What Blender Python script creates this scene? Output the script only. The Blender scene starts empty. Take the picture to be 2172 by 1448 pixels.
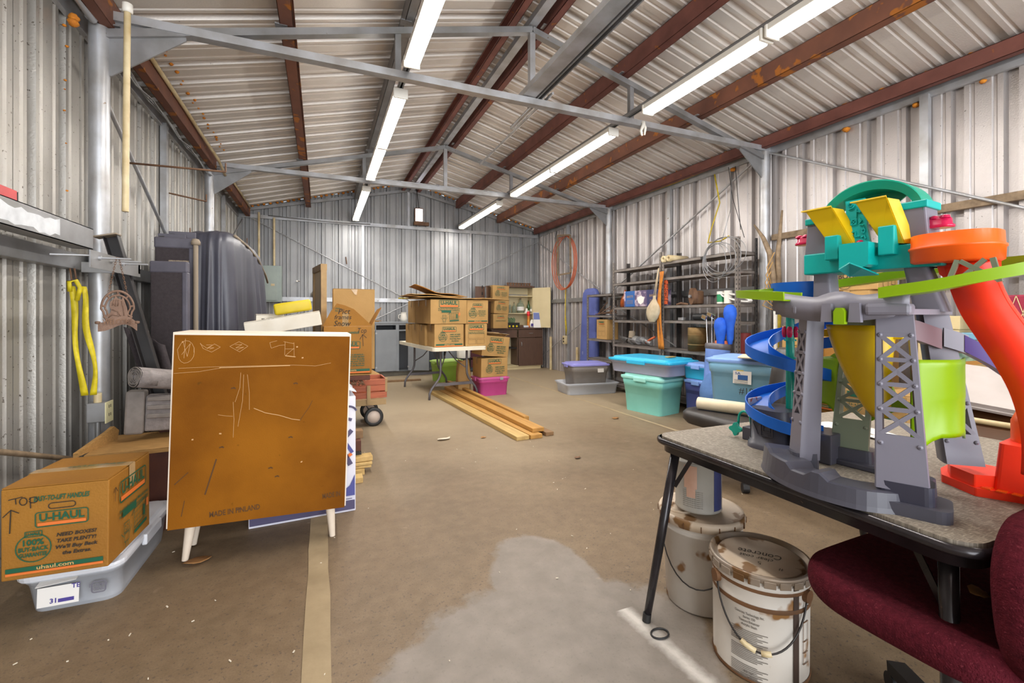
import bpy, bmesh, math, random
from mathutils import Vector, Matrix, Euler, noise
random.seed(7)
SC = bpy.context.scene
COL = SC.collection
PI = math.pi

# ---------------------------------------------------------------- camera, world, exposure
cam_d = bpy.data.cameras.new('camera')
cam = bpy.data.objects.new('camera', cam_d)
COL.objects.link(cam)
cam.location = (0, 0, 1.2)
cam.rotation_euler = (PI / 2, 0, -0.3996)
cam_d.sensor_width = 36.0
cam_d.lens = 957.7 / 2172 * 36.0
cam_d.shift_y = -(724 - 667) / 2172
cam_d.clip_start = 0.02
SC.camera = cam
SC.view_settings.view_transform = 'Standard'
SC.view_settings.look = 'None'
SC.view_settings.gamma = 1
SC.view_settings.use_curve_mapping = False
SC.view_settings.exposure = 0.58
w = bpy.data.worlds.new('world')
SC.world = w
w.use_nodes = True
w.node_tree.nodes['Background'].inputs[0].default_value = (0.86, 0.93, 1.0, 1)
w.node_tree.nodes['Background'].inputs[1].default_value = 1.0

def area(name, loc, sx, sy, power, col=(1, 1, 1), rot=(0, 0, 0)):
    d = bpy.data.lights.new(name, 'AREA'); d.shape = 'RECTANGLE'; d.size = sx; d.size_y = sy
    d.energy = power; d.color = col
    o = bpy.data.objects.new(name, d); COL.objects.link(o); o.location = loc; o.rotation_euler = rot
    return o

# ---------------------------------------------------------------- helpers
def lin(h):
    c = [int(h[i:i + 2], 16) / 255 for i in (0, 2, 4)]
    return tuple(x / 12.92 if x <= 0.04045 else ((x + 0.055) / 1.055) ** 2.4 for x in c) + (1,)

MATS = {}
def mat(name, col, rough=0.5, metal=0.0, col2=None, scale=8.0, detail=4, lo=0.35, hi=0.7, bump=0.0, bscale=None, stretch=None,
        spots=None, sscale=40, sth=0.62, alpha=None, trans=0.0, emit=None, es=0.0, spec=None, sub=0.0):
    """procedural principled material: two-tone noise, optional darker spots, optional fine relief"""
    m = bpy.data.materials.new(name); m.use_nodes = True; MATS[name] = m
    nt = m.node_tree; N = nt.nodes; L = nt.links; b = N['Principled BSDF']
    b.inputs['Base Color'].default_value = lin(col); b.inputs['Roughness'].default_value = rough; b.inputs['Metallic'].default_value = metal
    if spec is not None: b.inputs['Specular IOR Level'].default_value = spec
    tc = N.new('ShaderNodeTexCoord'); src = tc.outputs['Object']
    if stretch:
        mp = N.new('ShaderNodeMapping'); mp.inputs['Scale'].default_value = stretch; L.new(src, mp.inputs['Vector']); src = mp.outputs[0]
    out = None
    if col2:
        n = N.new('ShaderNodeTexNoise'); n.inputs['Scale'].default_value = scale; n.inputs['Detail'].default_value = detail; L.new(src, n.inputs['Vector'])
        r = N.new('ShaderNodeValToRGB'); r.color_ramp.elements[0].position = lo; r.color_ramp.elements[1].position = hi
        r.color_ramp.elements[0].color = lin(col); r.color_ramp.elements[1].color = lin(col2)
        L.new(n.outputs['Fac'], r.inputs[0]); out = r.outputs[0]
    if spots:
        n2 = N.new('ShaderNodeTexNoise'); n2.inputs['Scale'].default_value = sscale; n2.inputs['Detail'].default_value = 3; L.new(src, n2.inputs['Vector'])
        r2 = N.new('ShaderNodeValToRGB'); r2.color_ramp.elements[0].position = sth; r2.color_ramp.elements[1].position = sth + 0.04
        r2.color_ramp.elements[0].color = (0, 0, 0, 1); r2.color_ramp.elements[1].color = (1, 1, 1, 1); L.new(n2.outputs['Fac'], r2.inputs[0])
        mx = N.new('ShaderNodeMix'); mx.data_type = 'RGBA'; L.new(r2.outputs[0], mx.inputs[0])
        if out: L.new(out, mx.inputs[6])
        else: mx.inputs[6].default_value = lin(col)
        mx.inputs[7].default_value = lin(spots); out = mx.outputs[2]
    if out: L.new(out, b.inputs['Base Color'])
    if bump:
        nb = N.new('ShaderNodeTexNoise'); nb.inputs['Scale'].default_value = bscale or scale * 4; nb.inputs['Detail'].default_value = 3; L.new(src, nb.inputs['Vector'])
        bp = N.new('ShaderNodeBump'); bp.inputs['Strength'].default_value = bump; bp.inputs['Distance'].default_value = 0.01
        L.new(nb.outputs['Fac'], bp.inputs['Height']); L.new(bp.outputs[0], b.inputs['Normal'])
    if alpha is not None: b.inputs['Alpha'].default_value = alpha
    if trans: b.inputs['Transmission Weight'].default_value = trans
    if sub: b.inputs['Subsurface Weight'].default_value = sub
    if emit: b.inputs['Emission Color'].default_value = lin(emit); b.inputs['Emission Strength'].default_value = es
    return m

class MB:
    """collects shapes and links them as ONE mesh object"""
    def __init__(s): s.v = []; s.f = []; s.m = []; s.s = []; s.cur = 0
    def add(s, vs, fs, smooth=False, M=None):
        b = len(s.v)
        s.v += [tuple(M @ Vector(p)) if M else tuple(p) for p in vs]
        s.f += [tuple(i + b for i in f) for f in fs]; s.m += [s.cur] * len(fs); s.s += [smooth] * len(fs)
        return s
    def use(s, i): s.cur = i; return s
    def box(s, c, d, rot=None, bev=0.0, M=None):
        x, y, z = d[0] / 2, d[1] / 2, d[2] / 2
        R = Matrix.Translation(c) @ (Euler(rot).to_matrix().to_4x4() if rot else Matrix())
        if M: R = M @ R
        if bev <= 0:
            vs = [(-x, -y, -z), (x, -y, -z), (x, y, -z), (-x, y, -z), (-x, -y, z), (x, -y, z), (x, y, z), (-x, y, z)]
            return s.add(vs, [(0, 3, 2, 1), (4, 5, 6, 7), (0, 1, 5, 4), (1, 2, 6, 5), (2, 3, 7, 6), (3, 0, 4, 7)], False, R)
        bm = bmesh.new(); bmesh.ops.create_cube(bm, size=1.0)
        for v in bm.verts: v.co = Vector((v.co.x * d[0], v.co.y * d[1], v.co.z * d[2]))
        bmesh.ops.bevel(bm, geom=bm.edges[:], offset=min(bev, min(d) * 0.45), segments=2, affect='EDGES', profile=0.5)
        bm.verts.index_update()
        s.add([v.co[:] for v in bm.verts], [tuple(v.index for v in f.verts) for f in bm.faces], bev > 0.012, R); bm.free()
        return s
    def span(s, a, b, bev=0.0, M=None):
        return s.box([(a[i] + b[i]) / 2 for i in range(3)], [abs(b[i] - a[i]) for i in range(3)], None, bev, M)
    def cyl(s, p0, p1, r0, r1=None, n=12, cap=True, smooth=True, M=None):
        r1 = r0 if r1 is None else r1
        p0, p1 = Vector(p0), Vector(p1); q = (p1 - p0).to_track_quat('Z', 'Y').to_matrix()
        vs = []
        for p, r in ((p0, r0), (p1, r1)):
            for i in range(n):
                a = 2 * PI * i / n; vs.append(p + q @ Vector((math.cos(a) * r, math.sin(a) * r, 0)))
        fs = [(i, (i + 1) % n, n + (i + 1) % n, n + i) for i in range(n)]
        s.add(vs, fs, smooth, M)
        if cap: s.add(vs, [tuple(range(n))[::-1], tuple(range(n, 2 * n))], False, M)
        return s
    def bar(s, p0, p1, w, h, M=None, up=(0, 0, 1)):
        """rectangular bar from p0 to p1; w across, h along up"""
        p0, p1, up = Vector(p0), Vector(p1), Vector(up); d = (p1 - p0).normalized(); x = d.cross(up)
        if x.length < 1e-4: x = Vector((1, 0, 0))
        x.normalize(); u = x.cross(d)
        vs = [p + x * a * w / 2 + u * b * h / 2 for p in (p0, p1) for a, b in ((-1, -1), (1, -1), (1, 1), (-1, 1))]
        return s.add(vs, [(3, 2, 1, 0), (4, 5, 6, 7), (0, 1, 5, 4), (1, 2, 6, 5), (2, 3, 7, 6), (3, 0, 4, 7)], False, M)
    def tube(s, path, r, n=8, closed=False, M=None, smooth=True):
        P = [Vector(p) for p in path]; k = len(P); R = r if isinstance(r, (list, tuple)) else [r] * k
        vs = []; up = None
        for i, p in enumerate(P):
            a = P[(i - 1) % k] if (closed or i) else P[0]; b = P[(i + 1) % k] if (closed or i < k - 1) else P[-1]
            t = (b - a).normalized()
            if up is None:
                up = Vector((0, 0, 1)) if abs(t.z) < 0.9 else Vector((1, 0, 0))
            x = t.cross(up); x = x.normalized() if x.length > 1e-5 else Vector((1, 0, 0)); up = x.cross(t).normalized()
            for j in range(n):
                an = 2 * PI * j / n; vs.append(p + x * math.cos(an) * R[i] + up * math.sin(an) * R[i])
        fs = []
        for i in range(k if closed else k - 1):
            for j in range(n):
                a, b = i * n + j, i * n + (j + 1) % n; c, d = ((i + 1) % k) * n + (j + 1) % n, ((i + 1) % k) * n + j
                fs.append((a, b, c, d))
        if not closed: fs += [tuple(range(n))[::-1], tuple(range((k - 1) * n, k * n))]
        return s.add(vs, fs, smooth, M)
    def lathe(s, prof, c=(0, 0, 0), n=24, M=None, smooth=True, sx=1, sy=1):
        k = len(prof)
        vs = [(c[0] + r * math.cos(2 * PI * j / n) * sx, c[1] + r * math.sin(2 * PI * j / n) * sy, c[2] + z) for r, z in prof for j in range(n)]
        fs = [(i * n + j, i * n + (j + 1) % n, (i + 1) * n + (j + 1) % n, (i + 1) * n + j) for i in range(k - 1) for j in range(n)]
        return s.add(vs, fs, smooth, M)
    def prism(s, poly, h, M=None, smooth=False):
        """outline in xy (counter-clockwise) raised from z=0 to h"""
        n = len(poly)
        vs = [(x, y, 0) for x, y in poly] + [(x, y, h) for x, y in poly]
        fs = [(i, (i + 1) % n, n + (i + 1) % n, n + i) for i in range(n)]
        s.add(vs, fs, smooth, M); s.add(vs, [tuple(range(n))[::-1], tuple(range(n, 2 * n))], False, M)
        return s
    def strip(s, a, b, smooth=False, M=None):
        n = len(a); return s.add(list(a) + list(b), [(i, i + 1, n + i + 1, n + i) for i in range(n - 1)], smooth, M)
    def grid(s, rows, smooth=True, closed=False, M=None):
        n = len(rows[0]); vs = [p for r in rows for p in r]; fs = []
        for i in range(len(rows) - 1):
            for j in range(n if closed else n - 1):
                fs.append((i * n + j, i * n + (j + 1) % n, (i + 1) * n + (j + 1) % n, (i + 1) * n + j))
        return s.add(vs, fs, smooth, M)
    def build(s, name, mats, parent=None, mods=None):
        me = bpy.data.meshes.new(name); me.from_pydata(s.v, [], s.f)
        for m in (mats if isinstance(mats, (list, tuple)) else [mats]): me.materials.append(MATS[m] if isinstance(m, str) else m)
        me.polygons.foreach_set('material_index', s.m); me.polygons.foreach_set('use_smooth', s.s)
        me.update()
        o = bpy.data.objects.new(name, me); COL.objects.link(o)
        if parent: o.parent = parent
        return o

def tag(o, label=None, cat=None, group=None, kind=None):
    if label: o['label'] = label
    if cat: o['category'] = cat
    if group: o['group'] = group
    if kind: o['kind'] = kind
    return o
def thing(name, label, cat, loc=(0, 0, 0), rz=0.0, group=None, rot=None):
    o = bpy.data.objects.new(name, None); COL.objects.link(o); o.empty_display_size = 0.1
    o.location = loc; o.rotation_euler = rot if rot else (0, 0, rz)
    return tag(o, label, cat, group)
def dup(root, loc, rz=None, label=None, group=None, rot=None):
    r = root.copy(); COL.objects.link(r); r.location = loc
    if rz is not None: r.rotation_euler = (0, 0, rz)
    if rot is not None: r.rotation_euler = rot
    if label: r['label'] = label
    if group: r['group'] = group
    for ch in list(root.children):
        c = ch.copy(); COL.objects.link(c); c.parent = r
        for g in list(ch.children):
            d = g.copy(); COL.objects.link(d); d.parent = c
    return r
def solid(o, t, off=-1):
    m = o.modifiers.new('solid', 'SOLIDIFY'); m.thickness = t; m.offset = off; return o
def bevel(o, wd, seg=2):
    m = o.modifiers.new('bevel', 'BEVEL'); m.width = wd; m.segments = seg; m.limit_method = 'ANGLE'; return o
def subsurf(o, l=1):
    m = o.modifiers.new('sub', 'SUBSURF'); m.levels = l; m.render_levels = l; return o
def rrect(w, d, r, n=4, cx=0, cy=0):
    pts = []
    for sx, sy, a0 in ((1, 1, 0), (-1, 1, 90), (-1, -1, 180), (1, -1, 270)):
        for i in range(n + 1):
            a = math.radians(a0 + 90 * i / n)
            pts.append((cx + sx * (w / 2 - r) + r * math.cos(a), cy + sy * (d / 2 - r) + r * math.sin(a)))
    return pts
_tc = {}
def text_geo(s, bold=0.0, shear=0.0):
    k = (s, bold, shear)
    if k not in _tc:
        c = bpy.data.curves.new('t', 'FONT'); c.body = s; c.align_x = 'CENTER'; c.align_y = 'CENTER'; c.offset = bold; c.shear = shear; c.resolution_u = 2
        o = bpy.data.objects.new('t', c); COL.objects.link(o); bpy.context.view_layer.update()
        me = bpy.data.meshes.new_from_object(o.evaluated_get(bpy.context.evaluated_depsgraph_get()))
        _tc[k] = ([v.co.copy() for v in me.vertices], [tuple(p.vertices) for p in me.polygons])
        bpy.data.objects.remove(o); bpy.data.curves.remove(c); bpy.data.meshes.remove(me)
    return _tc[k]
def face_M(c, nrm, up=(0, 0, 1)):
    """matrix whose xy plane lies on a face at c with outward normal nrm"""
    n = Vector(nrm).normalized(); u = Vector(up); u = (u - n * u.dot(n)).normalized(); x = u.cross(n)
    return Matrix(((x.x, u.x, n.x, c[0]), (x.y, u.y, n.y, c[1]), (x.z, u.z, n.z, c[2]), (0, 0, 0, 1)))
def text(mb, s, x, y, h, M, wid=None, bold=0.015, shear=0.0, z=0.0012, rot=0.0, flipx=False):
    vs, fs = text_geo(s, bold, shear)
    if not vs: return
    xs = [v.x for v in vs]; ys = [v.y for v in vs]; W = max(xs) - min(xs); Hh = max(ys) - min(ys)
    ky = h / 0.72; kx = wid / W if wid else ky
    cx = (max(xs) + min(xs)) / 2; cy = 0.0
    ca, sa = math.cos(rot), math.sin(rot)
    out = []
    for v in vs:
        a, b = (v.x - cx) * kx, (v.y - cy) * ky
        out.append((x + a * ca - b * sa, y + a * sa + b * ca, z))
    mb.add(out, fs, False, M)
def rect(mb, x, y, w, h, M, z=0.001, rot=0):
    ca, sa = math.cos(rot), math.sin(rot)
    mb.add([(x + a * ca - b * sa, y + a * sa + b * ca, z) for a, b in ((-w / 2, -h / 2), (w / 2, -h / 2), (w / 2, h / 2), (-w / 2, h / 2))], [(0, 1, 2, 3)], False, M)
def ring(mb, x, y, w, h, r, t, M, z=0.001, n=4):
    o = rrect(w, h, r, n, x, y); i = rrect(w - 2 * t, h - 2 * t, max(r - t, 0.001), n, x, y); k = len(o)
    mb.add([(a, b, z) for a, b in o] + [(a, b, z) for a, b in i], [(j, (j + 1) % k, k + (j + 1) % k, k + j) for j in range(k)], False, M)
def line(mb, pts, t, M, z=0.0011):
    for (x0, y0), (x1, y1) in zip(pts, pts[1:]):
        l = math.hypot(x1 - x0, y1 - y0)
        if l > 1e-6: rect(mb, (x0 + x1) / 2, (y0 + y1) / 2, l + t * .6, t, M, z, math.atan2(y1 - y0, x1 - x0))
def arc(cx, cy, rx, ry, a0, a1, n=16):
    return [(cx + rx * math.cos(math.radians(a0 + (a1 - a0) * i / n)), cy + ry * math.sin(math.radians(a0 + (a1 - a0) * i / n))) for i in range(n + 1)]
# ---------------------------------------------------------------- materials of the building
def galv(name, c1, c2, metal=0.55, rough=0.42, spots='6a6560', sscale=60, sth=0.7):
    return mat(name, c1, rough, metal, c2, 2.2, 6, 0.3, 0.72, 0.12, 90, None, spots, sscale, sth)
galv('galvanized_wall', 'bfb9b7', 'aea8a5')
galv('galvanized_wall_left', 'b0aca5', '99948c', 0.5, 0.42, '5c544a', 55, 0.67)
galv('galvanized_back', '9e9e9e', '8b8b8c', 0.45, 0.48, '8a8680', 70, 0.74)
galv('roof_steel', 'e0d9d2', 'd0c8c0', 0.4, 0.45, '8a7a6c', 30, 0.75)
mat('grey_steel', '9c9c9e', 0.42, 0.5, '83827f', 5, bump=0.05, spots='6d5a48', sscale=22, sth=0.72)
mat('light_steel', 'b9bbbf', 0.38, 0.5, '9d9a97', 6, spots='7d6a55', sscale=18, sth=0.74)
mat('red_oxide', '7d4c42', 0.6, 0.1, '643a32', 5, 5, spots='9a5a22', sscale=9, sth=0.66)
mat('red_oxide_rusty', '7c4f3c', 0.65, 0.1, '5e3c31', 3, 5, spots='a5631f', sscale=6, sth=0.58)
mat('spray_foam', 'd58a22', 0.8, 0, 'a85a12', 20, bump=0.6, bscale=60)
mat('white_enamel', 'e8e4da', 0.35)
mat('pvc_cream', 'd2c19a', 0.45, 0, 'b29a6c', 8)
mat('weathered_wood_strip', '8f7a60', 0.7, 0, '6f5c46', 20)
mat('yellow_cord', 'cdb31c', 0.5, 0, 'a8901a', 20)
mat('black_rubber', '1d1c1c', 0.55)
mat('rust_brown', '7b5a40', 0.7, 0.1, '5d4130', 14)
mat('tube_glow', 'fffaf0', 0.4, emit='fffaf2', es=15.0)
mat('tube_plain', 'f2efe6', 0.3)

# floor
def floor_material():
    m = bpy.data.materials.new('concrete_floor'); m.use_nodes = True; MATS['concrete_floor'] = m
    nt = m.node_tree; N = nt.nodes; L = nt.links; b = N['Principled BSDF']; b.inputs['Roughness'].default_value = 0.62
    tc = N.new('ShaderNodeTexCoord'); src = tc.outputs['Object']
    def noise_(sc, det=5, rough=0.55):
        n = N.new('ShaderNodeTexNoise'); n.inputs['Scale'].default_value = sc; n.inputs['Detail'].default_value = det; n.inputs['Roughness'].default_value = rough
        L.new(src, n.inputs['Vector']); return n
    def ramp(fac, stops):
        r = N.new('ShaderNodeValToRGB'); e = r.color_ramp.elements
        while len(e) < len(stops): e.new(0.5)
        for i, (p, c) in enumerate(stops): e[i].position = p; e[i].color = c if not isinstance(c, str) else lin(c)
        L.new(fac, r.inputs[0]); return r.outputs[0]
    def mix(f, a, c):
        x = N.new('ShaderNodeMix'); x.data_type = 'RGBA'
        if isinstance(f, float): x.inputs[0].default_value = f
        else: L.new(f, x.inputs[0])
        for i, v in ((6, a), (7, c)):
            if isinstance(v, str): x.inputs[i].default_value = lin(v)
            else: L.new(v, x.inputs[i])
        return x.outputs[2]
    def math_(op, a, c=None):
        x = N.new('ShaderNodeMath'); x.operation = op
        for i, v in ((0, a), (1, c)):
            if v is None: continue
            if isinstance(v, (int, float)): x.inputs[i].default_value = v
            else: L.new(v, x.inputs[i])
        return x.outputs[0]
    W, K = (1, 1, 1, 1), (0, 0, 0, 1)
    base = ramp(noise_(1.1, 7).outputs['Fac'], [(0.3, '62503a'), (0.5, '705b43'), (0.72, '806b50')])
    fine = ramp(noise_(14, 5).outputs['Fac'], [(0.35, '66563f'), (0.65, '86735a')])
    c = mix(0.35, base, fine)
    # slab colour goes paler towards the far end
    sep = N.new('ShaderNodeSeparateXYZ'); L.new(src, sep.inputs[0])
    far = ramp(math_('ADD', math_('MULTIPLY', sep.outputs[1], 0.13), math_('MULTIPLY', noise_(0.9, 6).outputs['Fac'], 0.5)), [(0.62, K), (1.0, W)])
    c = mix(math_('MULTIPLY', far, 0.75), c, 'b3a184')
    c = mix(ramp(noise_(170, 2).outputs['Fac'], [(0.35, (.28, .28, .28, 1)), (0.65, K)]), c, '4a3d2c')
    # worn pale patch where the coating has gone, its own ragged outline
    wob = noise_(2.6, 8, 0.62)
    def blob(cx, cy, rx, ry):
        dx = math_('DIVIDE', math_('SUBTRACT', sep.outputs[0], cx), rx); dy = math_('DIVIDE', math_('SUBTRACT', sep.outputs[1], cy), ry)
        return math_('ADD', math_('MULTIPLY', dx, dx), math_('MULTIPLY', dy, dy))
    d = math_('MINIMUM', blob(0.80, 1.42, 0.66, 0.44), blob(0.95, 1.78, 0.26, 0.48))
    d = math_('MINIMUM', d, blob(0.6, 1.0, 0.55, 0.5))
    d = math_('ADD', d, math_('MULTIPLY', math_('SUBTRACT', wob.outputs['Fac'], 0.5), 1.5))
    patch = ramp(d, [(0.84, W), (0.99, K)])
    c = mix(math_('MULTIPLY', patch, 0.85), c, ramp(noise_(9, 6).outputs['Fac'], [(0.35, '776f66'), (0.7, '877e75')]))
    # dark pits
    pit = ramp(noise_(70, 3, 0.6).outputs['Fac'], [(0.60, K), (0.64, W)])
    near = ramp(math_('ADD', math_('MULTIPLY', sep.outputs[1], 0.2), 0.0), [(0.3, W), (0.85, K)])
    pit = math_('MULTIPLY', pit, math_('MULTIPLY', near, math_('SUBTRACT', 1.0, math_('MULTIPLY', patch, 0.8))))
    c = mix(math_('MULTIPLY', pit, 0.75), c, '463d35')
    st = ramp(noise_(0.55, 4).outputs['Fac'], [(0.55, K), (0.72, W)])
    c = mix(math_('MULTIPLY', st, 0.35), c, '645241')
    pale = ramp(noise_(5.5, 3).outputs['Fac'], [(0.7, K), (0.76, W)])
    c = mix(math_('MULTIPLY', pale, 0.5), c, 'a5947f')
    # streak of leaked light painted into the slab colour
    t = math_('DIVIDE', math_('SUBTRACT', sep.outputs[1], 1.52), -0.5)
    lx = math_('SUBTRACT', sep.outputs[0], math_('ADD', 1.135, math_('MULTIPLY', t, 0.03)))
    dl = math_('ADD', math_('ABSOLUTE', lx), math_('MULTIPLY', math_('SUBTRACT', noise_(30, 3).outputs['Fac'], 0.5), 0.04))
    leak_streak = ramp(math_('MULTIPLY', dl, 20), [(0.05, W), (0.9, K)])
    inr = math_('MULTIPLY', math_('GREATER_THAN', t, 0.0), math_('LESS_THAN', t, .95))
    c = mix(math_('MULTIPLY', math_('MULTIPLY', leak_streak, inr), 0.6), c, 'e2dbd2')
    L.new(c, b.inputs['Base Color'])
    bp = N.new('ShaderNodeBump'); bp.inputs['Strength'].default_value = 0.25; bp.inputs['Distance'].default_value = 0.004
    L.new(noise_(60, 4).outputs['Fac'], bp.inputs['Height']); L.new(bp.outputs[0], b.inputs['Normal'])
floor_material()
mat('joint_filler', '988566', 0.75, 0, '857356', 7, 6, bump=0.2, bscale=40)
mat('joint_pale', 'b09c7c', 0.75, 0, 'a08c6c', 5, 6)

XL, XR, YB, YF = -1.40, 4.68, 9.47, -3.4        # inner faces of the sheeting
RX, RZ, RK = 1.698, 3.93, 0.26                    # ridge line, underside of roof sheets, slope
def roof_z(x): return RZ - RK * abs(x - RX)
T1, T2 = 3.58, 6.57
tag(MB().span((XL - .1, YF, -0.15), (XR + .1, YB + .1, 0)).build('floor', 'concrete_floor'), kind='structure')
def floor_strip(name, x0, x1, m, y0=YF, y1=YB - .2):
    b = MB(); n = 60
    lo = [(x0 + random.uniform(-.004, .004), y0 + (y1 - y0) * i / n, 0.0025) for i in range(n + 1)]
    hi = [(x1 + random.uniform(-.004, .004), p[1], 0.0025) for p in lo]
    b.strip(hi, lo)
    tag(b.build(name, m), kind='structure')
floor_strip('trim_1', -0.058, 0.033, 'joint_filler')
floor_strip('trim_2', 3.36, 3.40, 'joint_pale', 1.0)

# corrugated sheets: one sheet is 0.915 wide with three ribs standing out of the room
def sheet_profile():
    P = []
    for k in range(3):
        o = k * 0.305
        P += [(o, 0), (o + .048, 0), (o + .057, -.011), (o + .071, -.011), (o + .080, 0), (o + .112, 0), (o + .124, -.046), (o + .181, -.046), (o + .193, 0),
              (o + .225, 0), (o + .234, -.011), (o + .248, -.011), (o + .257, 0)]
    return P + [(0.915 + .01, 0)]
PROF = sheet_profile()
def wall(name, origin, along, inward, length, zt, m, skin_m):
    """origin: floor corner; along: unit vector; inward: unit vector into the room; zt(distance) -> top"""
    o, a, n = Vector(origin), Vector(along), Vector(inward)
    ns = math.ceil(length / 0.915)
    b = MB()
    for s0, s1 in [(i * length / 20, (i + 1) * length / 20) for i in range(20)]:
        q = [o + a * s0 - n * .075, o + a * s1 - n * .075]
        q2 = [p - n * .02 for p in q]
        vs = [q[0], q[1], q[1] + Vector((0, 0, zt(s1))), q[0] + Vector((0, 0, zt(s0)))] + [q2[0], q2[1], q2[1] + Vector((0, 0, zt(s1))), q2[0] + Vector((0, 0, zt(s0)))]
        b.add(vs, [(0, 1, 2, 3), (7, 6, 5, 4), (3, 2, 6, 7)])
    root = tag(b.build(name, skin_m), kind='structure')
    flip = a.cross(Vector((0, 0, 1))).dot(n) < 0
    for k in range(ns):
        lo = []; hi = []
        for (s, dpt) in PROF:
            t = min(k * 0.915 + s, length)
            p = o + a * t + n * (dpt + (0.0015 if k % 2 else 0))
            lo.append(p + Vector((0, 0, 0.002))); hi.append(p + Vector((0, 0, zt(t))))
        w_ = MB()
        (w_.strip(lo, hi) if not flip else w_.strip(hi, lo))
        w_.build('wall_panel', m, root)
    return root
def eave(d): return roof_z(XL) + 0.0
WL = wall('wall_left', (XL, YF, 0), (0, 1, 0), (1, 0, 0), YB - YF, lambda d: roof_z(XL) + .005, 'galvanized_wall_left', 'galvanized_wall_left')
WR = wall('wall_right', (XR, YF, 0), (0, 1, 0), (-1, 0, 0), YB - YF, lambda d: roof_z(XR) + .005, 'galvanized_wall', 'galvanized_wall')
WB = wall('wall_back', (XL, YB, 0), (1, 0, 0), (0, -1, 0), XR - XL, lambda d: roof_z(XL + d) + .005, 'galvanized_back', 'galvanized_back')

# roof: outer skin and corrugated sheets on both slopes
bs = MB()
for sg in (-1, 1):
    xe = XL - .1 if sg < 0 else XR + .1
    for dz in (0.065, 0.085):
        q = [(RX, YF, RZ + dz), (RX, YB + .1, RZ + dz), (xe, YB + .1, roof_z(xe) + dz), (xe, YF, roof_z(xe) + dz)]
        bs.add(q, [(0, 1, 2, 3)])
CE = tag(bs.build('ceiling', 'roof_steel'), kind='structure')
for sg in (-1, 1):
    xe = XL - .02 if sg < 0 else XR + .02
    for k in range(math.ceil((YB - YF) / 0.915)):
        a = []; c = []
        for (s, dpt) in PROF:
            y = min(YF + k * 0.915 + s, YB); z = -dpt + (0.003 if k % 2 else 0)
            a.append((RX, y, RZ + z)); c.append((xe, y, roof_z(xe) + z))
        w_ = MB(); (w_.strip(a, c) if sg > 0 else w_.strip(c, a)); w_.build('roof_panel', 'roof_steel', CE)

# purlins: cold-formed channels lying along the building
def channel(mb, x, y0, y1, zt, h, wd, lip, sg, t=0.004):
    """C channel with open side towards sg*x, top at zt"""
    mb.span((x, y0, zt - h), (x + sg * t, y1, zt))
    mb.span((x, y0, zt - t), (x + sg * wd, y1, zt)); mb.span((x, y0, zt - h), (x + sg * wd, y1, zt - h + t))
    mb.span((x + sg * (wd - t), y0, zt - lip), (x + sg * wd, y1, zt)); mb.span((x + sg * (wd - t), y0, zt - h), (x + sg * wd, y1, zt - h + lip))
def purlin(x, sg, label, m, h=0.15, wd=0.065, drop=0.012):
    y0 = YF + .02; y1 = YB - .07
    t = thing('purlin', label, 'purlin', (x, y0, 0))
    b = MB(); channel(b, 0, 0, y1 - y0, min(roof_z(x), roof_z(x + sg * wd)) - drop, h, wd, 0.018, sg); b.build('channel', m, t)
    for yy in (T1, T2):
        MB().span((-.03 * sg, yy - y0 - .035, roof_z(x) - h - .014), (.05 * sg, yy - y0 + .035, roof_z(x) - h - .006)).build('weld_clip', 'grey_steel', t)
    return t
purlin(-1.19, -1, 'rusty eave channel running along the top of the left wall', 'red_oxide_rusty', 0.17)
purlin(-0.27, 1, 'red-brown roof purlin between the left eave and the grey purlin', 'red_oxide_rusty', 0.17, 0.09)
purlin(0.60, 1, 'grey painted roof purlin above the left row of tube lights', 'grey_steel', 0.15, 0.07)
purlin(1.58, -1, 'red-brown ridge purlin on the left slope beside the grey ridge tube', 'red_oxide', 0.13)
purlin(1.83, 1, 'red-brown ridge purlin on the right slope beside the grey ridge tube', 'red_oxide', 0.13)
purlin(2.66, 1, 'red-brown roof purlin on right slope, nearer the ridge', 'red_oxide', 0.16, 0.08)
purlin(3.60, 1, 'red-brown rust-spotted roof purlin on the right slope, the lower one, right of the lights', 'red_oxide_rusty', 0.16, 0.08)
purlin(4.51, 1, 'red-brown eave channel along the top of the right wall', 'red_oxide', 0.12)
rb = MB(); rb.bar((0, 0, 0), (0, YB - YF - .1, 0), 0.075, 0.06)
o = rb.build('ridge_tube', 'light_steel'); o.location = (RX, YF + .03, 3.745)
tag(o, 'grey square ridge tube running between the two middle red-brown purlins', 'beam')

# trusses of square tube across the building
def truss(y, label):
    t = thing('roof_truss', label, 'truss', (RX, y, 3.03))
    hw = RX - XL - .14
    MB().span((-hw, -.035, 0), (hw, .035, .055)).build('bottom_chord', 'light_steel', t)
    for sg in (-1, 1):
        b = MB(); b.bar((0, 0, 0.655), (sg * hw, 0, 0.655 - RK * hw + 0.02), .06, .05); b.build('rafter', 'grey_steel', t)
    MB().span((-.025, -.025, .055), (.025, .025, .66)).build('king_post', 'light_steel', t)
    for x in (-1.15, 1.06):
        MB().span((x - .022, -.022, .055), (x + .022, .022, .655 - RK * abs(x))).build('web_post', 'grey_steel', t)
    for sg in (-1, 1):
        g = MB(); M = Matrix(((sg, 0, 0, sg * -hw), (0, 0, 1, -.006), (0, 1, 0, 0), (0, 0, 0, 1)))
        poly = [(0, .02), (0, -.34), (.05, -.34), (.44, -.03), (.44, .02)]
        g.prism(poly, .012, M); g.build('gusset_plate', 'grey_steel', t)
    return t
truss(T1, 'nearest grey tube roof truss, its bottom chord crossing the upper left of the view')
truss(T2, 'second grey tube roof truss, further back, above the folding table')
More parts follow.
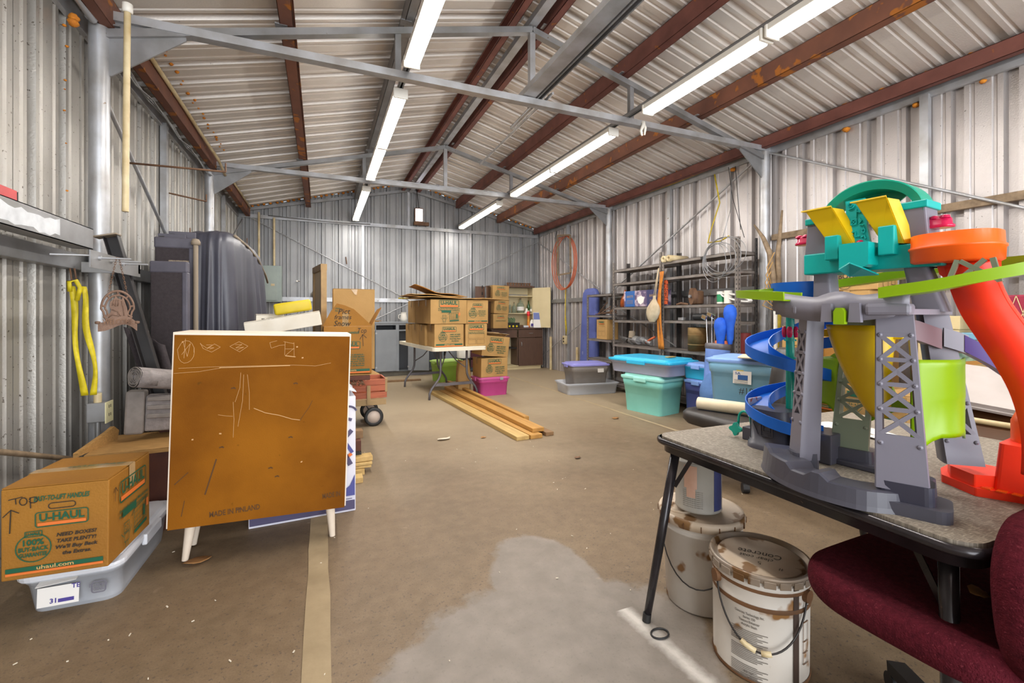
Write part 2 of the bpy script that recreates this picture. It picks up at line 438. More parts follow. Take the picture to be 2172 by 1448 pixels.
def column(x, y, label):
    t = thing('steel_column', label, 'column', (x, y, 0))
    MB().cyl((0, 0, 0.01), (0, 0, 3.03), 0.052, n=20).build('pipe', 'light_steel', t)
    MB().span((-.09, -.09, 0), (.09, .09, .012)).build('base_plate', 'grey_steel', t)
column(-1.27, T1, 'round grey pipe column at left wall behind the yellow strap')
column(-1.27, T2, 'round grey pipe column at left wall behind the dark draped cover')
column(4.60, T1, 'round grey pipe column at right wall behind the toy tower')
column(4.60, T2, 'round grey pipe column at right wall left of the tall shelving')

# wall framing: girts, studs, cross rods, foam in the gaps
def girt(parent, p0, p1, n, m='light_steel', h=.075, d=.045):
    b = MB(); p0, p1, n = Vector(p0), Vector(p1), Vector(n)
    b.bar(p0 + n * .003, p1 + n * .003, .004, h); 
    u = Vector((0, 0, 1))
    b.bar(p0 + n * d / 2 + u * (h / 2), p1 + n * d / 2 + u * (h / 2), d, .004); b.bar(p0 + n * d / 2 - u * (h / 2), p1 + n * d / 2 - u * (h / 2), d, .004)
    b.bar(p0 + n * d, p1 + n * d, .004, h)
    return b.build('girt', m, parent)
def stud(parent, x, y, z0, z1, m='light_steel', wx=.05, wy=.05):
    MB().span((x - wx / 2, y - wy / 2, z0), (x + wx / 2, y + wy / 2, z1)).build('stud', m, parent)
def rod(parent, p0, p1, m='light_steel', r=.0095):
    MB().cyl(p0, p1, r, n=8).build('brace_rod', m, parent)
girt(WB, (XL + .02, YB, 1.49), (XR - .05, YB, 1.49), (0, -1, 0))
girt(WB, (XL + .02, YB, 3.0), (XR - .05, YB, 3.0), (0, -1, 0), h=.06)
for sg in (-1, 1):
    b = MB(); xe = XL + .05 if sg < 0 else XR - .05
    b.bar((RX, YB - .04, roof_z(RX) - .16), (xe, YB - .04, roof_z(xe) - .05), .05, .05); b.build('gable_rafter', 'grey_steel', WB)
for x in (0.76, 1.66): stud(WB, x, YB - .03, 1.52 if x < 1 else 3.03, 3.0 if x < 1 else 3.78)
stud(WB, .76, YB - .03, 0, 1.46)
stud(WB, 3.0, YB - .03, 1.5, 2.98, wx=.04)
for p, q in (((-1.25, 9.42, 3.0), (1.70, 9.40, 1.48)), ((4.6, 9.42, 2.87), (.95, 9.41, 1.08))): rod(WB, p, q)
girt(WR, (XR, YB - .1, 1.49), (XR, T1, 1.49), (-1, 0, 0), 'grey_steel')
girt(WR, (XR, T1 - .06, 2.06), (XR, YF, 2.06), (-1, 0, 0), 'weathered_wood_strip', .06)
girt(WR, (XR, YB - .1, 3.05), (XR, YF, 3.05), (-1, 0, 0), 'light_steel', .09, .03)
for y in (8.07, 5.13, 2.13): stud(WR, XR - .035, y, 0, 3.03, 'light_steel', .05, .06)
rod(WR, (4.62, 3.55, 3.02), (4.62, .6, 1.46), r=.012)
rod(WR, (4.62, 3.75, 2.96), (4.62, 6.5, 1.6), r=.013)
rod(WR, (4.62, 9.4, 2.87), (4.62, 6.9, 1.68))
rod(WR, (4.62, 9.3, .22), (4.62, 6.65, 1.42)); rod(WR, (4.62, 6.45, 1.36), (4.62, 3.65, .2)); rod(WR, (4.62, 3.5, .25), (4.62, .6, 1.42))
girt(WL, (XL, YF, 1.515), (XL, YB - .1, 1.515), (1, 0, 0), 'grey_steel', .09, .07)
girt(WL, (XL, YF, 3.02), (XL, YB - .1, 3.02), (1, 0, 0), 'light_steel', .1, .03)
for y in (5.2, 8.0): stud(WL, XL + .035, y, 0, 3.0, 'light_steel', .05, .06)
rod(WL, (-1.33, 3.63, 2.75), (-1.33, 6.3, 1.3), r=.015)
rod(WL, (-1.33, 2.6, .64), (-1.33, 3.5, .33), 'weathered_wood_strip', r=.014)
rod(WL, (-1.31, 1.2, 3.17), (-1.27, 3.5, 2.98), r=.022)
rod(WL, (-1.30, 9.3, 2.9), (-1.33, 6.7, 1.6), r=.012)
# spray foam along the gable and eaves
def foam(parent, c, r, flat=1.0):
    b = MB(); ph = random.uniform(0, 6)
    prof = [(0.001, -r * .7), (r * .6, -r * .55), (r, 0), (r * .75, r * .5), (0.001, r * .7)]
    vs0 = len(b.v); b.lathe(prof, (0, 0, 0), 8)
    b.v = [(c[0] + x * random.uniform(.75, 1.25), c[1] + y * random.uniform(.75, 1.25) * flat, c[2] + z * random.uniform(.8, 1.2)) for x, y, z in b.v]
    b.build('foam_blob', 'spray_foam', parent)
for y in [1.2 + .305 * i for i in range(9)] + [3.9 + .2 * i for i in range(27)]:
    foam(CE, (4.57, y + random.uniform(-.03, .03), roof_z(4.57) + .0), random.uniform(.02, .034) if y < 3.8 else random.uniform(.012, .03))
for y in (1.78, 2.2, 2.75, 4.05): foam(WR, (4.655, y, 2.98), random.uniform(.02, .035))
for i in range(60):
    x = XL + .25 + i * (XR - XL - .3) / 60
    if abs(x - RX) < .25: continue
    foam(WB, (x + random.uniform(-.02, .02), YB - .05, roof_z(x) - .012), random.uniform(.02, .034), .8)
for i in range(22):
    foam(CE, (-1.10 + random.uniform(-.02, .02), 3.9 + i * .12 + random.uniform(-.04, .04), roof_z(-1.1) - .01), random.uniform(.008, .017))
for z in (2.2, 2.35, 2.5, 2.62, 2.74, 2.82, 1.72, 1.95): foam(WL, (-1.375, 3.44 + random.uniform(-.02, .02), z + random.uniform(-.06, .06)), random.uniform(.005, .011))
for z in (2.93, 2.90): foam(WL, (-1.33, 3.42, z), .03)
foam(WL, (-1.31, 3.48, 1.66), .026)

# strip lights on struts that rest on the truss chords
def strip_light(x, y0, y1, label, joint=False, lit=True):
    t = thing('strip_light', label, 'light', (x, (y0 + y1) / 2, 3.085), 0, 'twin tube strip lights on the two struts')
    L2 = (y1 - y0) / 2
    b = MB(); b.span((-.055, -L2, -.045), (.055, L2, 0), .006); b.build('housing', 'white_enamel', t)
    for sy in (-1, 1):
        MB().span((-.06, sy * L2 - .012, -.085), (.06, sy * L2 + .012, 0.0), .008).build('end_cap', 'white_enamel', t)
    segs = [(-L2 + .03, -.02), (.02, L2 - .03)] if joint else [(-L2 + .03, L2 - .03)]
    for a, c in segs:
        for sx in (-1, 1):
            MB().cyl((sx * .033, a, -.066), (sx * .033, c, -.066), .0165, n=12).build('tube', 'tube_glow', t)
    if joint: MB().span((-.05, -.02, -.085), (.05, .02, -.04), .005).build('lamp_holder', 'white_enamel', t)
    if lit:
        nL = 2 if joint else 1
        for i in range(nL):
            yc = (y0 + y1) / 2 + ((i - .5) * (y1 - y0) / 2 if joint else 0)
            area('strip_lamp', (x, yc, 2.985), .1, (y1 - y0) / nL - .08, LAMP * (.7 if y0 > 6 else 1) * (y1 - y0) / nL, (1.0, .975, .95))
    return t
LAMP = 11.0
for x, lab in ((.61, 'left'), (2.715, 'right')):
    b = MB(); ys = (1.0, YB - .08)
    b.span((-.02, ys[0], 0), (-.017, ys[1], .042)); b.span((.017, ys[0], 0), (.02, ys[1], .042)); b.span((-.02, ys[0], .039), (.02, ys[1], .042))
    b.span((-.02, ys[0], 0), (-.009, ys[1], .003)); b.span((.009, ys[0], 0), (.02, ys[1], .003))
    o = b.build('light_strut', 'grey_steel'); o.location = (x, 0, 3.087)
    tag(o, 'long grey strut carrying the %s row of strip lights' % lab, 'strut')
strip_light(.61, .90, 3.33, 'nearest strip light of the left row, cut by the top of the frame', True)
strip_light(.61, 3.83, 6.33, 'middle strip light of left row, two tubes long, between the two trusses', True)
strip_light(.61, 6.92, 9.16, 'far strip light of left row, near the back wall', True)
strip_light(2.715, .0, 2.06, 'strip light of right row at the top edge of the frame', True)
strip_light(2.715, 2.10, 3.28, 'big bright strip light of the right row in front of the nearest truss')
strip_light(2.715, 3.80, 6.36, 'middle strip light of right row, between the two trusses', True)
strip_light(2.715, 6.96, 9.16, 'far strip light of the right row, right of the back wall floodlight', True)
# added fill light standing in for daylight at the unseen open end
area('open_end_fill', (1.6, YF - .1, 1.7), 5.6, 3.0, 260.0, (.93, .96, 1.0), (PI / 2, 0, 0))

# overhead door rail and loose pipe resting on the truss chord
t = thing('door_rail', 'wide grey channel rail resting above the nearest truss chord near the ridge', 'rail', (1.66, 0, 3.09))
b = MB(); b.span((-.06, .6, 0), (.06, 3.72, .05)); b.build('rail', 'light_steel', t)
b = MB(); b.span((.075, .6, -.005), (.085, 3.75, .045)); b.span((.115, .6, -.005), (.125, 3.75, .045)); b.span((.075, .6, .04), (.125, 3.75, .045)); b.build('side_track', 'grey_steel', t)
t = thing('telescoping_pole', 'thin silver pole pointing to the back, above the nearest truss chord', 'pole', (1.82, 0, 3.12))
MB().cyl((.02, 3.45, -.01), (.04, 5.45, -.01), .012, n=10).build('rod', 'light_steel', t)
MB().cyl((.0, 3.40, .03), (.012, 4.35, .03), .02, n=10).build('sleeve', 'light_steel', t)
t = thing('chord_conduit', 'thin grey conduit lying along the second truss chord', 'pipe', (0, T2 - .02, 3.085))
MB().cyl((.75, 0, .012), (2.72, 0, .012), .011, n=8).build('conduit', 'light_steel', t)
for x in (1.0, 1.55, 2.3): MB().cyl((x, 0, .012), (x + .05, 0, .012), .016, n=8).build('coupling', 'grey_steel', t)
# white rag tied on the truss chord
b = MB(); b.tube([(0, 0, .02), (.02, -.04, 0), (.01, -.05, -.03), (-.01, -.04, -.08), (0, -.045, -.13)], [.012, .02, .02, .014, .01], 6)
b.tube([(.02, -.045, -.01), (.035, -.05, -.05), (.025, -.05, -.12)], [.012, .014, .008], 6)
o = b.build('rag', 'white_enamel'); o.location = (2.86, T1, 3.06); tag(o, 'white rag tied around the nearest truss chord', 'rag')
# floodlight in the gable
t = thing('floodlight', 'small bright floodlight with wire guard high on the back wall', 'light', (1.86, YB - .16, 3.06))
MB().span((-.085, .03, .05), (.085, .07, .34)).build('housing', 'rust_brown', t)
b = MB(); b.span((-.07, 0.02, .07), (.07, .03, .32)); b.build('lens', mat('flood_lens', 'ffffff', emit='f6f2ff', es=4.0), t)
b = MB()
for i in range(6): b.cyl((-.08, .012, .08 + i * .046), (.08, .012, .08 + i * .046), .003, n=5)
for i in range(4): b.cyl((-.06 + i * .04, .012, .06), (-.06 + i * .04, .012, .33), .003, n=5)
b.build('wire_guard', 'grey_steel', t)
MB().span((-.11, -.03, -.02), (.2, .06, .05), .01).build('ballast_box', 'rust_brown', t)
b = MB(); b.tube([(.0, .05, .33), (-.03, .04, .6), (-.06, .03, .78)], .008, 6); b.build('cord', 'black_rubber', t)
# ---------------------------------------------------------------- cartons
mat('cardboard', 'b28c54', 0.75, 0, 'a07c46', 3, 5, bump=0.15, bscale=120)
mat('cardboard_amber', '9a681a', 0.7, 0, '8a5a14', 3, 5, bump=0.15, bscale=120)
mat('cardboard_dark', '9a7038', 0.75, 0, '865e2c', 4, 5, bump=0.15, bscale=120)
mat('print_green', '14543a', 0.6)
mat('print_orange', 'd8702e', 0.6)
mat('print_black', '2a251e', 0.7)
mat('print_tan', 'c49a5c', 0.7)
mat('packing_tape', 'c9a878', 0.18, 0, 'a98a5c', 10, alpha=0.75)
mat('white_card', 'dcd6c8', 0.6, 0, 'cfc6b4', 6)
PR = ['print_green', 'print_orange', 'print_black', 'print_tan']
def logo(mb, x, y, w, M, dark=0):
    h = w * 0.36
    mb.use(dark); ring(mb, x, y, w, h, h * .18, w * .022, M)
    text(mb, 'U-HAUL', x, y + h * .1, h * .5, M, w * .84, 0.03)
    mb.use(1); rect(mb, x, y - h * .31, w * .9, h * .2, M)
def seal(mb, x, y, r, M):
    mb.use(0); ring(mb, x, y, 2 * r, 2 * r, r * .99, r * .07, M, n=6)
    text(mb, '100%', x, y + r * .38, r * .42, M, r * 1.15, 0.03)
    text(mb, 'BUY-BACK', x, y - r * .08, r * .3, M, r * 1.65, 0.03)
    text(mb, 'GUARANTEE.', x, y - r * .48, r * .28, M, r * 1.6, 0.03)
    text(mb, 'U-HAUL', x, y + r * .98, r * .24, M, r * .8, 0.03)
    ring(mb, x, y + r * .98, r * .98, r * .42, r * .05, r * .05, M)
def need(mb, x, y, w, M, c=0):
    mb.use(c); h = w * .11
    for i, s in enumerate(('NEED BOXES?', 'TAKE PLENTY!', "We'll Buy Back", 'the Extras.')):
        text(mb, s, x, y - i * h * 1.75, h, M, w * (1, .98, 1.05, .72)[i], 0.03, 0.2)
def stripes(mb, y, w, M, word=True):
    mb.use(0); rect(mb, 0, y, w, w * .055, M); mb.use(1); rect(mb, 0, y - w * .05, w, w * .03, M)
    if word: mb.use(3); text(mb, 'uhaul.com', 0, y, w * .05, M, w * .38, 0.02, z=.002)
def truck_art(mb, x, y, w, M):
    """line drawing: speech panel, smiling box figure and loaded truck"""
    mb.use(0)
    rect(mb, x - w * .22, y + w * .26, w * .5, w * .12, M)
    line(mb, [(x - w * .02, y + w * .2), (x - w * .14, y + w * .1)], w * .015, M)
    for a, b in (((x - w * .05, y + w * .18), (x + w * .42, y + w * .22)), ((x - w * .05, y - w * .15), (x + w * .42, y - w * .1)), ((x - w * .05, y + w * .18), (x - w * .05, y - w * .15)), ((x + w * .42, y + w * .22), (x + w * .42, y - w * .1))):
        line(mb, [a, b], w * .014, M)
    for i in range(1, 4): line(mb, [(x - w * .05 + i * w * .11, y + w * .19), (x - w * .05 + i * w * .11, y - w * .13)], w * .007, M)
    for j in range(1, 4): line(mb, [(x - w * .05, y - w * .15 + j * w * .085), (x + w * .4, y - w * .11 + j * w * .085)], w * .007, M)
    rect(mb, x + w * .34, y + w * .02, w * .07, w * .2, M, .0012); rect(mb, x + w * .2, y - w * .2, w * .5, w * .06, M, .0012, .08)
    mb.use(1); rect(mb, x + w * .47, y + w * .12, w * .08, w * .14, M, .0012); mb.use(0)
    ring(mb, x - w * .33, y + .0, w * .2, w * .17, w * .01, w * .012, M); ring(mb, x - w * .33, y - w * .17, w * .17, w * .15, w * .01, w * .012, M)
    line(mb, [(x - w * .43, y - w * .14), (x - w * .52, y - w * .06)], w * .012, M); line(mb, [(x - w * .23, y - w * .14), (x - w * .15, y - w * .04)], w * .012, M)
    for sx in (-.04, .04):
        rect(mb, x + w * (-.33 + sx), y + w * .02, w * .02, w * .03, M); line(mb, [(x + w * (-.33 + sx), y - w * .25), (x + w * (-.33 + sx), y - w * .33)], w * .014, M)
    line(mb, arc(x - w * .33, y - w * .01, w * .05, w * .035, 200, 340, 6), w * .008, M)
def small_print(mb, x, y, w, M, n=2, c=0, h=None):
    mb.use(c); h = h or w * .05
    for i in range(n): text(mb, ('Specifically Sized and Manufactured', 'to Make Packing and Loading Easy')[i % 2], x, y - i * h * 1.5, h, M, w, 0.02, 0.15)
def fields(mb, x, y, w, h, M):
    mb.use(2)
    ring(mb, x, y + h * .27, w, h * .44, .004, .002, M); ring(mb, x - w * .26, y - h * .25, w * .47, h * .42, .004, .002, M); ring(mb, x + w * .26, y - h * .25, w * .47, h * .42, .004, .002, M)
def scrawl(mb, pts, t, M, c=2): mb.use(c); line(mb, pts, t, M, .0014)

def carton(label, loc, size, rz=0, prints=None, group=None, m='cardboard', rot=None, tape=True, flaps=True, name='moving_box'):
    """size w(x) d(y) h(z); loc = centre of the base; prints(mb, F) draws on the faces"""
    w, d, h = size; t = thing(name, label, 'box', loc, rz, group, rot)
    b = MB(); b.span((-w / 2, -d / 2, 0), (w / 2, d / 2, h - .004), .004)
    # crumple a little so the edges are not ruler straight
    b.v = [(x + noise.noise(Vector((x * 9, y * 9, z * 9 + loc[0] * 7))) * .004, y + noise.noise(Vector((x * 9 + 5, y * 9, z * 9 + loc[1] * 7))) * .004, z) for x, y, z in b.v]
    b.build('carton', m, t)
    if flaps:
        for sx in (-1, 1):
            f = MB(); f.box((0, 0, 0), (w - .006, d / 2 - .004, .004), (sx * -.012, 0, 0)); o = f.build('flap', m, t); o.location = (0, sx * d / 4, h + .0005)
    if tape:
        p = MB(); p.span((-w / 2 - .001, -.026, h + .003), (w / 2 + .001, .026, h + .0045)); 
        for s in (-1, 1): p.span((s * w / 2 + s * .004, -.026, h - .09), (s * w / 2 + s * .005, .026, h + .0045))
        p.build('tape_strip', 'packing_tape', t)
    F = {'f': face_M((0, -d / 2 - .0045, h / 2), (0, -1, 0)), 'r': face_M((w / 2 + .0045, 0, h / 2), (1, 0, 0)), 'l': face_M((-w / 2 - .0045, 0, h / 2), (-1, 0, 0)), 't': face_M((0, 0, h + .006), (0, 0, 1), (0, 1, 0)), 'b': face_M((0, d / 2 + .0045, h / 2), (0, 1, 0))}
    if prints:
        mb = MB(); prints(mb, F, w, d, h)
        if mb.f: tag(mb.build('printing', PR, t), 'green and orange printing', kind='stuff')
    return t
def pr_side(mb, F, w, d, h, f='f'):
    M = F[f]; W = w if f in 'fb' else d
    logo(mb, 0, h * .27, W * .48, M); seal(mb, -W * .22, -h * .06, min(W, h) * .2, M); need(mb, W * .2, h * .04, W * .36, M); stripes(mb, -h * .4, W * .9, M)
def pr_logo_only(mb, F, w, d, h, f='f'):
    logo(mb, 0, h * .3, w * .5, F[f]); small_print(mb, 0, h * .05, w * .7, F[f])

# ---------------------------------------------------------------- left foreground: tub, printed box, cabinet turned back to front
mat('clear_plastic', 'd3d6dc', 0.28, alpha=0.55, col2='c6cad2', scale=3)
mat('clear_plastic_lid', 'e2e4ea', 0.3, alpha=0.8)
mat('sticker_white', 'e6e2dc', 0.5)
mat('print_purple', '4b3f8c', 0.5)
mat('print_grey', '6a6872', 0.5)
def tub(name, label, loc, w, d, h, rz, body_m, lid_m, taper=.88, lid_h=.045, r=.05, group=None, cat='storage bin', lid=True, handles=True, rot=None, dome=0.0):
    t = thing(name, label, cat, loc, rz, group, rot)
    b = MB(); th = .004
    rows = []
    for z, k in ((0, taper), (.012, taper + .01), (h * .75, .5 + taper / 2 + .005), (h * .76, .5 + taper / 2 + .03), (h, 1.0)):
        rows.append([(x * k, y * k, z) for x, y in rrect(w, d, r, 5)])
    for z, k in ((h, .98), (.01, taper - .02)): rows.append([(x * k, y * k, z) for x, y in rrect(w, d, r, 5)])
    b.grid(rows, True, True)
    k = len(rows[0]); b.add(rows[0], [tuple(range(k))[::-1]]); b.add(rows[-1], [tuple(range(k))])
    b.build('tub_body', body_m, t)
    rim = MB(); a = [(x * 1.03, y * 1.03, h - .018) for x, y in rrect(w, d, r, 5)]; c = [(x * 1.03, y * 1.03, h - .004) for x, y in rrect(w, d, r, 5)]; e = [(x * .98, y * .98, h - .004) for x, y in rrect(w, d, r, 5)]
    a0 = [(x * .99, y * .99, h - .018) for x, y in rrect(w, d, r, 5)]
    rim.grid([a0, a, c, e], False, True); rim.build('rim', body_m, t)
    if lid:
        l = MB(); R = lambda s, z: [(x * s, y * s, z) for x, y in rrect(w, d, r, 5)]
        rows = [R(1.045, h - .012), R(1.055, h), R(1.05, h + lid_h * .35), R(.97, h + lid_h * .45), R(.93, h + lid_h * .5 + dome), R(.90, h + lid_h + dome), R(.80, h + lid_h + dome)]
        l.grid(rows, False, True); l.add(rows[-1], [tuple(range(len(rows[-1])))]); l.build('lid', lid_m, t)
        if handles:
            for s in (-1, 1):
                q = MB(); q.box((s * (w / 2 * 1.055), 0, h - .012), (.022, d * .3, .05), None, .006); q.build('latch', lid_m, t)
    return t
t = tub('storage_tub', 'long clear plastic tub on the floor under the big printed box at left', (-.93, 2.70, 0), .33, .66, .165, -.02, 'clear_plastic', 'clear_plastic_lid', .86, .03, .06)
M = face_M((-.005, -.322, .085), (0, -1, .07))
p = MB(); rect(p, -.03, -.01, .13, .075, M, .003); p.build('sticker', 'sticker_white', t)
p = MB(); p.use(0); text(p, '31', -.045, -.028, .018, M, None, .03, z=.005); rect(p, -.005, -.03, .05, .014, M, .004); text(p, 'TE', .025, .018, .018, M, None, .02, z=.005)
p.use(1); text(p, 'EXTREMELY', .098, .005, .012, M, .062, .03, z=.004); text(p, 'DURABLE', .098, -.011, .012, M, .05, .03, z=.004)
ring(p, .098, -.003, .05, .048, .012, .005, M, .003); p.build('printing', ['print_purple', 'print_grey'], t)['kind'] = 'stuff'
c = MB(); c.add([(-.09, -.36, .135), (.03, -.35, .14), (.03, -.30, .15), (-.09, -.30, .15)], [(0, 1, 2, 3)]); solid(c.build('torn_card', 'sticker_white', t), .002)

def front_box(mb, F, w, d, h):
    M = F['f']; mb.use(0); text(mb, 'EASY-TO-LIFT HANDLES', .02, h * .36, .019, M, w * .52, .03, .25)
    logo(mb, .02, h * .13, w * .5, M); seal(mb, -w * .2, -h * .17, w * .165, M); need(mb, w * .2, -h * .06, w * .38, M, 2); stripes(mb, -h * .39, w * .9, M)
    scrawl(mb, [(-w * .42, h * .38), (-w * .3, h * .40)], .003, M); scrawl(mb, [(-w * .36, h * .39), (-w * .355, h * .33)], .003, M); scrawl(mb, arc(-w * .29, h * .35, .011, .014, 0, 360, 10), .003, M)
    scrawl(mb, [(-w * .23, h * .385), (-w * .225, h * .27)], .003, M); scrawl(mb, arc(-w * .2, h * .355, .013, .011, 160, -160, 8), .003, M)
    scrawl(mb, [(-w * .41, h * .02), (-w * .4, h * .27)], .0035, M); scrawl(mb, [(-w * .47, h * .2), (-w * .4, h * .27), (-w * .33, h * .23)], .003, M)
    ring(mb, .02, h * .27, w * .26, h * .07, h * .034, .003, M)
    M = F['r']; logo(mb, .01, h * .25, d * .66, M); small_print(mb, .02, h * .02, d * .72, M, 2); truck_art(mb, .03, -h * .22, d * .66, M)
    scrawl(mb, [(-d * .4, h * .2), (-d * .39, h * .36), (-d * .43, h * .31)], .003, M); scrawl(mb, [(-d * .39, h * .36), (-d * .35, h * .3)], .003, M)
    M = F['t']; mb.use(0); small_print(mb, .04, .02, w * .6, M, 2)
carton('cardboard moving box with green lettering standing on the clear tub at far left', (-.925, 2.465, .205), (.325, .38, .345), -.06, front_box, m='cardboard_amber')

# cabinet seen from behind
mat('hardboard_back', '8a550e', 0.8, 0, '623602', 2.4, 9, .32, .72, bump=0.1, bscale=200, spots='5a3808', sscale=13, sth=0.70, spec=.15)
mat('painted_white_wood', 'e5d6c4', 0.5, 0, 'd6c6b2', 7)
mat('chalk', 'c49a68', 0.9)
mat('stencil_dark', '4f310c', 0.8)
t = thing('dresser_cabinet', 'white cabinet on tapered legs turned to show its brown hardboard back', 'cabinet', (-.277, 2.685, 0), rot=(0, .03, .012))
w, d, h0, h1 = .775, .31, .205, 1.108
b = MB(); b.span((-w / 2, -d / 2, h1 - .02), (w / 2, d / 2, h1)); b.build('top_panel', 'painted_white_wood', t)
for s in (-1, 1): MB().span((s * w / 2 - .016 * (s > 0), -d / 2, h0), (s * w / 2 + .016 * (s < 0), d / 2, h1 - .02)).build('side_panel', 'painted_white_wood', t)
MB().span((-w / 2 + .016, -d / 2 + .01, h0), (w / 2 - .016, d / 2, h0 + .02)).build('bottom_panel', 'painted_white_wood', t)
MB().span((-w / 2 + .016, d / 2 - .02, h0 + .02), (w / 2 - .016, d / 2, h1 - .02)).build('front_panel', 'painted_white_wood', t)
b = MB(); b.span((-w / 2 + .006, -d / 2 - .004, h0 - .006), (w / 2 - .006, -d / 2 + .002, h1 - .012)); b.build('back_panel', 'hardboard_back', t)
for sx in (-1, 1):
    for sy in (-1, 1):
        x, y = sx * (w / 2 - .075), (-.035 if sy < 0 else .105)
        MB().cyl((x, y, h0), (x + sx * .02, y + sy * .015, .0), .026, .014, 14).build('leg', 'painted_white_wood', t)
        MB().box((x, y, h0 - .004), (.09, .07, .008)).build('leg_plate', 'painted_white_wood', t)
M = face_M((0, -d / 2 - .0045, (h0 + h1) / 2), (0, -1, 0)); W2 = w / 2; H2 = (h1 - h0) / 2
k = MB(); k.use(0)
rnd = random.Random(3)
def chalk(pts, tt=.0014): line(k, [(x + rnd.uniform(-.002, .002), y + rnd.uniform(-.002, .002)) for x, y in pts], tt, M)
chalk([(-.36, .285), (-.2, .29), (0, .294), (.12, .292), (.22, .288), (.29, .302)]); chalk([(-.38, .262), (-.28, .27), (-.18, .285), (0, .29)]); chalk([(-.2, .287), (.1, .291)], .004)
chalk(arc(-.335, .36, .032, .052, 0, 380, 16)); chalk([(-.35, .41), (-.33, .34), (-.32, .40), (-.35, .35)]); chalk([(-.34, .42), (-.34, .33)])
chalk([(-.28, .40), (-.25, .375), (-.225, .40), (-.20, .385), (-.235, .36), (-.27, .375), (-.28, .40)]); chalk([(-.255, .395), (-.23, .395), (-.25, .38), (-.225, .382), (-.24, .372)])
chalk([(-.16, .385), (-.125, .41), (-.085, .388), (-.12, .36), (-.16, .385)]); chalk([(-.14, .395), (-.11, .395), (-.135, .38), (-.105, .383), (-.13, .372)])
chalk([(.04, .415), (.01, .405), (.015, .38), (.05, .392), (.075, .395)]); chalk([(.075, .41), (.078, .345)]); chalk([(.115, .405), (.12, .335)]); chalk([(.075, .375), (.12, .375)]); chalk([(.08, .34), (.125, .335)], .004); chalk([(.08, .345), (.115, .375)]); chalk([(.07, .412), (.115, .402)])
for x0, y0, x1, y1 in ((-.11, .26, -.13, .12), (-.1, .25, -.115, .0), (-.085, .25, -.07, .08), (-.2, .06, -.14, .05), (-.14, .12, -.135, -.05)): chalk([(x0, y0), ((x0 + x1) / 2 + .006, (y0 + y1) / 2), (x1, y1)], .0014)
chalk([(-.05, .085), (0, .06), (.06, .045), (.12, .02), (.155, .012)], .003)
for x, y in ((-.19, -.03), (-.30, -.05), (.13, .385), (.155, .33), (.165, -.2), (-.35, .405)): chalk([(x, y), (x + .004, y + .002)], .006)
k.use(1); line(k, [(.155, .012), (.175, .045), (.195, .075), (.21, .11)], .0025, M); line(k, [(-.31, -.2), (-.36, -.25)], .004, M); line(k, [(-.20, -.15), (-.24, -.31)], .006, M); line(k, [(-.32, -.33), (-.33, -.4)], .003, M)
for x, y in ((-.14, .185), (.13, .20), (-.18, -.095), (.115, -.07), (.03, -.215), (.06, -.26), (-.1, -.4)): line(k, [(x - .008, y), (x + .002, y + .003), (x + .008, y - .001)], .006, M)
text(k, 'MADE IN FINLAND', -.115, -.405, .026, M, .21, .02, rot=.05); text(k, 'MADE IN', .315, -.385, .026, M, .085, .02, rot=.06)
tag(k.build('chalk_drawing', ['chalk', 'stencil_dark'], t), 'chalk scribbles and dark stencilled words', kind='stuff')

# printed white carton behind it
mat('print_violet', '4a4464', 0.5); mat('print_blue_dark', '474b8c', 0.5); mat('gloss_white_card', 'd9d8e2', 0.4, 0, 'cfcede', 5)
def vac(mb, F, w, d, h):
    M = F['f']; mb.use(0); rect(mb, 0, -h * .44, w * .98, h * .08, M); mb.use(1)
    mb.add([(w * .28, -h * .36, .002), (w * .49, -h * .36, .002), (w * .49, -h * .18, .002), (w * .44, -h * .27, .002)], [(0, 1, 2, 3)], False, M)
    mb.use(0); line(mb, [(w * .36, h * .12), (w * .45, h * .2)], .026, M); line(mb, [(w * .36, h * .05), (w * .44, -h * .08)], .03, M); line(mb, [(w * .38, h * .32), (w * .45, h * .30)], .018, M)
    mb.use(1); line(mb, [(w * .40, h * .1), (w * .46, h * .02)], .02, M); mb.use(2); line(mb, [(w * .41, -h * .02), (w * .45, .0)], .02, M); mb.use(0); line(mb, arc(w * .42, h * .36, .05, .04, 20, 120, 8), .012, M)
    for i in range(3): line(mb, [(w * .28, -h * .385 - i * .012), (w * .46, -h * .385 - i * .012)], .004, M)
t = thing('appliance_carton', 'white carton with violet printing behind the brown-backed cabinet', 'box', (-.10, 3.10, 0), .05)
b = MB(); b.span((-.285, -.19, 0), (.285, .19, .70), .004); b.build('carton', 'gloss_white_card', t)
mb = MB(); vac(mb, {'f': face_M((0, -.1945, .35), (0, -1, 0))}, .57, .38, .7); mb.build('printing', ['print_violet', 'print_blue_dark', 'print_orange'], t)['kind'] = 'stuff'
b = MB()
rows = []
for i in range(7):
    z = .70 + .012 + .05 * math.sin(i / 6 * PI)
    rows.append([(.10 + .19 * i / 6, -.18 + .36 * j / 6, z + random.uniform(-.012, .018)) for j in range(7)])
b.grid(rows); o = b.build('plastic_wrap', 'clear_plastic_lid', t); solid(o, .003)

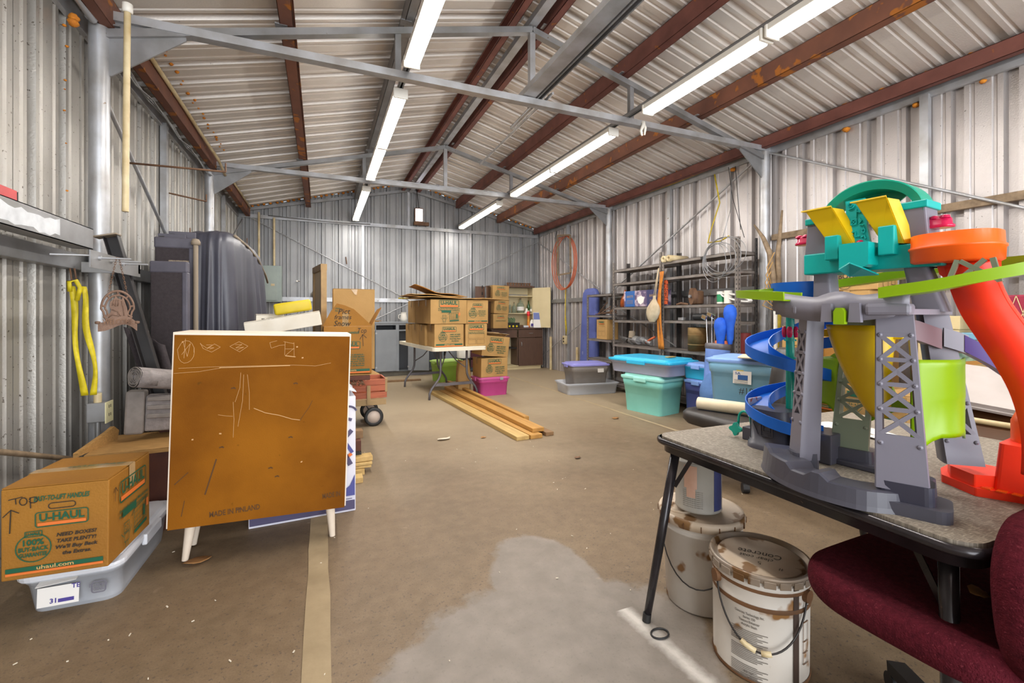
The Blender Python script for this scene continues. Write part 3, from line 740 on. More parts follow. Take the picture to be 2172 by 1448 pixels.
# things leaning on the left wall
mat('dark_carpet', '3b3436', 0.95, 0, '332c2e', 60, 3, bump=0.4, bscale=300)
mat('slate_vinyl', '55525c', 0.6, 0, '4a4750', 12)
mat('black_paint', '1f1b1a', 0.5, 0, '2a2422', 12)
mat('drape_fabric', '45454f', 0.42, 0, '3c3b44', 3, 4, bump=0.06, bscale=40)
mat('dusty_edge', '8a7c6a', 0.8)
def cover_panel(loc, w, h, label, hasp, rot=(0, 0, 0)):
    t = thing('bed_cover_panel', label, 'panel', loc, rot=rot)
    b = MB(); b.span((-w / 2, -.02, 0), (w / 2, .02, h), .008); b.build('board', 'dark_carpet', t)
    MB().span((-w / 2 - .004, -.024, h - .075), (w / 2 + .004, .024, h + .004), .01).build('edge_trim', 'slate_vinyl', t)
    MB().span((w / 2 - .03, -.025, 0), (w / 2 + .005, .025, h - .07), .008).build('edge_trim', 'slate_vinyl', t)
    if hasp:
        b = MB(); b.span((-.03, -.04, h - .18), (.09, -.021, h - .165)); b.build('hinge_bar', 'dusty_edge', t)
        for i in range(3): MB().span((-.025 + i * .042, -.052, h - .24), (-.003 + i * .042, -.021, h - .165), .003).build('hinge_tab', 'dusty_edge', t)
    return t
cover_panel((-.99, 4.02, 0), .235, 1.76, 'taller dark carpeted panel with a triple hinge standing at left wall', True)
cover_panel((-.955, 3.76, 0), .215, 1.56, 'dark carpeted panel with grey edges in front of taller hinged panel', False, (0, 0, -.12))
t = thing('galvanized_pole', 'dull grey pole with a domed cap between dark panels and draped cover', 'pole', (-.852, 3.97, 0))
MB().cyl((0, 0, 0), (0, 0, 1.72), .016, n=12).build('pipe', 'dusty_edge', t)
MB().lathe([(.001, 1.76), (.02, 1.755), (.03, 1.735), (.03, 1.715), (.016, 1.71)], n=12).build('cap', 'dusty_edge', t)
# two flat grey rails on top behind
for i, (x, z) in enumerate(((-1.10, 1.80), (-1.05, 1.83))):
    t = thing('folded_rail', ('left', 'right')[i] + 'most of two flat grey rails showing above the hinged dark panel', 'rail', (x, 4.09 + i * .06, 0))
    MB().span((-.01, -.012, 0), (.16, .012, z), .003).build('rail_body', 'slate_vinyl', t)
    MB().span((.0, -.018, z - .06), (.03, -.012, z - .02)).build('slot_plate', 'black_rubber', t)
# black steel channel leaning on the wall
t = thing('steel_channel', 'black steel channel leaning on the left wall behind the horse sign', 'bar', (-.90, 3.42, .62), rot=(0, -.24, 0))
b = MB(); b.span((-.035, -.025, -.13), (-.031, .025, 1.08)); b.span((.031, -.025, -.13), (.035, .025, 1.08)); b.span((-.035, .021, -.13), (.035, .025, 1.08)); b.build('channel_body', 'black_paint', t)
MB().span((-.07, -.055, 1.078), (.04, .03, 1.086)).build('end_flange', 'dusty_edge', t)
MB().cyl((0, .02, .90), (0, -.0, .90), .012, n=10).build('bolt', 'light_steel', t)
# dark folded tarp leaning beside it
t = thing('vinyl_tarp', 'dark limp vinyl sheet slumped against the wall below the horse sign', 'tarp', (-1.05, 3.74, 0))
b = MB(); rows = []
for i in range(16):
    u = i / 15; rows.append([(-.12 + .30 * u + .22 * v * (1 - .3 * u), -.1 + .03 * math.sin(v * 12 + u * 3) - .1 * u, 1.12 - 1.1 * u + .0 * v - .12 * v * (1 - u)) for v in [j / 11 for j in range(12)]])
b.grid(rows); o = b.build('sheet', 'dark_carpet', t); solid(o, .006)
# draped machine cover
t = thing('equipment_cover', 'tall dark fabric cover draped over equipment near left back wall', 'cover', (-.84, 5.42, 0), -.02)
b = MB(); rows = []; NP, NZ = 120, 22
for iz in range(NZ + 1):
    v = iz / NZ; row = []
    for ip in range(NP):
        a = 2 * PI * ip / NP; ca, sa = math.cos(a), math.sin(a)
        ex = 5.0
        rr = (abs(ca) ** ex + abs(sa) ** ex) ** (-1 / ex)
        sx, sy = (.185 + .10 * v), 1.05 + .1 * v
        sag = 0.24 * max(0, sa) ** 1.0
        if v < .12:
            q = math.sin(v / .12 * PI / 2); k = .55 + .45 * q; z = 1.93 - (1 - math.cos(v / .12 * PI / 2)) * .10
        else:
            k = 1; z = 1.83 - (v - .12) / .88 * 1.78
        fold = (math.sin(a * 15 + math.sin(a * 5) * 2 + v) * .026 + math.sin(a * 37 + v * 3) * .011) * min(1, v * 1.6)
        z += -sag * (sy * sa * rr * k > .2) * min(1, (sy * sa * rr * k - .2) * 1.5) * (1 - v)
        row.append((ca * rr * sx * k + ca * fold * 1.6, sa * rr * sy * k + sa * fold, z + noise.noise(Vector((ca * 3, sa * 3, v * 6))) * .02))
    rows.append(row)
b.grid(rows[::-1], True, True); b.add(rows[0], [tuple(range(NP))]); o = b.build('drape', 'drape_fabric', t)
for yy in (-1.12, -.4, .3):
    pass
b = MB(); b.tube([(.17, -.9, 1.88), (.19, -.4, 1.86), (.2, .2, 1.80), (.2, .8, 1.68), (.2, 1.0, 1.6)], .012, 6); b.build('hem_seam', 'dusty_edge', t)

# galvanized channel with a spirit level on it, shelf at left wall
t = thing('galvanized_channel', 'galvanized channel lying on the wall rail at left edge, smeared with white paint', 'channel', (-1.27, 2.30, 1.565))
b = MB(); b.span((.0, -1.2, 0), (.09, .95, .004)); b.span((.086, -1.2, 0), (.09, .95, .115)); b.span((0, -1.2, .111), (.09, .95, .115)); b.build('channel_body', 'grey_steel', t)
rr_ = random.Random(11)
n = 14; pts = [(.0905, -.02 + .62 * i / n, .018 + rr_.uniform(-.012, .012)) for i in range(n + 1)]; pt2 = [(.0905, -.02 + .62 * i / n, .095 + rr_.uniform(-.015, .012)) for i in range(n + 1)]
b = MB(); b.strip(pts, pt2); b.build('paint_smear', mat('white_paint', 'd9dcdf', 0.6, 0, 'b9bcc0', 12), t)
t = thing('spirit_level', 'red spirit level with a black vial window on the channel', 'level', (-1.22, 2.2, 1.682))
b = MB(); b.span((-.014, -.4, 0), (.014, .42, .05), .003); b.build('frame', mat('level_red', 'c22a2e', 0.4, 0, 'a81f24', 10), t)
MB().span((.0141, .2, .01), (.0155, .29, .042)).build('vial_window', 'black_rubber', t)
MB().span((-.0135, .421, .004), (.0135, .428, .046)).build('end_cap', 'black_rubber', t)
# bracket end with three bolts that the sign hangs from
t = thing('bolt_bracket', 'grey steel end plate with long bolts on the left wall rail', 'bracket', (-1.09, 2.84, 1.43))
b = MB(); b.span((-.21, .59, .02), (.06, .62, .08)); b.span((.055, -.03, .0), (.06, .62, .085)); b.build('plate', 'grey_steel', t)
for i, (y, l) in enumerate(((.06, .13), (.2, .13), (.34, .12))):
    b = MB(); b.cyl((.06, y, .055), (.06 + l, y, .055), .005, n=8); b.cyl((.06, y, .055), (.07, y, .055), .012, n=6); b.build('bolt', 'light_steel', t)
b = MB(); b.cyl((.058, -.0, .06), (-.09, -.03, .055), .005, n=8); b.build('bolt', 'light_steel', t)

# cast iron horse sign
mat('cast_iron', '7c6150', 0.65, 0.25, '6a5040', 20, bump=0.3, bscale=80)
t = thing('horse_sign', 'rusty brown cast iron welcome sign with horse head in a horseshoe, hanging by chains', 'sign', (-.955, 2.90, 1.125), .36)
t.scale = (.72, .8, 1)
def flatM(z=0): return Matrix(((1, 0, 0, 0), (0, 0, -1, z), (0, 1, 0, 0), (0, 0, 0, 1)))
b = MB()
for rr2, tt in ((.088, .007), (.067, .006)):
    pts = [(rr2 * math.cos(math.radians(a)) * (1 - .12 * (a < 0 or a > 180)), 0, .105 + rr2 * math.sin(math.radians(a)) * 1.02) for a in range(-50, 231, 10)]
    b.tube(pts, tt, 6)
for a in range(-30, 211, 40): b.cyl((.064 * math.cos(math.radians(a)), 0, .105 + .064 * math.sin(math.radians(a))), (.09 * math.cos(math.radians(a)), 0, .105 + .09 * math.sin(math.radians(a))), .006, n=6)
b.build('horseshoe', 'cast_iron', t)
b = MB(); head = [(-.055, .035), (.0, .03), (.045, .03), (.055, .075), (.05, .11), (.035, .15), (.028, .168), (.02, .152), (.0, .158), (-.012, .172), (-.02, .155), (-.04, .14), (-.045, .115), (-.035, .10), (-.04, .085), (-.056, .07), (-.06, .05)]
b.prism(head, .012, flatM(.006)); o = b.build('horse_head', 'cast_iron', t); bevel(o, .004)
b = MB()
for q in ([(-.03, .135), (-.012, .118), (-.005, .125)], [(-.05, .06), (-.03, .075), (-.005, .07)], [(-.02, .15), (-.03, .12)], [(-.008, .152), (-.014, .12)], [(.004, .15), (.0, .118)], [(.02, .145), (.03, .1), (.035, .06)], [(-.03, .1), (0, .09), (.02, .06)], [(.0, .09), (.005, .05)]):
    b.tube([(x, -.008, z) for x, z in q], .0028, 5)
b.build('bridle_relief', 'cast_iron', t)
b = MB(); up = []; lo = []
for i in range(17):
    u = i / 16; x = -.105 + .21 * u; z = .012 + .028 * math.sin(u * PI) - .012 * math.sin(u * 2 * PI); up.append((x, -.01 - .01 * math.sin(u * PI), z + .022)); lo.append((x, -.01 - .01 * math.sin(u * PI), z - .022))
b.strip(lo, up); o = b.build('banner', 'cast_iron', t); solid(o, .01)
for s in (-1, 1):
    MB().lathe([(.001, -.008), (.014, -.006), (.016, 0), (.014, .006), (.001, .008)], (s * .105, -.002, .035), 10).build('scroll_end', 'cast_iron', t)
b = MB(); text(b, 'WELCOME', 0, .038, .026, flatM(-.026), .16, .02, z=0); o = b.build('raised_letters', 'rust_brown', t); solid(o, .004)
for s in (-1, 1):
    b = MB(); p0 = Vector((s * .05, 0, .185)); p1 = Vector((s * .006, 0, .365)); nl = 15
    for i in range(nl):
        c_ = p0.lerp(p1, (i + .5) / nl); dv = (p1 - p0).normalized(); l = (p1 - p0).length / nl * .68
        sd = Vector((0, 1, 0)) if i % 2 else dv.cross(Vector((0, 1, 0)))
        b.tube([c_ + dv * l * math.cos(a) + sd * .0045 * math.sin(a) for a in [2 * PI * j / 8 for j in range(8)]], .0014, 4, True)
    tag(b.build('chain', 'rust_brown', t), kind='stuff')

# yellow strap, conduit and outlet on the column
mat('yellow_web', 'd3c01a', 0.55, 0, 'bca80f', 30)
t = thing('tow_strap', 'yellow webbing strap hanging doubled from the left wall rail', 'strap', (-1.30, 3.30, 0))
for k_, (dx, ph) in enumerate(((-.012, 0), (.028, 1.3))):
    b = MB(); ctr = []
    for i in range(26):
        u = i / 25; ctr.append((.02 + dx * (1 + .6 * math.sin(u * 3)) + .055 * u + .006 * math.sin(u * 9 + ph), .012 * math.sin(u * 7 + ph), 1.36 - .62 * u))
    b.strip([(x - .012 + .006 * math.sin(z * 14 + ph), y - .006, z) for x, y, z in ctr], [(x + .012, y + .008 * math.sin(z * 20), z) for x, y, z in ctr], True)
    o = b.build('webbing', 'yellow_web', t); solid(o, .006)
b = MB(); b.tube([(.0, 0, 1.33), (.0, -.01, 1.385), (.03, -.01, 1.39), (.045, 0, 1.35), (.03, 0, 1.28)], .012, 6); b.build('loop', 'yellow_web', t)
b = MB(); b.tube([(.01, 0, 1.38), (.0, 0, 1.46), (.02, 0, 1.46), (.03, 0, 1.38)], .004, 6); b.build('hanging_hook', 'rust_brown', t)
t = thing('outlet_box', 'cream electrical outlet box on the conduit below the yellow strap', 'outlet', (-1.215, 3.46, .56))
MB().span((-.06, -.04, 0), (.03, .03, .115), .005).build('box', 'grey_steel', t)
MB().span((.031, -.052, -.008), (.037, .052, .118), .002).build('cover_plate', mat('cream_plate', 'd8d0a4', 0.45), t)
b = MB()
for z in (.03, .08):
    for y in (-.012, .012): b.span((.0372, y - .003, z), (.0382, y + .003, z + .018))
tag(b.build('sockets', 'black_rubber', t), kind='stuff')
MB().cyl((-.02, 0, .115), (-.02, 0, .17), .02, n=10).build('connector', 'pvc_cream', t)
b = MB(); b.cyl((-.02, .0, -.56), (-.02, .0, 0.0), .014, n=10); b.build('conduit', 'grey_steel', t)
# hanging PVC pipe
t = thing('hanging_pipe', 'cream plastic pipe hanging from the roof at upper left', 'pipe', (-1.052, 3.3, 1.80))
MB().cyl((0, 0, 0), (.01, 0, 1.2), .0165, n=14).build('pipe', 'pvc_cream', t)
MB().lathe([(.018, 1.16), (.026, 1.165), (.026, 1.21), (.018, 1.215)], (.01, 0, 0), 14).build('coupling', 'white_enamel', t)
# pipe along the left eave, loose cables
b = MB(); b.tube([(-1.172, 3.95, 3.12), (-1.172, 5.0, 3.12), (-1.165, 5.7, 3.10), (-1.12, 6.25, 3.03), (-1.10, 6.55, 2.93)], .017, 8); o = b.build('eave_pipe', 'pvc_cream'); tag(o, 'cream pipe along the left eave bending down at the second column', 'pipe')
b = MB(); b.tube([(-1.174, 6.75, 3.12), (-1.174, 8.0, 3.12), (-1.174, 9.3, 3.12)], .016, 8); o = b.build('eave_pipe', 'pvc_cream'); tag(o, 'cream pipe along the left eave beyond the second column', 'pipe')
for i in range(4):
    b = MB(); b.tube([(-1.27 + .012 * i, 3.7 + j * .36, 2.93 - .015 * i + .03 * math.sin(j * 2.1 + i)) for j in range(9)], .005, 5); o = b.build('cable', 'grey_steel')
    tag(o, '%s of four thin grey cables sagging below the left eave' % ('topmost', 'second from the top', 'third from the top', 'lowest')[i], 'cable', 'cables under the left eave')
# wall hooks
def hook(p, d, label):
    t = thing('wall_hook', label, 'hook', p)
    b = MB(); d = Vector(d); b.tube([(0, 0, 0), tuple(d), tuple(d + Vector((0, 0, .001)))], .008, 6); b.build('arm', 'rust_brown', t)
    b = MB(); b.cyl(tuple(d), tuple(d + Vector((0, 0, .07))), .006, n=6); b.build('tip', 'rust_brown', t)
hook((-1.33, 4.25, 2.34), (.62, .0, .01), 'long thin rusty bar sticking out of the left wall, middle height')
hook((-1.33, 5.2, 2.35), (.28, .1, -.03), 'short rusty hook on the left wall stud, below the eave')
hook((-1.33, 5.2, 1.98), (.15, .08, -.005), 'small rusty hook low on the left wall stud above the dark cover')
hook((-1.23, 6.55, 2.05), (.36, .05, .05), 'thin rusty bar at second left column above the dark cover')
# stack behind the printed box: white plastic leg frame, rolled canvas, splintered tray
mat('grey_vinyl', '807872', 0.7, 0, '6f6761', 20); mat('canvas', '8f8784', 0.8, 0, '78706d', 25, bump=.3, bscale=80)
mat('rough_wood', 'b4894f', 0.75, 0, '96703c', 14, stretch=(1, 8, 8)); mat('dark_red_wood', '5a2f1f', 0.7, 0, '47241a', 10)
t = thing('canvas_roll', 'rolled pale canvas lying behind the cabinet, its folded end towards us', 'tarp', (-.83, 3.30, .81), rot=(0, .2, .75))
b = MB(); n = 40; prof = []
for i in range(n):
    a = 2 * PI * i / n; prof.append((.062 * math.cos(a) * (1 + .08 * math.sin(3 * a)), .062 * math.sin(a) * (1 + .1 * math.sin(2 * a + 1))))
b.grid([[(x, p_[0], p_[1]) for p_ in prof] for x in (-.19, .12, .45)], True, True); b.build('roll', 'canvas', t)
b = MB()
for i in range(6):
    b.strip([(-.193 - .004 * (i % 2), -.052 + .018 * i, -.04 + .008 * math.sin(i)), (-.193, -.055 + .02 * i, .0), (-.193 - .004 * (i % 2), -.045 + .016 * i, .045)], [(-.1, -.052 + .018 * i, -.04), (-.1, -.055 + .02 * i, 0), (-.1, -.045 + .016 * i, .045)], True)
o = b.build('folds', 'canvas', t); solid(o, .004)
for k in range(4):
    b = MB(); b.tube([(-.196, (.058 - .013 * k) * math.cos(a) * (1 + .12 * math.sin(3 * a)), (.058 - .013 * k) * math.sin(a) * (1 + .1 * math.sin(2 * a + 1))) for a in [2 * PI * i / 24 for i in range(24)]], .0035, 5, True); b.build('rolled_edge', 'grey_vinyl', t)
t = thing('slotted_panel', 'dirty white panel with three slotted arms under the canvas roll', 'panel', (-.85, 3.31, .50), rot=(0, .04, .10))
MB().span((-.20, -.05, 0), (-.11, .05, .25), .012).build('end_block', 'grey_vinyl', t)
MB().span((-.11, -.03, .01), (.4, .06, .22), .01).build('folded_sheet', 'canvas', t)
for i in range(3): MB().span((-.10, -.048, .09 + i * .05), (.03, -.034, .115 + i * .05), .004).build('slotted_arm', 'grey_vinyl', t)
t = thing('wooden_tray', 'broken plywood drawer with a splintered edge behind the printed box', 'drawer', (-.82, 3.25, 0.0), .05)
b = MB(); b.span((-.32, -.18, .0), (.38, .22, .44)); b.build('crate_body', 'dark_red_wood', t)
b = MB(); b.span((-.33, -.20, .44), (.38, .24, .465)); b.build('top_board', 'rough_wood', t)
b = MB(); b.prism([(-.34, 0), (.0, 0), (.02, .05), (-.03, .085), (-.08, .07), (-.34, .02)], .02, Matrix(((.2, 0, .98, -.30), (.98, 0, -.2, .12), (0, 1, 0, .465), (0, 0, 0, 1)))); b.build('splintered_side', 'rough_wood', t)
MB().span((-.1, .2, .465), (.38, .235, .56)).build('back_rail', 'dark_red_wood', t)
# ---------------------------------------------------------------- middle left: stack behind the cabinet, wagon
def board_box(name, label, cat, p, size, m, rz=0, rot=None, bev=.003, group=None):
    b = MB(); b.span((-size[0] / 2, -size[1] / 2, 0), (size[0] / 2, size[1] / 2, size[2]), bev)
    o = b.build(name, m); o.location = p; o.rotation_euler = rot if rot else (0, 0, rz); return tag(o, label, cat, group)
mat('wood_pine', 'b98a45', 0.6, 0, 'a5773a', 3, 5, stretch=(9, .8, 9), bump=.1, bscale=60)
mat('wood_pine_pale', 'c4a468', 0.6, 0, 'b08f56', 3, 5, stretch=(9, .8, 9), bump=.1, bscale=60)
mat('wood_pine_end', '8a6a48', 0.7, 0, '775a3c', 20)
mat('wagon_red', 'b2603f', 0.6, 0, '9c5136', 6, stretch=(1, 6, 6), spots='c9a888', sscale=14, sth=.72)
mat('wagon_pale', 'a88a5e', 0.6, 0, '957a52', 8)
mat('gold_frame', '9a7a48', 0.45, 0.2, '846538', 12); mat('mirror_glass', 'b79a62', 0.3, 0.1); mat('float_yellow', 'cdb61e', 0.5, 0, 'c2a815', 6)
# plank cart that carries the carton pile
t = thing('utility_cart', 'low dark plank cart under the carton marked snow, behind the cabinet', 'cart', (-.17, 4.45, 0))
MB().span((-.30, -.26, .62), (.57, .60, .66), .004).build('deck', 'dark_red_wood', t)
MB().span((-.30, -.62, .62), (.16, -.262, .66), .004).build('deck', 'dark_red_wood', t)
for sx in (-.25, .16):
    for sy in (-.55, .5): MB().span((sx - .02, sy - .02, .05), (sx + .02, sy + .02, .62)).build('leg', 'dark_red_wood', t); MB().cyl((sx, sy - .012, .025), (sx, sy + .012, .025), .025, n=12).build('wheel', 'black_rubber', t)
b = MB(); rnd = random.Random(5)
for i in range(26):
    x = rnd.uniform(.25, .5); b.tube([(x, -.23, .62), (x + rnd.uniform(-.03, .03), -.24, .6), (x + rnd.uniform(-.05, .05), -.235, .575)], .006, 4)
tag(b.build('torn_lint', 'rust_brown', t), kind='stuff')
MB().box((.42, .0, .668), (.42, .5, .006), (0, .02, .1)).build('card_sheet', 'cardboard', t)
# carton with raised flaps, hand lettered
def snow(mb, F, w, d, h):
    M = F['f']; W = w
    mb.use(2)
    text(mb, 'Top', W * .30, h * .40, .045, M, .075, -.005, .2); line(mb, [(W * .31, h * .32), (W * .32, h * .08)], .004, M); line(mb, [(W * .25, h * .22), (W * .31, h * .32), (W * .39, h * .25)], .004, M)
    mb.use(0); text(mb, 'HANDLES', W * .13, h * .36, .018, M, .09, .03, .2)
    logo(mb, W * .02, h * .1, W * .48, M)
    mb.use(0)
    for i, s in enumerate(('BUY A BUNDLE--', 'SAVE EVEN MORE!', 'Buy Our Bundle', 'Boxes and We\'ll', 'Give You Up to', '$10 of Bonus!')): text(mb, s, W * .16, -h * .1 - i * .019, .012, M, .15, .03, .2)
    stripes(mb, -h * .42, W * .92, M)
t = carton('amber moving carton with open flaps hand lettered snow, behind the cabinet', (.215, 4.40, .675), (.40, .36, .425), .0, snow, flaps=False, tape=False, m='cardboard_amber')
b = MB(); M = Matrix.Translation((0, -.175, .425)) @ Matrix.Rotation(.14, 4, 'X') @ Matrix(((1, 0, 0, 0), (0, 0, -1, 0), (0, 1, 0, 0), (0, 0, 0, 1)))
b.prism([(-.205, 0), (.205, 0), (.05, .15), (-.03, .185), (-.09, .20), (-.14, .13)], .004, M); b.build('front_flap', 'cardboard_amber', t)
mb = MB(); mb.use(2); M2 = M @ Matrix.Translation((0, 0, .0065))
for s, x, y, hh, ww in (('Pict', -.03, .128, .048, .10), ('frames', -.04, .078, .04, .14), ('Snow', -.045, .022, .05, .14)): text(mb, s, x, y, hh, M2, ww, .004, .25, z=0)
mb.use(0); text(mb, 'UNA', -.085, .155, .014, M2, .04, .02, z=0); text(mb, 'ALL', -.09, .135, .014, M2, .035, .02, z=0)
tag(mb.build('hand_lettering', PR, t), kind='stuff')
b = MB(); M = Matrix.Translation((.20, 0, .425)) @ Matrix.Rotation(PI / 2, 4, 'Z') @ Matrix.Rotation(.5, 4, 'X') @ Matrix(((1, 0, 0, 0), (0, 0, -1, 0), (0, 1, 0, 0), (0, 0, 0, 1)))
b.prism([(-.17, 0), (.17, 0), (.14, .17), (-.12, .19)], .004, M); b.build('side_flap', 'cardboard_amber', t)
b = MB(); b.box((-.02, -.186, .48), (.05, .003, .12), (.14, 0, .0)); b.build('tape_strip', 'packing_tape', t)
# tall carton and gilt frame behind
t = carton('plain tall brown carton standing behind the carton marked snow', (.295, 4.76, .66), (.385, .19, .79), .02, None, flaps=True, tape=False, m='cardboard')
b = MB(); b.add([(-.03, -.101, .785), (.03, -.101, .787), (.02, -.103, .73), (-.0, -.103, .74)], [(0, 1, 2, 3)]); o = b.build('torn_tape', 'packing_tape', t)
t = thing('gilt_mirror', 'large gilt framed mirror standing edge on beside the tall brown carton', 'mirror', (-.02, 4.90, .66), .13)
MB().bar((0, -.30, .0), (0, -.30, .97), .05, .05, up=(0, 1, 0)).build('frame_side', 'gold_frame', t)
MB().bar((0, .28, .0), (0, .28, .97), .05, .05, up=(0, 1, 0)).build('frame_side', 'gold_frame', t)
MB().bar((0, -.325, .985), (0, .31, 1.0), .055, .06).build('frame_top', 'gold_frame', t)
MB().span((-.02, -.32, .0), (.03, .30, .06)).build('frame_bottom', 'gold_frame', t)
MB().span((-.012, -.28, .06), (.012, .26, .97)).build('mirror_pane', 'mirror_glass', t)
# white cartons and yellow float
t = carton('flat white carton at the bottom of the pile beside the snow carton', (-.26, 4.02, .66), (.46, .32, .37), .03, None, m='white_card')
t = carton('dirty white long carton tilted up to the right under the yellow float', (-.26, 4.02, 1.075), (.53, .28, .11), .03, None, m='white_card', rot=(0, -.17, .03))
def ends(mb, F, w, d, h):
    mb.use(2)
    for i in range(5): rect(mb, -.06 + i * .03, -.01, .022, .012, F['f'])
    for i in range(3): rect(mb, -.05 + i * .035, .015, .022, .007, F['f'])
t = carton('short white carton with black print behind the tilted long one', (-.385, 4.15, 1.10), (.2, .10, .10), .12, ends, m='white_card')
t = thing('foam_float', 'yellow foam block lying on the tilted white carton', 'float', (-.20, 3.98, 1.215), rot=(0, -.17, .05))
b = MB(); b.span((-.133, -.085, 0), (.133, .085, .088), .016); b.build('block', 'float_yellow', t)
# short offcuts on the floor and the dolly wheel
for i, (z, x1, dy) in enumerate(((0, .31, 0), (.042, .36, .02), (.064, .365, .01), (.086, .37, .03))):
    board_box('lumber_offcut', 'pine offcut in small stack right of the white violet carton, %s' % ('at the bottom', 'second from the bottom', 'third from the bottom', 'on top')[i], 'lumber', (x1 - .26, 3.60 + dy, z), (.5, .1, .04 if i == 0 else (.035 if i == 3 else .019)), 'wood_pine_pale', .02 * i)
board_box('lumber_offcut', 'single pale pine offcut on the floor in front of the small stack', 'lumber', (.15, 3.43, 0), (.25, .09, .04), 'wood_pine_pale', 0)
board_box('lumber_offcut', 'reddish block sticking out above the small offcut stack', 'lumber', (.13, 3.75, .235), (.34, .09, .06), 'wood_pine_end', 0)
t = thing('hand_dolly', 'furniture dolly with black wheel behind the small offcut stack', 'dolly', (.02, 3.78, 0))
MB().span((-.3, -.15, .16), (.26, .15, .235)).build('deck', 'dark_red_wood', t)
for x in (-.22, .20):
    for y in (-.1, .1): MB().cyl((x, y - .02, .08), (x, y + .02, .08), .08, n=18).build('wheel', 'black_rubber', t)
# wooden stake wagon
t = thing('toy_wagon', 'red wooden stake wagon with black white-hubbed wheels behind the cabinet', 'wagon', (.26, 5.25, 0), .03)
MB().span((-.40, -.19, .235), (.38, .19, .265)).build('bed', 'wagon_pale', t)
for sy in (-.19, .19):
    MB().span((-.41, sy - .01, .225), (.385, sy + .01, .285), .003).build('bed_rail', 'wagon_pale', t)
    for z in (.30, .375, .44): MB().span((-.41, sy - .009, z), (.385, sy + .009, z + .063), .003).build('stake_slat', 'wagon_red', t)
    for x in (-.3, .20): MB().span((x - .018, sy - .022 * (1 if sy < 0 else -1) - .006, .24), (x + .018, sy - .022 * (1 if sy < 0 else -1) + .006, .44)).build('upright', 'wagon_pale', t)
for sx in (-.40, .385):
    for z in (.30, .375, .44): MB().span((sx - .009, -.19, z), (sx + .009, .19, z + .063), .003).build('end_slat', 'wagon_red', t)
    MB().span((sx - .012, -.20, .36), (sx + .012, -.16, .51), .003).build('corner_post', 'wagon_pale', t)
for sx in (-.28, .255):
    MB().cyl((sx, -.17, .10), (sx, .17, .10), .01, n=8).build('axle', 'black_rubber', t)
    b = MB(); b.bar((sx - .08, -.1, .23), (sx - .01, -.1, .11), .02, .012); b.build('axle_brace', 'black_rubber', t)
    for sy in (-1, 1):
        w_ = MB(); M = Matrix.Translation((sx, sy * .19, .10)) @ Matrix.Rotation(PI / 2 * sy, 4, 'X')
        w_.lathe([(.068, -.02), (.088, -.024), (.10, -.016), (.10, .016), (.088, .024), (.068, .02)], n=28, M=M); o = w_.build('tire', 'black_rubber', t)
        h_ = MB(); h_.lathe([(.001, .008), (.03, .008), (.034, .014), (.048, .010), (.060, .016), (.068, .016), (.07, .0), (.07, -.012), (.001, -.012)], n=28, M=M); hub = h_.build('hub_disc', mat('hub_white', 'c4b2a4', .55) if 'hub_white' not in MATS else 'hub_white', t)
        c_ = MB(); c_.cyl((0, 0, .012), (0, 0, .032), .018, .014, 12, M=M); c_.build('hub_cap', 'grey_steel', hub)

# ---------------------------------------------------------------- back wall: grey cabinets, panel, small things
mat('cabinet_grey', '8f949a', 0.5, 0, '858a8f', 4); mat('cabinet_dark', '5d6064', 0.6); mat('plinth_dirty', '6e6a60', 0.7, 0, '5d584e', 10)
t = thing('base_cabinet', 'long grey base cabinet with open doors along the back wall', 'cabinet', (.72, 9.0, 0))
MB().span((-.75, -.02, 1.03), (2.05, .42, 1.06), .003).build('worktop', 'cabinet_grey', t)
MB().span((-.72, .04, 0), (2.0, .40, .09)).build('plinth', 'plinth_dirty', t)
MB().span((-.72, .39, .09), (2.0, .41, 1.03)).build('back_panel', 'cabinet_dark', t)
MB().span((-.72, 0, .09), (2.0, .40, .11)).build('floor_panel', 'cabinet_dark', t)
for x in (-.72, .10, .23, .62, 1.15, 1.55, 1.98): MB().span((x, 0.0, .09), (x + .02, .39, 1.03)).build('divider', 'cabinet_grey', t)
for x0, x1, z0, z1 in ((-.72, 2.0, .88, .905), (-.72, 2.0, .995, 1.03)): MB().span((x0, -.005, z0), (x1, .012, z1)).build('face_rail', 'cabinet_grey', t)
for x in (.06, .62, 1.12): MB().span((x, -.006, .1), (x + .06, .012, 1.0)).build('face_stile', 'cabinet_grey', t)
def cabdoor(x, ang, w_, label=None):
    d = MB(); d.span((0, -.02, 0), (w_, 0, .80), .003); o = d.build('door', 'cabinet_grey', t); o.location = (x, -.006, .105); o.rotation_euler = (0, 0, ang)
    for z in (.06, .72): h = MB(); h.span((-.008, -.026, z), (.025, -.02, z + .03)); h.build('hinge', 'light_steel', o)
cabdoor(.24, -.0, .39); cabdoor(.86, -.5, .42); cabdoor(-.66, 0, .36); cabdoor(1.60, 0, .38)
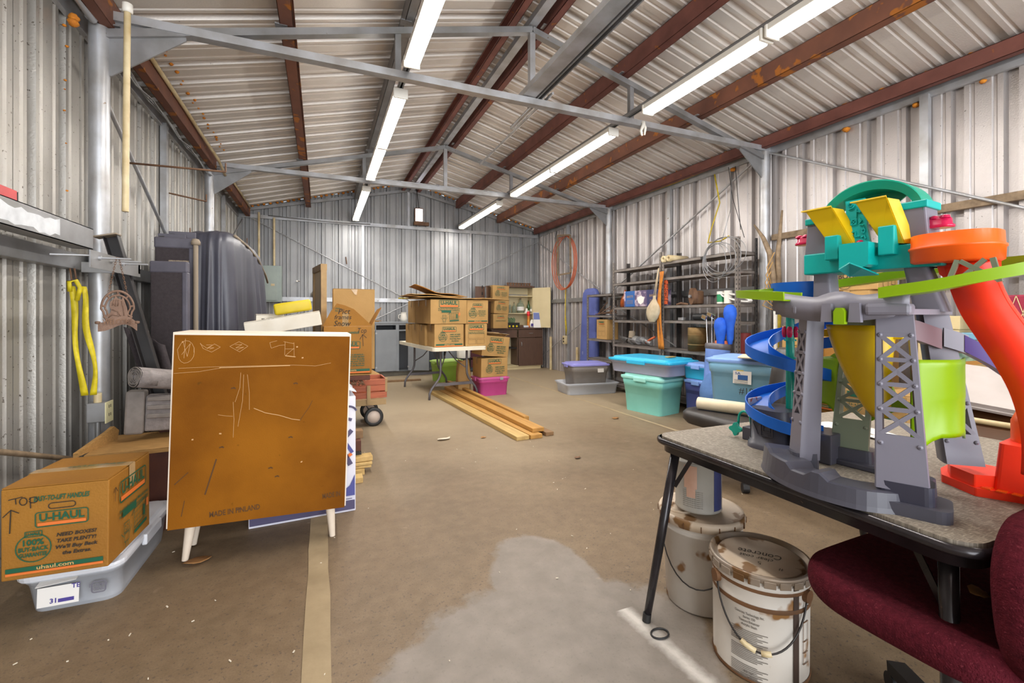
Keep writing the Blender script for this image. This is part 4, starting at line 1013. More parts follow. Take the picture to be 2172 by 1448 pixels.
# electric panel and conduits
mat('panel_green', '9aa59f', 0.45, 0.1, '8f9a95', 6)
t = thing('breaker_panel', 'grey green breaker panel on the back wall beside the dark draped cover', 'panel', (-.78, 9.34, 1.43))
MB().span((-.2, -.10, 0), (.11, .06, .66), .006).build('enclosure', 'panel_green', t)
d = MB(); d.span((-.18, -.115, .03), (.04, -.101, .63), .003); dd = d.build('door', 'panel_green', t)
MB().span((-.06, -.122, .29), (.0, -.115, .33)).build('latch_label', 'pvc_cream', dd)
MB().cyl((-.02, .0, .66), (-.02, .0, 1.55), .02, n=10).build('conduit', 'pvc_cream', t)
b = MB(); b.cyl((-1.04, 9.30, 0), (-1.04, 9.30, 3.05), .018, n=10); o = b.build('conduit_pipe', 'pvc_cream'); tag(o, 'cream conduit up the left back corner', 'pipe')
b = MB(); b.tube([(-.9, 9.38, 3.02), (0, 9.38, 2.99), (.5, 9.38, 2.985), (.9, 9.38, 3.0)], .008, 5); o = b.build('cable', 'grey_steel'); tag(o, 'dark cable along the upper rail of the back wall', 'cable')
b = MB(); b.lathe([(.001, .11), (.04, .10), (.065, .06), (.06, .02), (.03, 0), (.001, 0)], n=10); b.v = [(x * random.uniform(.85, 1.15), y * random.uniform(.85, 1.15), z) for x, y, z in b.v]
o = b.build('crumpled_foil', mat('foil', 'c9c2b8', .3, .6, 'a89c90', 30, bump=.5)); o.location = (-.12, 9.40, 1.535); tag(o, 'crumpled foil lump on the back wall rail near the breaker panel', 'foil')
for x, z in ((-.42, 1.83), (.02, 1.81)):
    t = thing('porcelain_knob', 'small white insulator on the back wall, %s of two' % ('left' if x < -.2 else 'right'), 'insulator', (x, 9.44, z))
    MB().cyl((0, 0, 0), (0, -.05, 0), .016, n=10).build('knob', 'white_enamel', t); MB().cyl((0, -.03, 0), (.05, -.03, .0), .006, n=6).build('wire_stub', 'rust_brown', t)
for x, z0, z1 in ((.46, 2.19, 2.33),):
    b = MB(); b.bar((x, 9.42, z0), (x - .02, 9.40, z1), .014, .014); o = b.build('metal_peg', 'rust_brown'); tag(o, 'short dark peg sticking up behind the cross rod on the back wall', 'peg')
b = MB(); b.tube([(1.45, 9.40, 1.535), (2.0, 9.4, 1.53), (2.4, 9.39, 1.535), (2.75, 9.4, 1.53)], .012, 6); o = b.build('cord_length', 'yellow_cord'); tag(o, 'yellow cord lying along the back wall rail behind the folding table', 'cable')
t = thing('white_pitcher', 'white jug on the grey base cabinet left of the stacked cartons', 'jug', (1.52, 9.18, 1.06))
MB().lathe([(.001, 0), (.06, 0), (.07, .06), (.055, .14), (.05, .17), (.058, .19)], n=16).build('jug_body', 'white_enamel', t); b = MB(); b.tube([(-.055, 0, .15), (-.1, 0, .13), (-.1, 0, .07), (-.065, 0, .05)], .008, 6); b.build('handle', 'white_enamel', t)
b = MB(); b.span((-.1, -.05, 0), (.11, .05, .015)); b.span((-.05, -.06, .015), (.15, .04, .025)); o = b.build('wood_scrap', 'rough_wood'); o.location = (.92, 9.1, 1.06); tag(o, 'scrap of wood on the left end of grey base cabinet', 'wood')
# drawer unit with maroon fronts, partly hidden
t = thing('drawer_tower', 'small grey drawer tower with maroon drawers behind the right cartons', 'drawers', (3.0, 9.0, 0))
b = MB(); b.span((-.16, .0, 0), (-.14, .3, 1.08)); b.span((.13, 0, 0), (.15, .3, 1.08)); b.span((-.16, 0, 1.07), (.15, .3, 1.09)); b.span((-.16, .29, 0), (.15, .3, 1.08)); b.build('case', 'cabinet_grey', t)
for i in range(5): MB().span((-.135, .01, .1 + i * .19), (.125, .28, .26 + i * .19), .004).build('drawer', mat('maroon_plastic', '4b1a22', .4) if 'maroon_plastic' not in MATS else 'maroon_plastic', t)
t = thing('spray_bottle', 'white bottle standing on the drawer tower', 'bottle', (2.98, 9.12, 1.09)); MB().lathe([(.001, 0), (.045, 0), (.048, .16), (.03, .22), (.014, .25), (.014, .29)], n=14).build('bottle_body', 'white_enamel', t); MB().box((0, -.02, .31), (.03, .08, .03)).build('trigger_head', 'light_steel', t)
b = MB(); b.lathe([(.055, 0), (.055, .34), (.06, .36), (.001, .36)], n=18); o = b.build('flue_pipe', 'light_steel'); o.location = (3.02, 9.28, 1.09); tag(o, 'short silver pipe standing behind the right cartons', 'pipe')

# brown hutch with open doors
mat('walnut_laminate', '5d4436', 0.5, 0, '513a2e', 4, 6, stretch=(14, 14, 1.2)); mat('hutch_inside', 'd9c9a0', 0.55, 0, 'cfbe94', 3)
t = thing('kitchen_hutch', 'walnut brown kitchen hutch with cream inside and open doors in back right corner', 'cabinet', (3.34, 9.04, 0))
W = 1.22
for x in (0, W - .02): MB().span((x, 0, .07), (x + .02, .38, .88)).build('side_panel', 'walnut_laminate', t)
MB().span((.02, .36, .07), (W - .02, .38, .88)).build('back_panel', 'hutch_inside', t)
MB().span((-.02, -.03, .88), (W + .02, .39, .91), .003).build('counter', 'walnut_laminate', t)
MB().span((0, .03, 0), (W - .03, .36, .07)).build('plinth', 'hutch_inside', t); MB().span((.02, 0, .07), (W - .02, .36, .09)).build('floor_shelf', 'hutch_inside', t)
MB().span((.02, .02, .46), (.62, .36, .48)).build('shelf', 'black_rubber', t)
MB().span((.60, 0, .09), (.62, .36, .70)).build('divider', 'walnut_laminate', t)
for x0, x1 in ((.0, .60), (.62, W)):
    d = MB(); d.span((x0 + .005, -.02, .70), (x1 - .005, .0, .87), .003); o = d.build('drawer', 'walnut_laminate', t); xm = (x0 + x1) / 2
    h = MB(); h.tube([(xm - .05, -.02, .79), (xm - .045, -.04, .79), (xm + .045, -.04, .79), (xm + .05, -.02, .79)], .005, 6); h.build('handle', 'light_steel', o)
d = MB(); d.span((.63, -.02, .08), (W, .0, .69), .003); o = d.build('door', 'walnut_laminate', t); h = MB(); h.tube([(.69, -.02, .60), (.69, -.045, .59), (.69, -.045, .52), (.69, -.02, .51)], .006, 6); h.build('handle', 'light_steel', o)
# upper part
for x in (0.02, W - .20): MB().span((x, .10, .91), (x + .02, .38, 1.80)).build('side_panel', 'walnut_laminate' if x < .5 else 'hutch_inside', t)
MB().span((.0, .08, 1.80), (W - .16, .39, 1.83)).build('top_panel', 'walnut_laminate', t); MB().span((.04, .36, .91), (W - .20, .38, 1.80)).build('back_panel', 'hutch_inside', t)
MB().span((.04, .10, 1.60), (W - .20, .36, 1.62)).build('shelf', 'hutch_inside', t); MB().span((.04, .10, 1.215), (W - .20, .36, 1.235)).build('shelf', 'hutch_inside', t)
d = MB(); d.span((0, -.02, 0), (.46, 0, .88)); o = d.build('door', 'hutch_inside', t); o.location = (W - .18, .10, .915); o.rotation_euler = (0, 0, -1.05)
d = MB(); d.span((0, .0005, 0), (.46, .006, .88)); e = d.build('door_face', 'walnut_laminate', o)
d = MB(); d.span((-.46, -.02, 0), (0, 0, .88)); o = d.build('door', 'walnut_laminate', t); o.location = (.03, .10, .915); o.rotation_euler = (0, 0, 1.0); h = MB(); h.tube([(-.40, .0, .14), (-.40, .03, .15), (-.40, .03, .25), (-.40, 0, .26)], .007, 6); h.build('handle', 'light_steel', o)
t2 = thing('spare_door', 'brown laminate door with dark hinge marks behind the hutch, left of it', 'door', (3.16, 9.12, .0))
MB().span((-.15, 0, .3), (.06, .025, 1.80)).build('door_panel', 'walnut_laminate', t2)
for z in (.95, 1.15, 1.4, 1.62, 1.76): MB().span((-.01, -.006, z), (.015, 0, z + .06)).build('hinge_plate', 'black_rubber', t2)
t2 = thing('muffin_tin', 'dark muffin tin on top of the hutch', 'tray', (4.05, 9.26, 1.83))
MB().span((-.32, -.1, 0), (.32, .1, .015)).build('pan', 'rust_brown', t2)
for i in range(9):
    b = MB(); b.cyl((-.26 + i * .065, -.06, .015), (-.26 + i * .065, -.06, .075), .02, .03, 10); b.build('cup', 'rust_brown', t2)
# things in the hutch
mat('bottle_clear', '9fae98', 0.08, alpha=0.5, spec=.8); mat('bottle_green', '2c5a2a', 0.1, alpha=.85, spec=.8)
def bottle(p, r, h, neck, m, label, extra=None):
    t = thing('glass_bottle', label, 'bottle', p)
    MB().lathe([(.001, 0), (r, 0), (r, h * .55), (r * .8, h * .68), (neck, h * .8), (neck, h), (.001, h)], n=18).build('glass', m, t)
    MB().cyl((0, 0, h), (0, 0, h + .02), neck * 1.15, n=10).build('stopper', 'rust_brown', t)
    if extra: b = MB(); b.lathe([(r * 1.01, h * .18), (r * 1.01, h * .45)], n=18); b.v = [v for v in b.v]; b.build('paper_label', 'sticker_white', t)
    return t
t2 = bottle((4.125, 9.28, 1.236), .085, .31, .022, 'bottle_clear', 'big clear glass jug on the middle hutch shelf', True)
b = MB(); b.tube([(.03, 0, .27), (.06, 0, .26), (.06, 0, .22)], .007, 6); b.build('ring_handle', 'bottle_clear', t2)
bottle((3.97, 9.28, 1.236), .05, .22, .01, 'bottle_clear', 'slim decanter on middle hutch shelf left of the big jug')
bottle((4.335, 9.30, 1.236), .036, .27, .013, 'bottle_green', 'tall dark green bottle on the middle hutch shelf')
bottle((4.375, 9.22, 1.236), .04, .20, .012, 'bottle_clear', 'pale green bottle with a label, rightmost on the middle hutch shelf', True)
t2 = thing('bird_figurine', 'white ornament on the middle hutch shelf right of big jug', 'ornament', (4.24, 9.2, 1.236)); MB().lathe([(.001, .11), (.02, .10), (.03, .075), (.022, .055), (.045, .03), (.05, .0)], n=12).build('figure', 'white_enamel', t2); MB().box((.04, 0, .03), (.05, .04, .05), None, .01).build('wing', 'white_enamel', t2)
t2 = thing('glass_stand', 'dusty glass lamp parts at the left of the middle hutch shelf', 'glassware', (3.86, 9.26, 1.236)); MB().lathe([(.045, 0), (.02, .03), (.012, .08), (.03, .12), (.025, .16), (.008, .19)], n=14).build('stem', 'bottle_clear', t2)
t2 = thing('oven_tray', 'flat dark tray on the top hutch shelf', 'tray', (4.0, 9.24, 1.622)); MB().span((-.22, -.1, 0), (.24, .1, .02), .005).build('tray_body', 'grey_steel', t2)
t2 = thing('seedling_tray', 'black seedling tray with yellow labels and green ties on the hutch counter', 'tray', (3.86, 9.14, .912))
MB().span((-.13, -.08, 0), (.15, .08, .11), .004).build('tray_body', 'black_rubber', t2)
for i in range(3): MB().cyl((-.09 + i * .085, -.081, .035), (-.09 + i * .085, -.084, .035), .022, n=14).build('round_label', mat('label_yellow', 'e0c61c', .5) if 'label_yellow' not in MATS else 'label_yellow', t2)
b = MB()
for i in range(7): b.tube([(-.1 + i * .025, 0, .1), (-.11 + i * .03, 0, .18), (-.08 + i * .02, .01, .22 - .01 * (i % 3))], .008, 5)
tag(b.build('plant_ties', mat('tie_green', '1f7a4a', .6), t2), kind='stuff')
for i, (x, lab) in enumerate(((4.06, 'left'), (4.10, 'right'))): b = MB(); b.cyl((0, 0, 0), (0, 0, .06), .018, n=12); o = b.build('small_jar', 'rust_brown'); o.location = (x, 9.12, .912); tag(o, '%s of two tiny brown jars on the hutch counter' % lab, 'jar')
t2 = thing('spray_can', 'red and yellow spray can on the hutch counter', 'can', (4.24, 9.1, .912)); MB().cyl((0, 0, 0), (0, 0, .26), .03, n=14).build('can_body', mat('can_yellow', 'd99a2a', .35, 0, 'cf3a2a', 9), t2); MB().lathe([(.03, .26), (.036, .28), (.036, .34), (.02, .36), (.001, .36)], n=14).build('cap', mat('can_red', 'd8262e', .35), t2)
t2 = thing('cleaner_bottle', 'white and purple cleaner bottle right of the red spray can', 'bottle', (4.31, 9.07, .912)); MB().lathe([(.001, 0), (.05, 0), (.055, .09), (.035, .15), (.016, .18)], n=14, sy=.6).build('bottle_body', 'white_enamel', t2); b = MB(); b.box((0, -.034, .06), (.07, .004, .06)); b.build('label', 'print_purple', t2)
t2 = thing('soap_pack', 'small clear pack lying at the front of the hutch counter', 'pack', (4.16, 9.06, .912)); MB().span((-.06, -.03, 0), (.06, .03, .05), .015).build('pack_body', 'clear_plastic_lid', t2)
t2 = thing('leaning_magazine', 'leaning magazines with blue cover inside the open hutch door', 'magazine', (4.40, 8.97, .912), rot=(-.12, 0, -.25)); MB().span((-.09, -.01, 0), (.09, .01, .34)).build('booklet', 'sticker_white', t2); MB().span((-.085, -.012, .18), (.085, -.0101, .33)).build('cover_print', mat('cover_blue', '6a76b0', .5), t2); MB().span((-.06, .012, 0), (.13, .03, .33)).build('booklet', 'white_card', t2)
# three cartons balanced on the hutch counter's left
def pr_small(mb, F, w, d, h): logo(mb, 0, h * .3, w * .5, F['f']); seal(mb, -w * .2, -h * .1, min(w, h) * .2, F['f']); need(mb, w * .2, 0, w * .36, F['f'])
carton('carton at the bottom of the three stacked on the hutch counter', (3.48, 8.96, .912), (.33, .22, .30), 0, pr_logo_only, 'cartons on the hutch')
carton('leaning middle carton of the three stacked on the hutch counter', (3.49, 8.96, 1.22), (.33, .22, .29), 0, pr_small, 'cartons on the hutch', rot=(0, .05, .04))
carton('topmost carton of the three stacked on the hutch counter', (3.48, 8.96, 1.52), (.36, .23, .29), 0, pr_small, 'cartons on the hutch', rot=(0, .04, -.03))

# ---------------------------------------------------------------- folding table with cartons
mat('table_white', 'e4dcc8', 0.45, 0, 'd9cfb8', 5); mat('leg_grey', '6f6c70', 0.45, .3, '5f5c5f', 8)
t = thing('folding_table', 'white folding table with grey bent legs carrying stacked cartons', 'table', (1.70, 6.98, 0), .09)
b = MB(); b.prism(rrect(.80, 1.86, .05, 4), .05, Matrix.Translation((0, 0, .70))); o = b.build('tabletop', 'table_white', t); bevel(o, .008)
for sy in (-1, 1):
    y = sy * .66
    for sx in (-1, 1):
        b = MB(); b.tube([(sx * .20, y, .71), (sx * .20, y, .40), (sx * .205, y, .34), (sx * .23, y, .28), (sx * .33, y, .15), (sx * .36, y, .09), (sx * .365, y, .0)], .0165, 10); b.build('leg', 'leg_grey', t)
    MB().span((-.285, y - .01, .185), (.285, y + .01, .225)).build('leg_crossbar', 'leg_grey', t)
    b = MB(); b.tube([(-.2, y, .42), (-.1, y - sy * .16, .52), (0, y - sy * .3, .69)], .008, 6); b.build('leg_brace', 'leg_grey', t)
    b = MB(); b.tube([(.2, y, .42), (.1, y - sy * .16, .52), (0, y - sy * .3, .69)], .008, 6); b.build('leg_brace', 'leg_grey', t)
TB = Matrix.Translation((1.70, 6.98, 0)) @ Matrix.Rotation(.09, 4, 'Z')
def on_table(x, y, z): return tuple(TB @ Vector((x, y, z)))
ZT = .752
def pr_A(mb, F, w, d, h): pr_side(mb, F, w, d, h)
def pr_B(mb, F, w, d, h): logo(mb, .0, h * .33, w * .55, F['f']); small_print(mb, 0, h * .13, w * .6, F['f'], 2); truck_art(mb, .02, -h * .2, w * .52, F['f'])
def pr_C(mb, F, w, d, h): logo(mb, 0, h * .34, w * .7, F['f']); small_print(mb, 0, h * .13, w * .75, F['f'], 2); fields(mb, 0, -h * .18, w * .75, h * .5, F['f'])
G = 'moving cartons on the folding table'
carton('lower left front carton on folding table, with the round buy back seal', on_table(-.14, -.70, ZT), (.43, .31, .315), .09, pr_A, G)
carton('lower right front carton on folding table, with boxed writing fields', on_table(.272, -.69, ZT), (.335, .31, .315), .09, pr_C, G)
carton('upper left front carton on folding table, with the truck drawing', on_table(-.145, -.66, ZT + .32), (.53, .40, .335), .09, pr_B, G)
carton('upper right front carton on folding table, under the right half of the flat sheets', on_table(.295, -.66, ZT + .32), (.33, .36, .335), .09, pr_A, G)
ords = ('second', 'third', 'fourth')
for i in range(3):
    carton('lower left carton on folding table, %s row back from the front' % ords[i], on_table(-.17, -.345 + i * .36, ZT), (.42, .33, .30 + .01 * (i % 2)), .09 + .02 * (i - 1), None, G)
    carton('lower right carton on folding table, %s row back from the front' % ords[i], on_table(.26, -.345 + i * .36, ZT), (.34, .33, .31), .09, None, G)
for i in range(2):
    carton('upper left carton on folding table, %s row back from the front' % ords[i], on_table(-.17, -.24 + i * .42, ZT + .32), (.44, .38, .34), .09, None, G)
    carton('upper right carton on folding table, %s row back from the front' % ords[i], on_table(.28, -.26 + i * .42, ZT + .32), (.34, .38, .34), .09, None, G)
# flattened cartons on top
for i, (x, y, z, w_, d_, rz, rx, ry, lab, m_) in enumerate(((.12, -.42, .685, 1.36, .9, .12, 0, .01, 'lowest and widest flattened carton on the table stack, its corner jutting out right', 'cardboard'), (-.10, -.38, .700, 1.05, .85, -.08, .012, .03, 'second flattened carton on the table stack', 'cardboard_dark'), (-.22, -.35, .722, .80, .8, .05, .0, .045, 'third flattened carton on the table stack, sticking out at left', 'cardboard'), (-.15, -.30, .765, .72, .7, -.05, .01, .11, 'topmost curled flattened carton on the table stack', 'cardboard_amber'))):
    b = MB(); n = 12; up = []
    rows = [[(-w_ / 2 + w_ * k / n, -d_ / 2 + d_ * j / 6, .006 * math.sin(k * .9 + i * 2) + (.20 * max(0, .45 - k / n) ** 1.2 if i == 3 else 0) + .004 * math.sin(j)) for k in range(n + 1)] for j in range(7)]
    b.grid(rows); o = b.build('flattened_carton', m_); solid(o, .009); o.location = on_table(x, y, ZT + z); o.rotation_euler = (rx, ry, rz); tag(o, lab, 'cardboard', 'flattened cartons on the table')
# under and beside the table
mat('lime_plastic', 'a2cc50', 0.4, 0, '98c248', 4); mat('lime_lid', 'bfdf7c', 0.4); mat('pink_plastic', 'c24a8c', 0.4, 0, 'b64080', 4); mat('pink_lid', 'bf5590', .4)
tub('storage_bin', 'lime green bin under the far end of the folding table', (2.10, 8.05, 0), .50, .36, .36, .25, 'lime_plastic', 'lime_lid', .84, .02)
tub('storage_bin', 'bright pink bin with two cartons on top, right of folding table', (2.36, 6.45, 0), .48, .38, .255, .06, 'pink_plastic', 'pink_lid', .88, .018)
b = MB(); b.box((0, 0, 0), (.05, .012, .04)); o = b.build('bin_clip', 'light_steel'); o.parent = bpy.data.objects['storage_bin.001']; o.location = (.1, -.205, .25)
carton('torn-topped carton standing in pink bin', (2.36, 6.45, .275), (.43, .33, .285), .08, pr_small, flaps=False)
t = carton('leaning crumpled carton on top of the pair by the folding table', (2.36, 6.47, .585), (.44, .36, .30), 0, pr_small, rot=(.04, .10, .12))
for sx in (-1, 1): MB().box((0, 0, 0), (.42, .17, .004), (sx * .25, 0, 0)).build('open_flap', 'packing_tape', t).location = (0, sx * .1, .325)
t = thing('paper_sack', 'crumpled brown paper sack left of the pink bin', 'bag', (1.99, 6.62, 0))
b = MB(); rows = []
for i in range(9):
    u = i / 8; k = 1 - .25 * max(0, u - .6) * 2
    rows.append([(x * k * (1 + .05 * math.sin(j * 2 + i)), y * k, .50 * u + (.03 * math.sin(j * 1.7) if i == 8 else 0)) for j, (x, y) in enumerate(rrect(.20, .16, .03, 3))])
b.grid(rows, True, True); b.build('sack', 'cardboard', t); b = MB(); b.box((.0, 0, .47), (.17, .12, .05), (.1, .15, 0), .02); b.build('crushed_top', 'cardboard', t)
# loose brown board on the floor, blue item
board_box('floor_board', 'short reddish board lying on the floor behind the folding table legs', 'lumber', (1.36, 8.25, 0), (.62, .09, .03), 'dark_red_wood' if False else 'wood_pine_end', -.03)
b = MB(); b.span((-.06, -.05, 0), (.06, .05, .13), .012); o = b.build('blue_container', mat('blue_small', '2f7fc4', .4)); o.location = (2.35, 8.3, 0); tag(o, 'small blue container on the floor right of the lime green bin', 'container')
t = thing('white_bucket', 'white and black tall container behind the lime bin, under the table edge', 'container', (2.62, 8.7, 0)); MB().lathe([(.001, 0), (.12, 0), (.14, .62), (.13, .63), (.001, .63)], n=18).build('bucket_body', 'white_enamel', t); MB().lathe([(.143, .1), (.148, .34)], n=18).build('black_band', 'black_rubber', t)
# lumber on the floor
LB = [(-.30, 0, .135, .04, 'outermost left plank', 'wood_pine_pale'), (-.155, 0, .13, .04, 'second plank from the left', 'wood_pine'), (.01, 0, .09, .038, 'short-ended dark plank lying under the upper two', 'wood_pine_end')]
for x, z, w_, h_, lab, m_ in LB:
    b = MB(); b.span((-w_ / 2, -1.45, 0), (w_ / 2, 1.45, h_), .004); o = b.build('plank', m_); o.location = (1.98 + x, 5.42 if x > -.1 else 5.38, z); o.rotation_euler = (0, 0, .066); tag(o, lab + ' of the lumber on the floor', 'lumber', 'lumber laid on the floor')
b = MB(); b.span((-.065, -1.45, 0), (.065, 1.45, .04), .004); o = b.build('plank', 'wood_pine'); o.location = (1.905, 5.46, .041); o.rotation_euler = (0, 0, .05); tag(o, 'brown plank on top of the lumber pile on the floor, middle one', 'lumber', 'lumber laid on the floor')
b = MB(); b.span((-.03, -1.45, 0), (.03, 1.45, .06), .004); o = b.build('plank', 'wood_pine'); o.location = (2.0, 5.88, .042); o.rotation_euler = (0, 0, .03); tag(o, 'rightmost slim plank set on edge beside the lumber pile', 'lumber', 'lumber laid on the floor')
# litter on the floor
mat('dry_leaf', 'a87a48', .8, 0, '8f6338', 30); mat('paper_scrap', 'cfc4b0', .8)
def leaf(p, s, label, m='dry_leaf', rz=0, cat='leaf', name='dry_leaf'):
    b = MB(); n = 10; rnd = random.Random(int(p[0] * 1000)); pts = [(s * (.6 + .4 * rnd.random()) * math.cos(2 * PI * i / n) * 1.3, s * (.5 + .5 * rnd.random()) * math.sin(2 * PI * i / n) * .8, .008 + rnd.uniform(0, s * .25)) for i in range(n)]
    b.add(pts + [(0, 0, .006)], [(i, (i + 1) % n, n) for i in range(n)], True); o = b.build(name, m); solid(o, .002); o.location = p; o.rotation_euler = (0, 0, rz); tag(o, label, cat)
leaf((-.545, 2.60, 0), .055, 'curled dry leaf in front of the cabinet leg'); leaf((1.08, 4.25, 0), .06, 'torn paper scrap with a dark edge on the floor in front of lumber', 'paper_scrap', .2, 'paper', 'paper_scrap')
leaf((3.12, 4.33, 0), .04, 'dry brown leaf on the floor left of the teal bin'); leaf((1.45, 4.15, 0), .028, 'small brown leaf beside the lumber ends'); leaf((1.97, 3.26, 0), .03, 'small dark leaf on the floor right of the lumber ends', 'rust_brown')
rnd = random.Random(21)
chips = MB()
for i in range(110):
    x, y = rnd.uniform(-1.0, 2.6), rnd.uniform(1.0, 4.6); a = rnd.uniform(0, PI); l = rnd.uniform(.003, .013); wd = rnd.uniform(.002, .005)
    if i < 30: x, y = rnd.uniform(-1.1, -.5), rnd.uniform(1.2, 1.9)
    chips.box((x, y, .0035), (l, wd, .003), (0, rnd.uniform(-.2, .2), a))
tag(chips.build('wood_chips', 'paper_scrap'), 'tiny pale wood chips scattered on the near floor', 'debris', None, 'stuff')
# ---------------------------------------------------------------- right wall: hoops, shelving and what is on it
mat('orange_tube', 'd0663a', .5, 0, 'b9542a', 10); mat('foam_blue', '5a66a8', .6, 0, '4c5796', 4, spots='a0a4c0', sscale=7, sth=.70); mat('shelf_steel', '8a827c', .5, .35, '766c64', 8, spots='6b523c', sscale=14, sth=.70); mat('shelf_dark', '57524f', .5, .3, '474341', 8)
b = MB()
for k in range(3):
    ph = k * .03; b.tube([(-.02 * k, (.43 + .015 * k) * math.cos(2 * PI * i / 40) + ph, (.53 + .012 * k) * math.sin(2 * PI * i / 40)) for i in range(40)], .009, 6, True)
o = b.build('hose_coil', 'orange_tube'); o.location = (4.58, 8.03, 2.26); tag(o, 'orange plastic pipe coiled in hoops, hung high at the far end of right wall', 'hose')
t = thing('frame_hanger', 'empty brown wooden frame hanging inside the orange hoops', 'frame', (4.52, 8.02, 2.02))
for a, c in (((0, -.26, .75), (0, .24, .82)), ((0, -.29, 0), (0, .24, .0)), ((0, -.26, .75), (0, -.29, 0)), ((0, .24, .82), (0, .24, 0))):
    MB().bar(a, c, .03, .025, up=(1, 0, 0)).build('rail', 'weathered_wood_strip', t)
b = MB(); b.tube([(.1, .45, .95), (.05, .45, .80), (0, .3, .79), (0, -.3, .76)], .012, 6); b.build('hanger_rod', 'grey_steel', t)
t = thing('foam_board', 'tall blue mattress-like board leaning in the far part of the right wall', 'board', (4.50, 7.05, 0), rot=(0, .03, 0))
b = MB(); rows = []
for z, s in ((0, 1.15), (.4, 1.1), (1.2, 1.0), (1.5, .97), (1.6, .9), (1.66, .7), (1.68, .4)):
    rows.append([(x * (1 if z < 1.5 else s), y * s, z) for x, y in rrect(.10, .50, .045, 4)])
b.grid(rows, True, True); b.add(rows[-1], [tuple(range(len(rows[-1])))]); b.build('pad', 'foam_blue', t)
t = thing('wall_outlet', 'small cream outlet on far right wall stud below the yellow cord', 'outlet', (4.58, 8.07, .60)); MB().span((-.03, -.045, 0), (.03, .045, .17), .004).build('box', 'pvc_cream', t)
b = MB()
for z in (.035, .095): b.span((-.033, -.02, z), (-.029, .02, z + .035))
tag(b.build('sockets', 'black_rubber', t), kind='stuff')
b = MB(); b.tube([(0, .02, .95), (.0, .03, .4), (0, -.02, .1), (0, .0, -.02), (0, .04, .3), (0, .02, .9)], .009, 5); o = b.build('hanging_cable', 'yellow_cord'); o.location = (4.58, 8.02, .80); tag(o, 'yellow cord hanging on the far right wall above the outlet', 'cable')
for i, (y, h) in enumerate(((8.72, .72), (7.62, .56))):
    b = MB(); b.cyl((0, 0, 0), (0, 0, h), .028, n=10); o = b.build('plastic_pipe', 'pvc_cream'); o.location = (4.60, y, 0); tag(o, 'cream pipe stub standing at the foot of the right wall, the %s one' % ('farther' if i == 0 else 'nearer'), 'pipe')

def upright(t, x, y, h, sx, sy, m='shelf_steel'):
    """slotted angle post; wings point to sx, sy"""
    b = MB(); wd = .042
    b.span((x, y, 0), (x + sx * wd, y + sy * .0025, h)); b.span((x, y, 0), (x + sx * .0025, y + sy * wd, h)); o = b.build('post', m, t)
    q = MB(); n = int(h / .05)
    for i in range(n): q.span((x - sx * .0008, y + sy * .016, .03 + i * .05), (x - sx * .0001, y + sy * .026, .05 + i * .05)); q.span((x + sx * .016, y - sy * .0008, .03 + i * .05), (x + sx * .026, y - sy * .0001, .05 + i * .05))
    tag(q.build('slot_holes', 'black_rubber', o), kind='stuff')
def shelf(t, x0, x1, y0, y1, z, m='shelf_steel'):
    b = MB(); b.span((x0, y0, z - .004), (x1, y1, z)); b.span((x0, y0, z - .036), (x0 + .003, y1, z)); b.span((x1 - .003, y0, z - .036), (x1, y1, z)); b.span((x0, y0, z - .036), (x1, y0 + .003, z)); b.span((x0, y1 - .003, z - .036), (x1, y1, z)); b.build('shelf', m, t)
X0, X1 = 4.26, 4.57
t = thing('steel_shelving', 'tall grey slotted steel shelving on the right wall, the bay away from the camera', 'shelving', (0, 0, 0)); LV = (.10, .52, .74, 1.115, 1.315, 1.69, 1.90)
for y, sy in ((5.98, -1),):
    upright(t, X0, y, 2.02, 1, sy); upright(t, X1, y, 2.02, -1, sy, 'shelf_dark')
upright(t, X0, 4.87, 2.05, 1, 1); upright(t, X1, 4.87, 2.05, -1, 1, 'shelf_dark')
for z in LV: shelf(t, X0 + .003, X1 - .003, 4.875, 5.975, z)
t = thing('steel_shelving', 'tall grey slotted steel shelving on right wall, the bay nearer the toy tower', 'shelving', (0, 0, 0))
upright(t, X0, 3.64, 2.07, 1, 1); upright(t, X1, 3.64, 2.07, -1, 1, 'shelf_dark'); upright(t, X0, 4.86, 2.05, 1, -1); upright(t, X1, 4.86, 2.05, -1, -1, 'shelf_dark')
for z in LV: shelf(t, X0 + .003, X1 - .003, 3.65, 4.855, z + (.01 if z > 1 else 0))
t = thing('steel_shelving', 'low steel shelving at the far end of the row, chest high', 'shelving', (0, 0, 0))
upright(t, X0, 6.74, 1.54, 1, -1); upright(t, X1, 6.74, 1.54, -1, -1, 'shelf_dark')
for z in (.10, .46, .79, 1.19, 1.54): shelf(t, X0 + .003, X1 - .003, 6.02, 6.73, z)
b = MB(); b.bar((X1, 6.05, .1), (X1, 6.7, 1.0), .02, .004, up=(1, 0, 0)); b.build('cross_brace', 'shelf_dark', t)
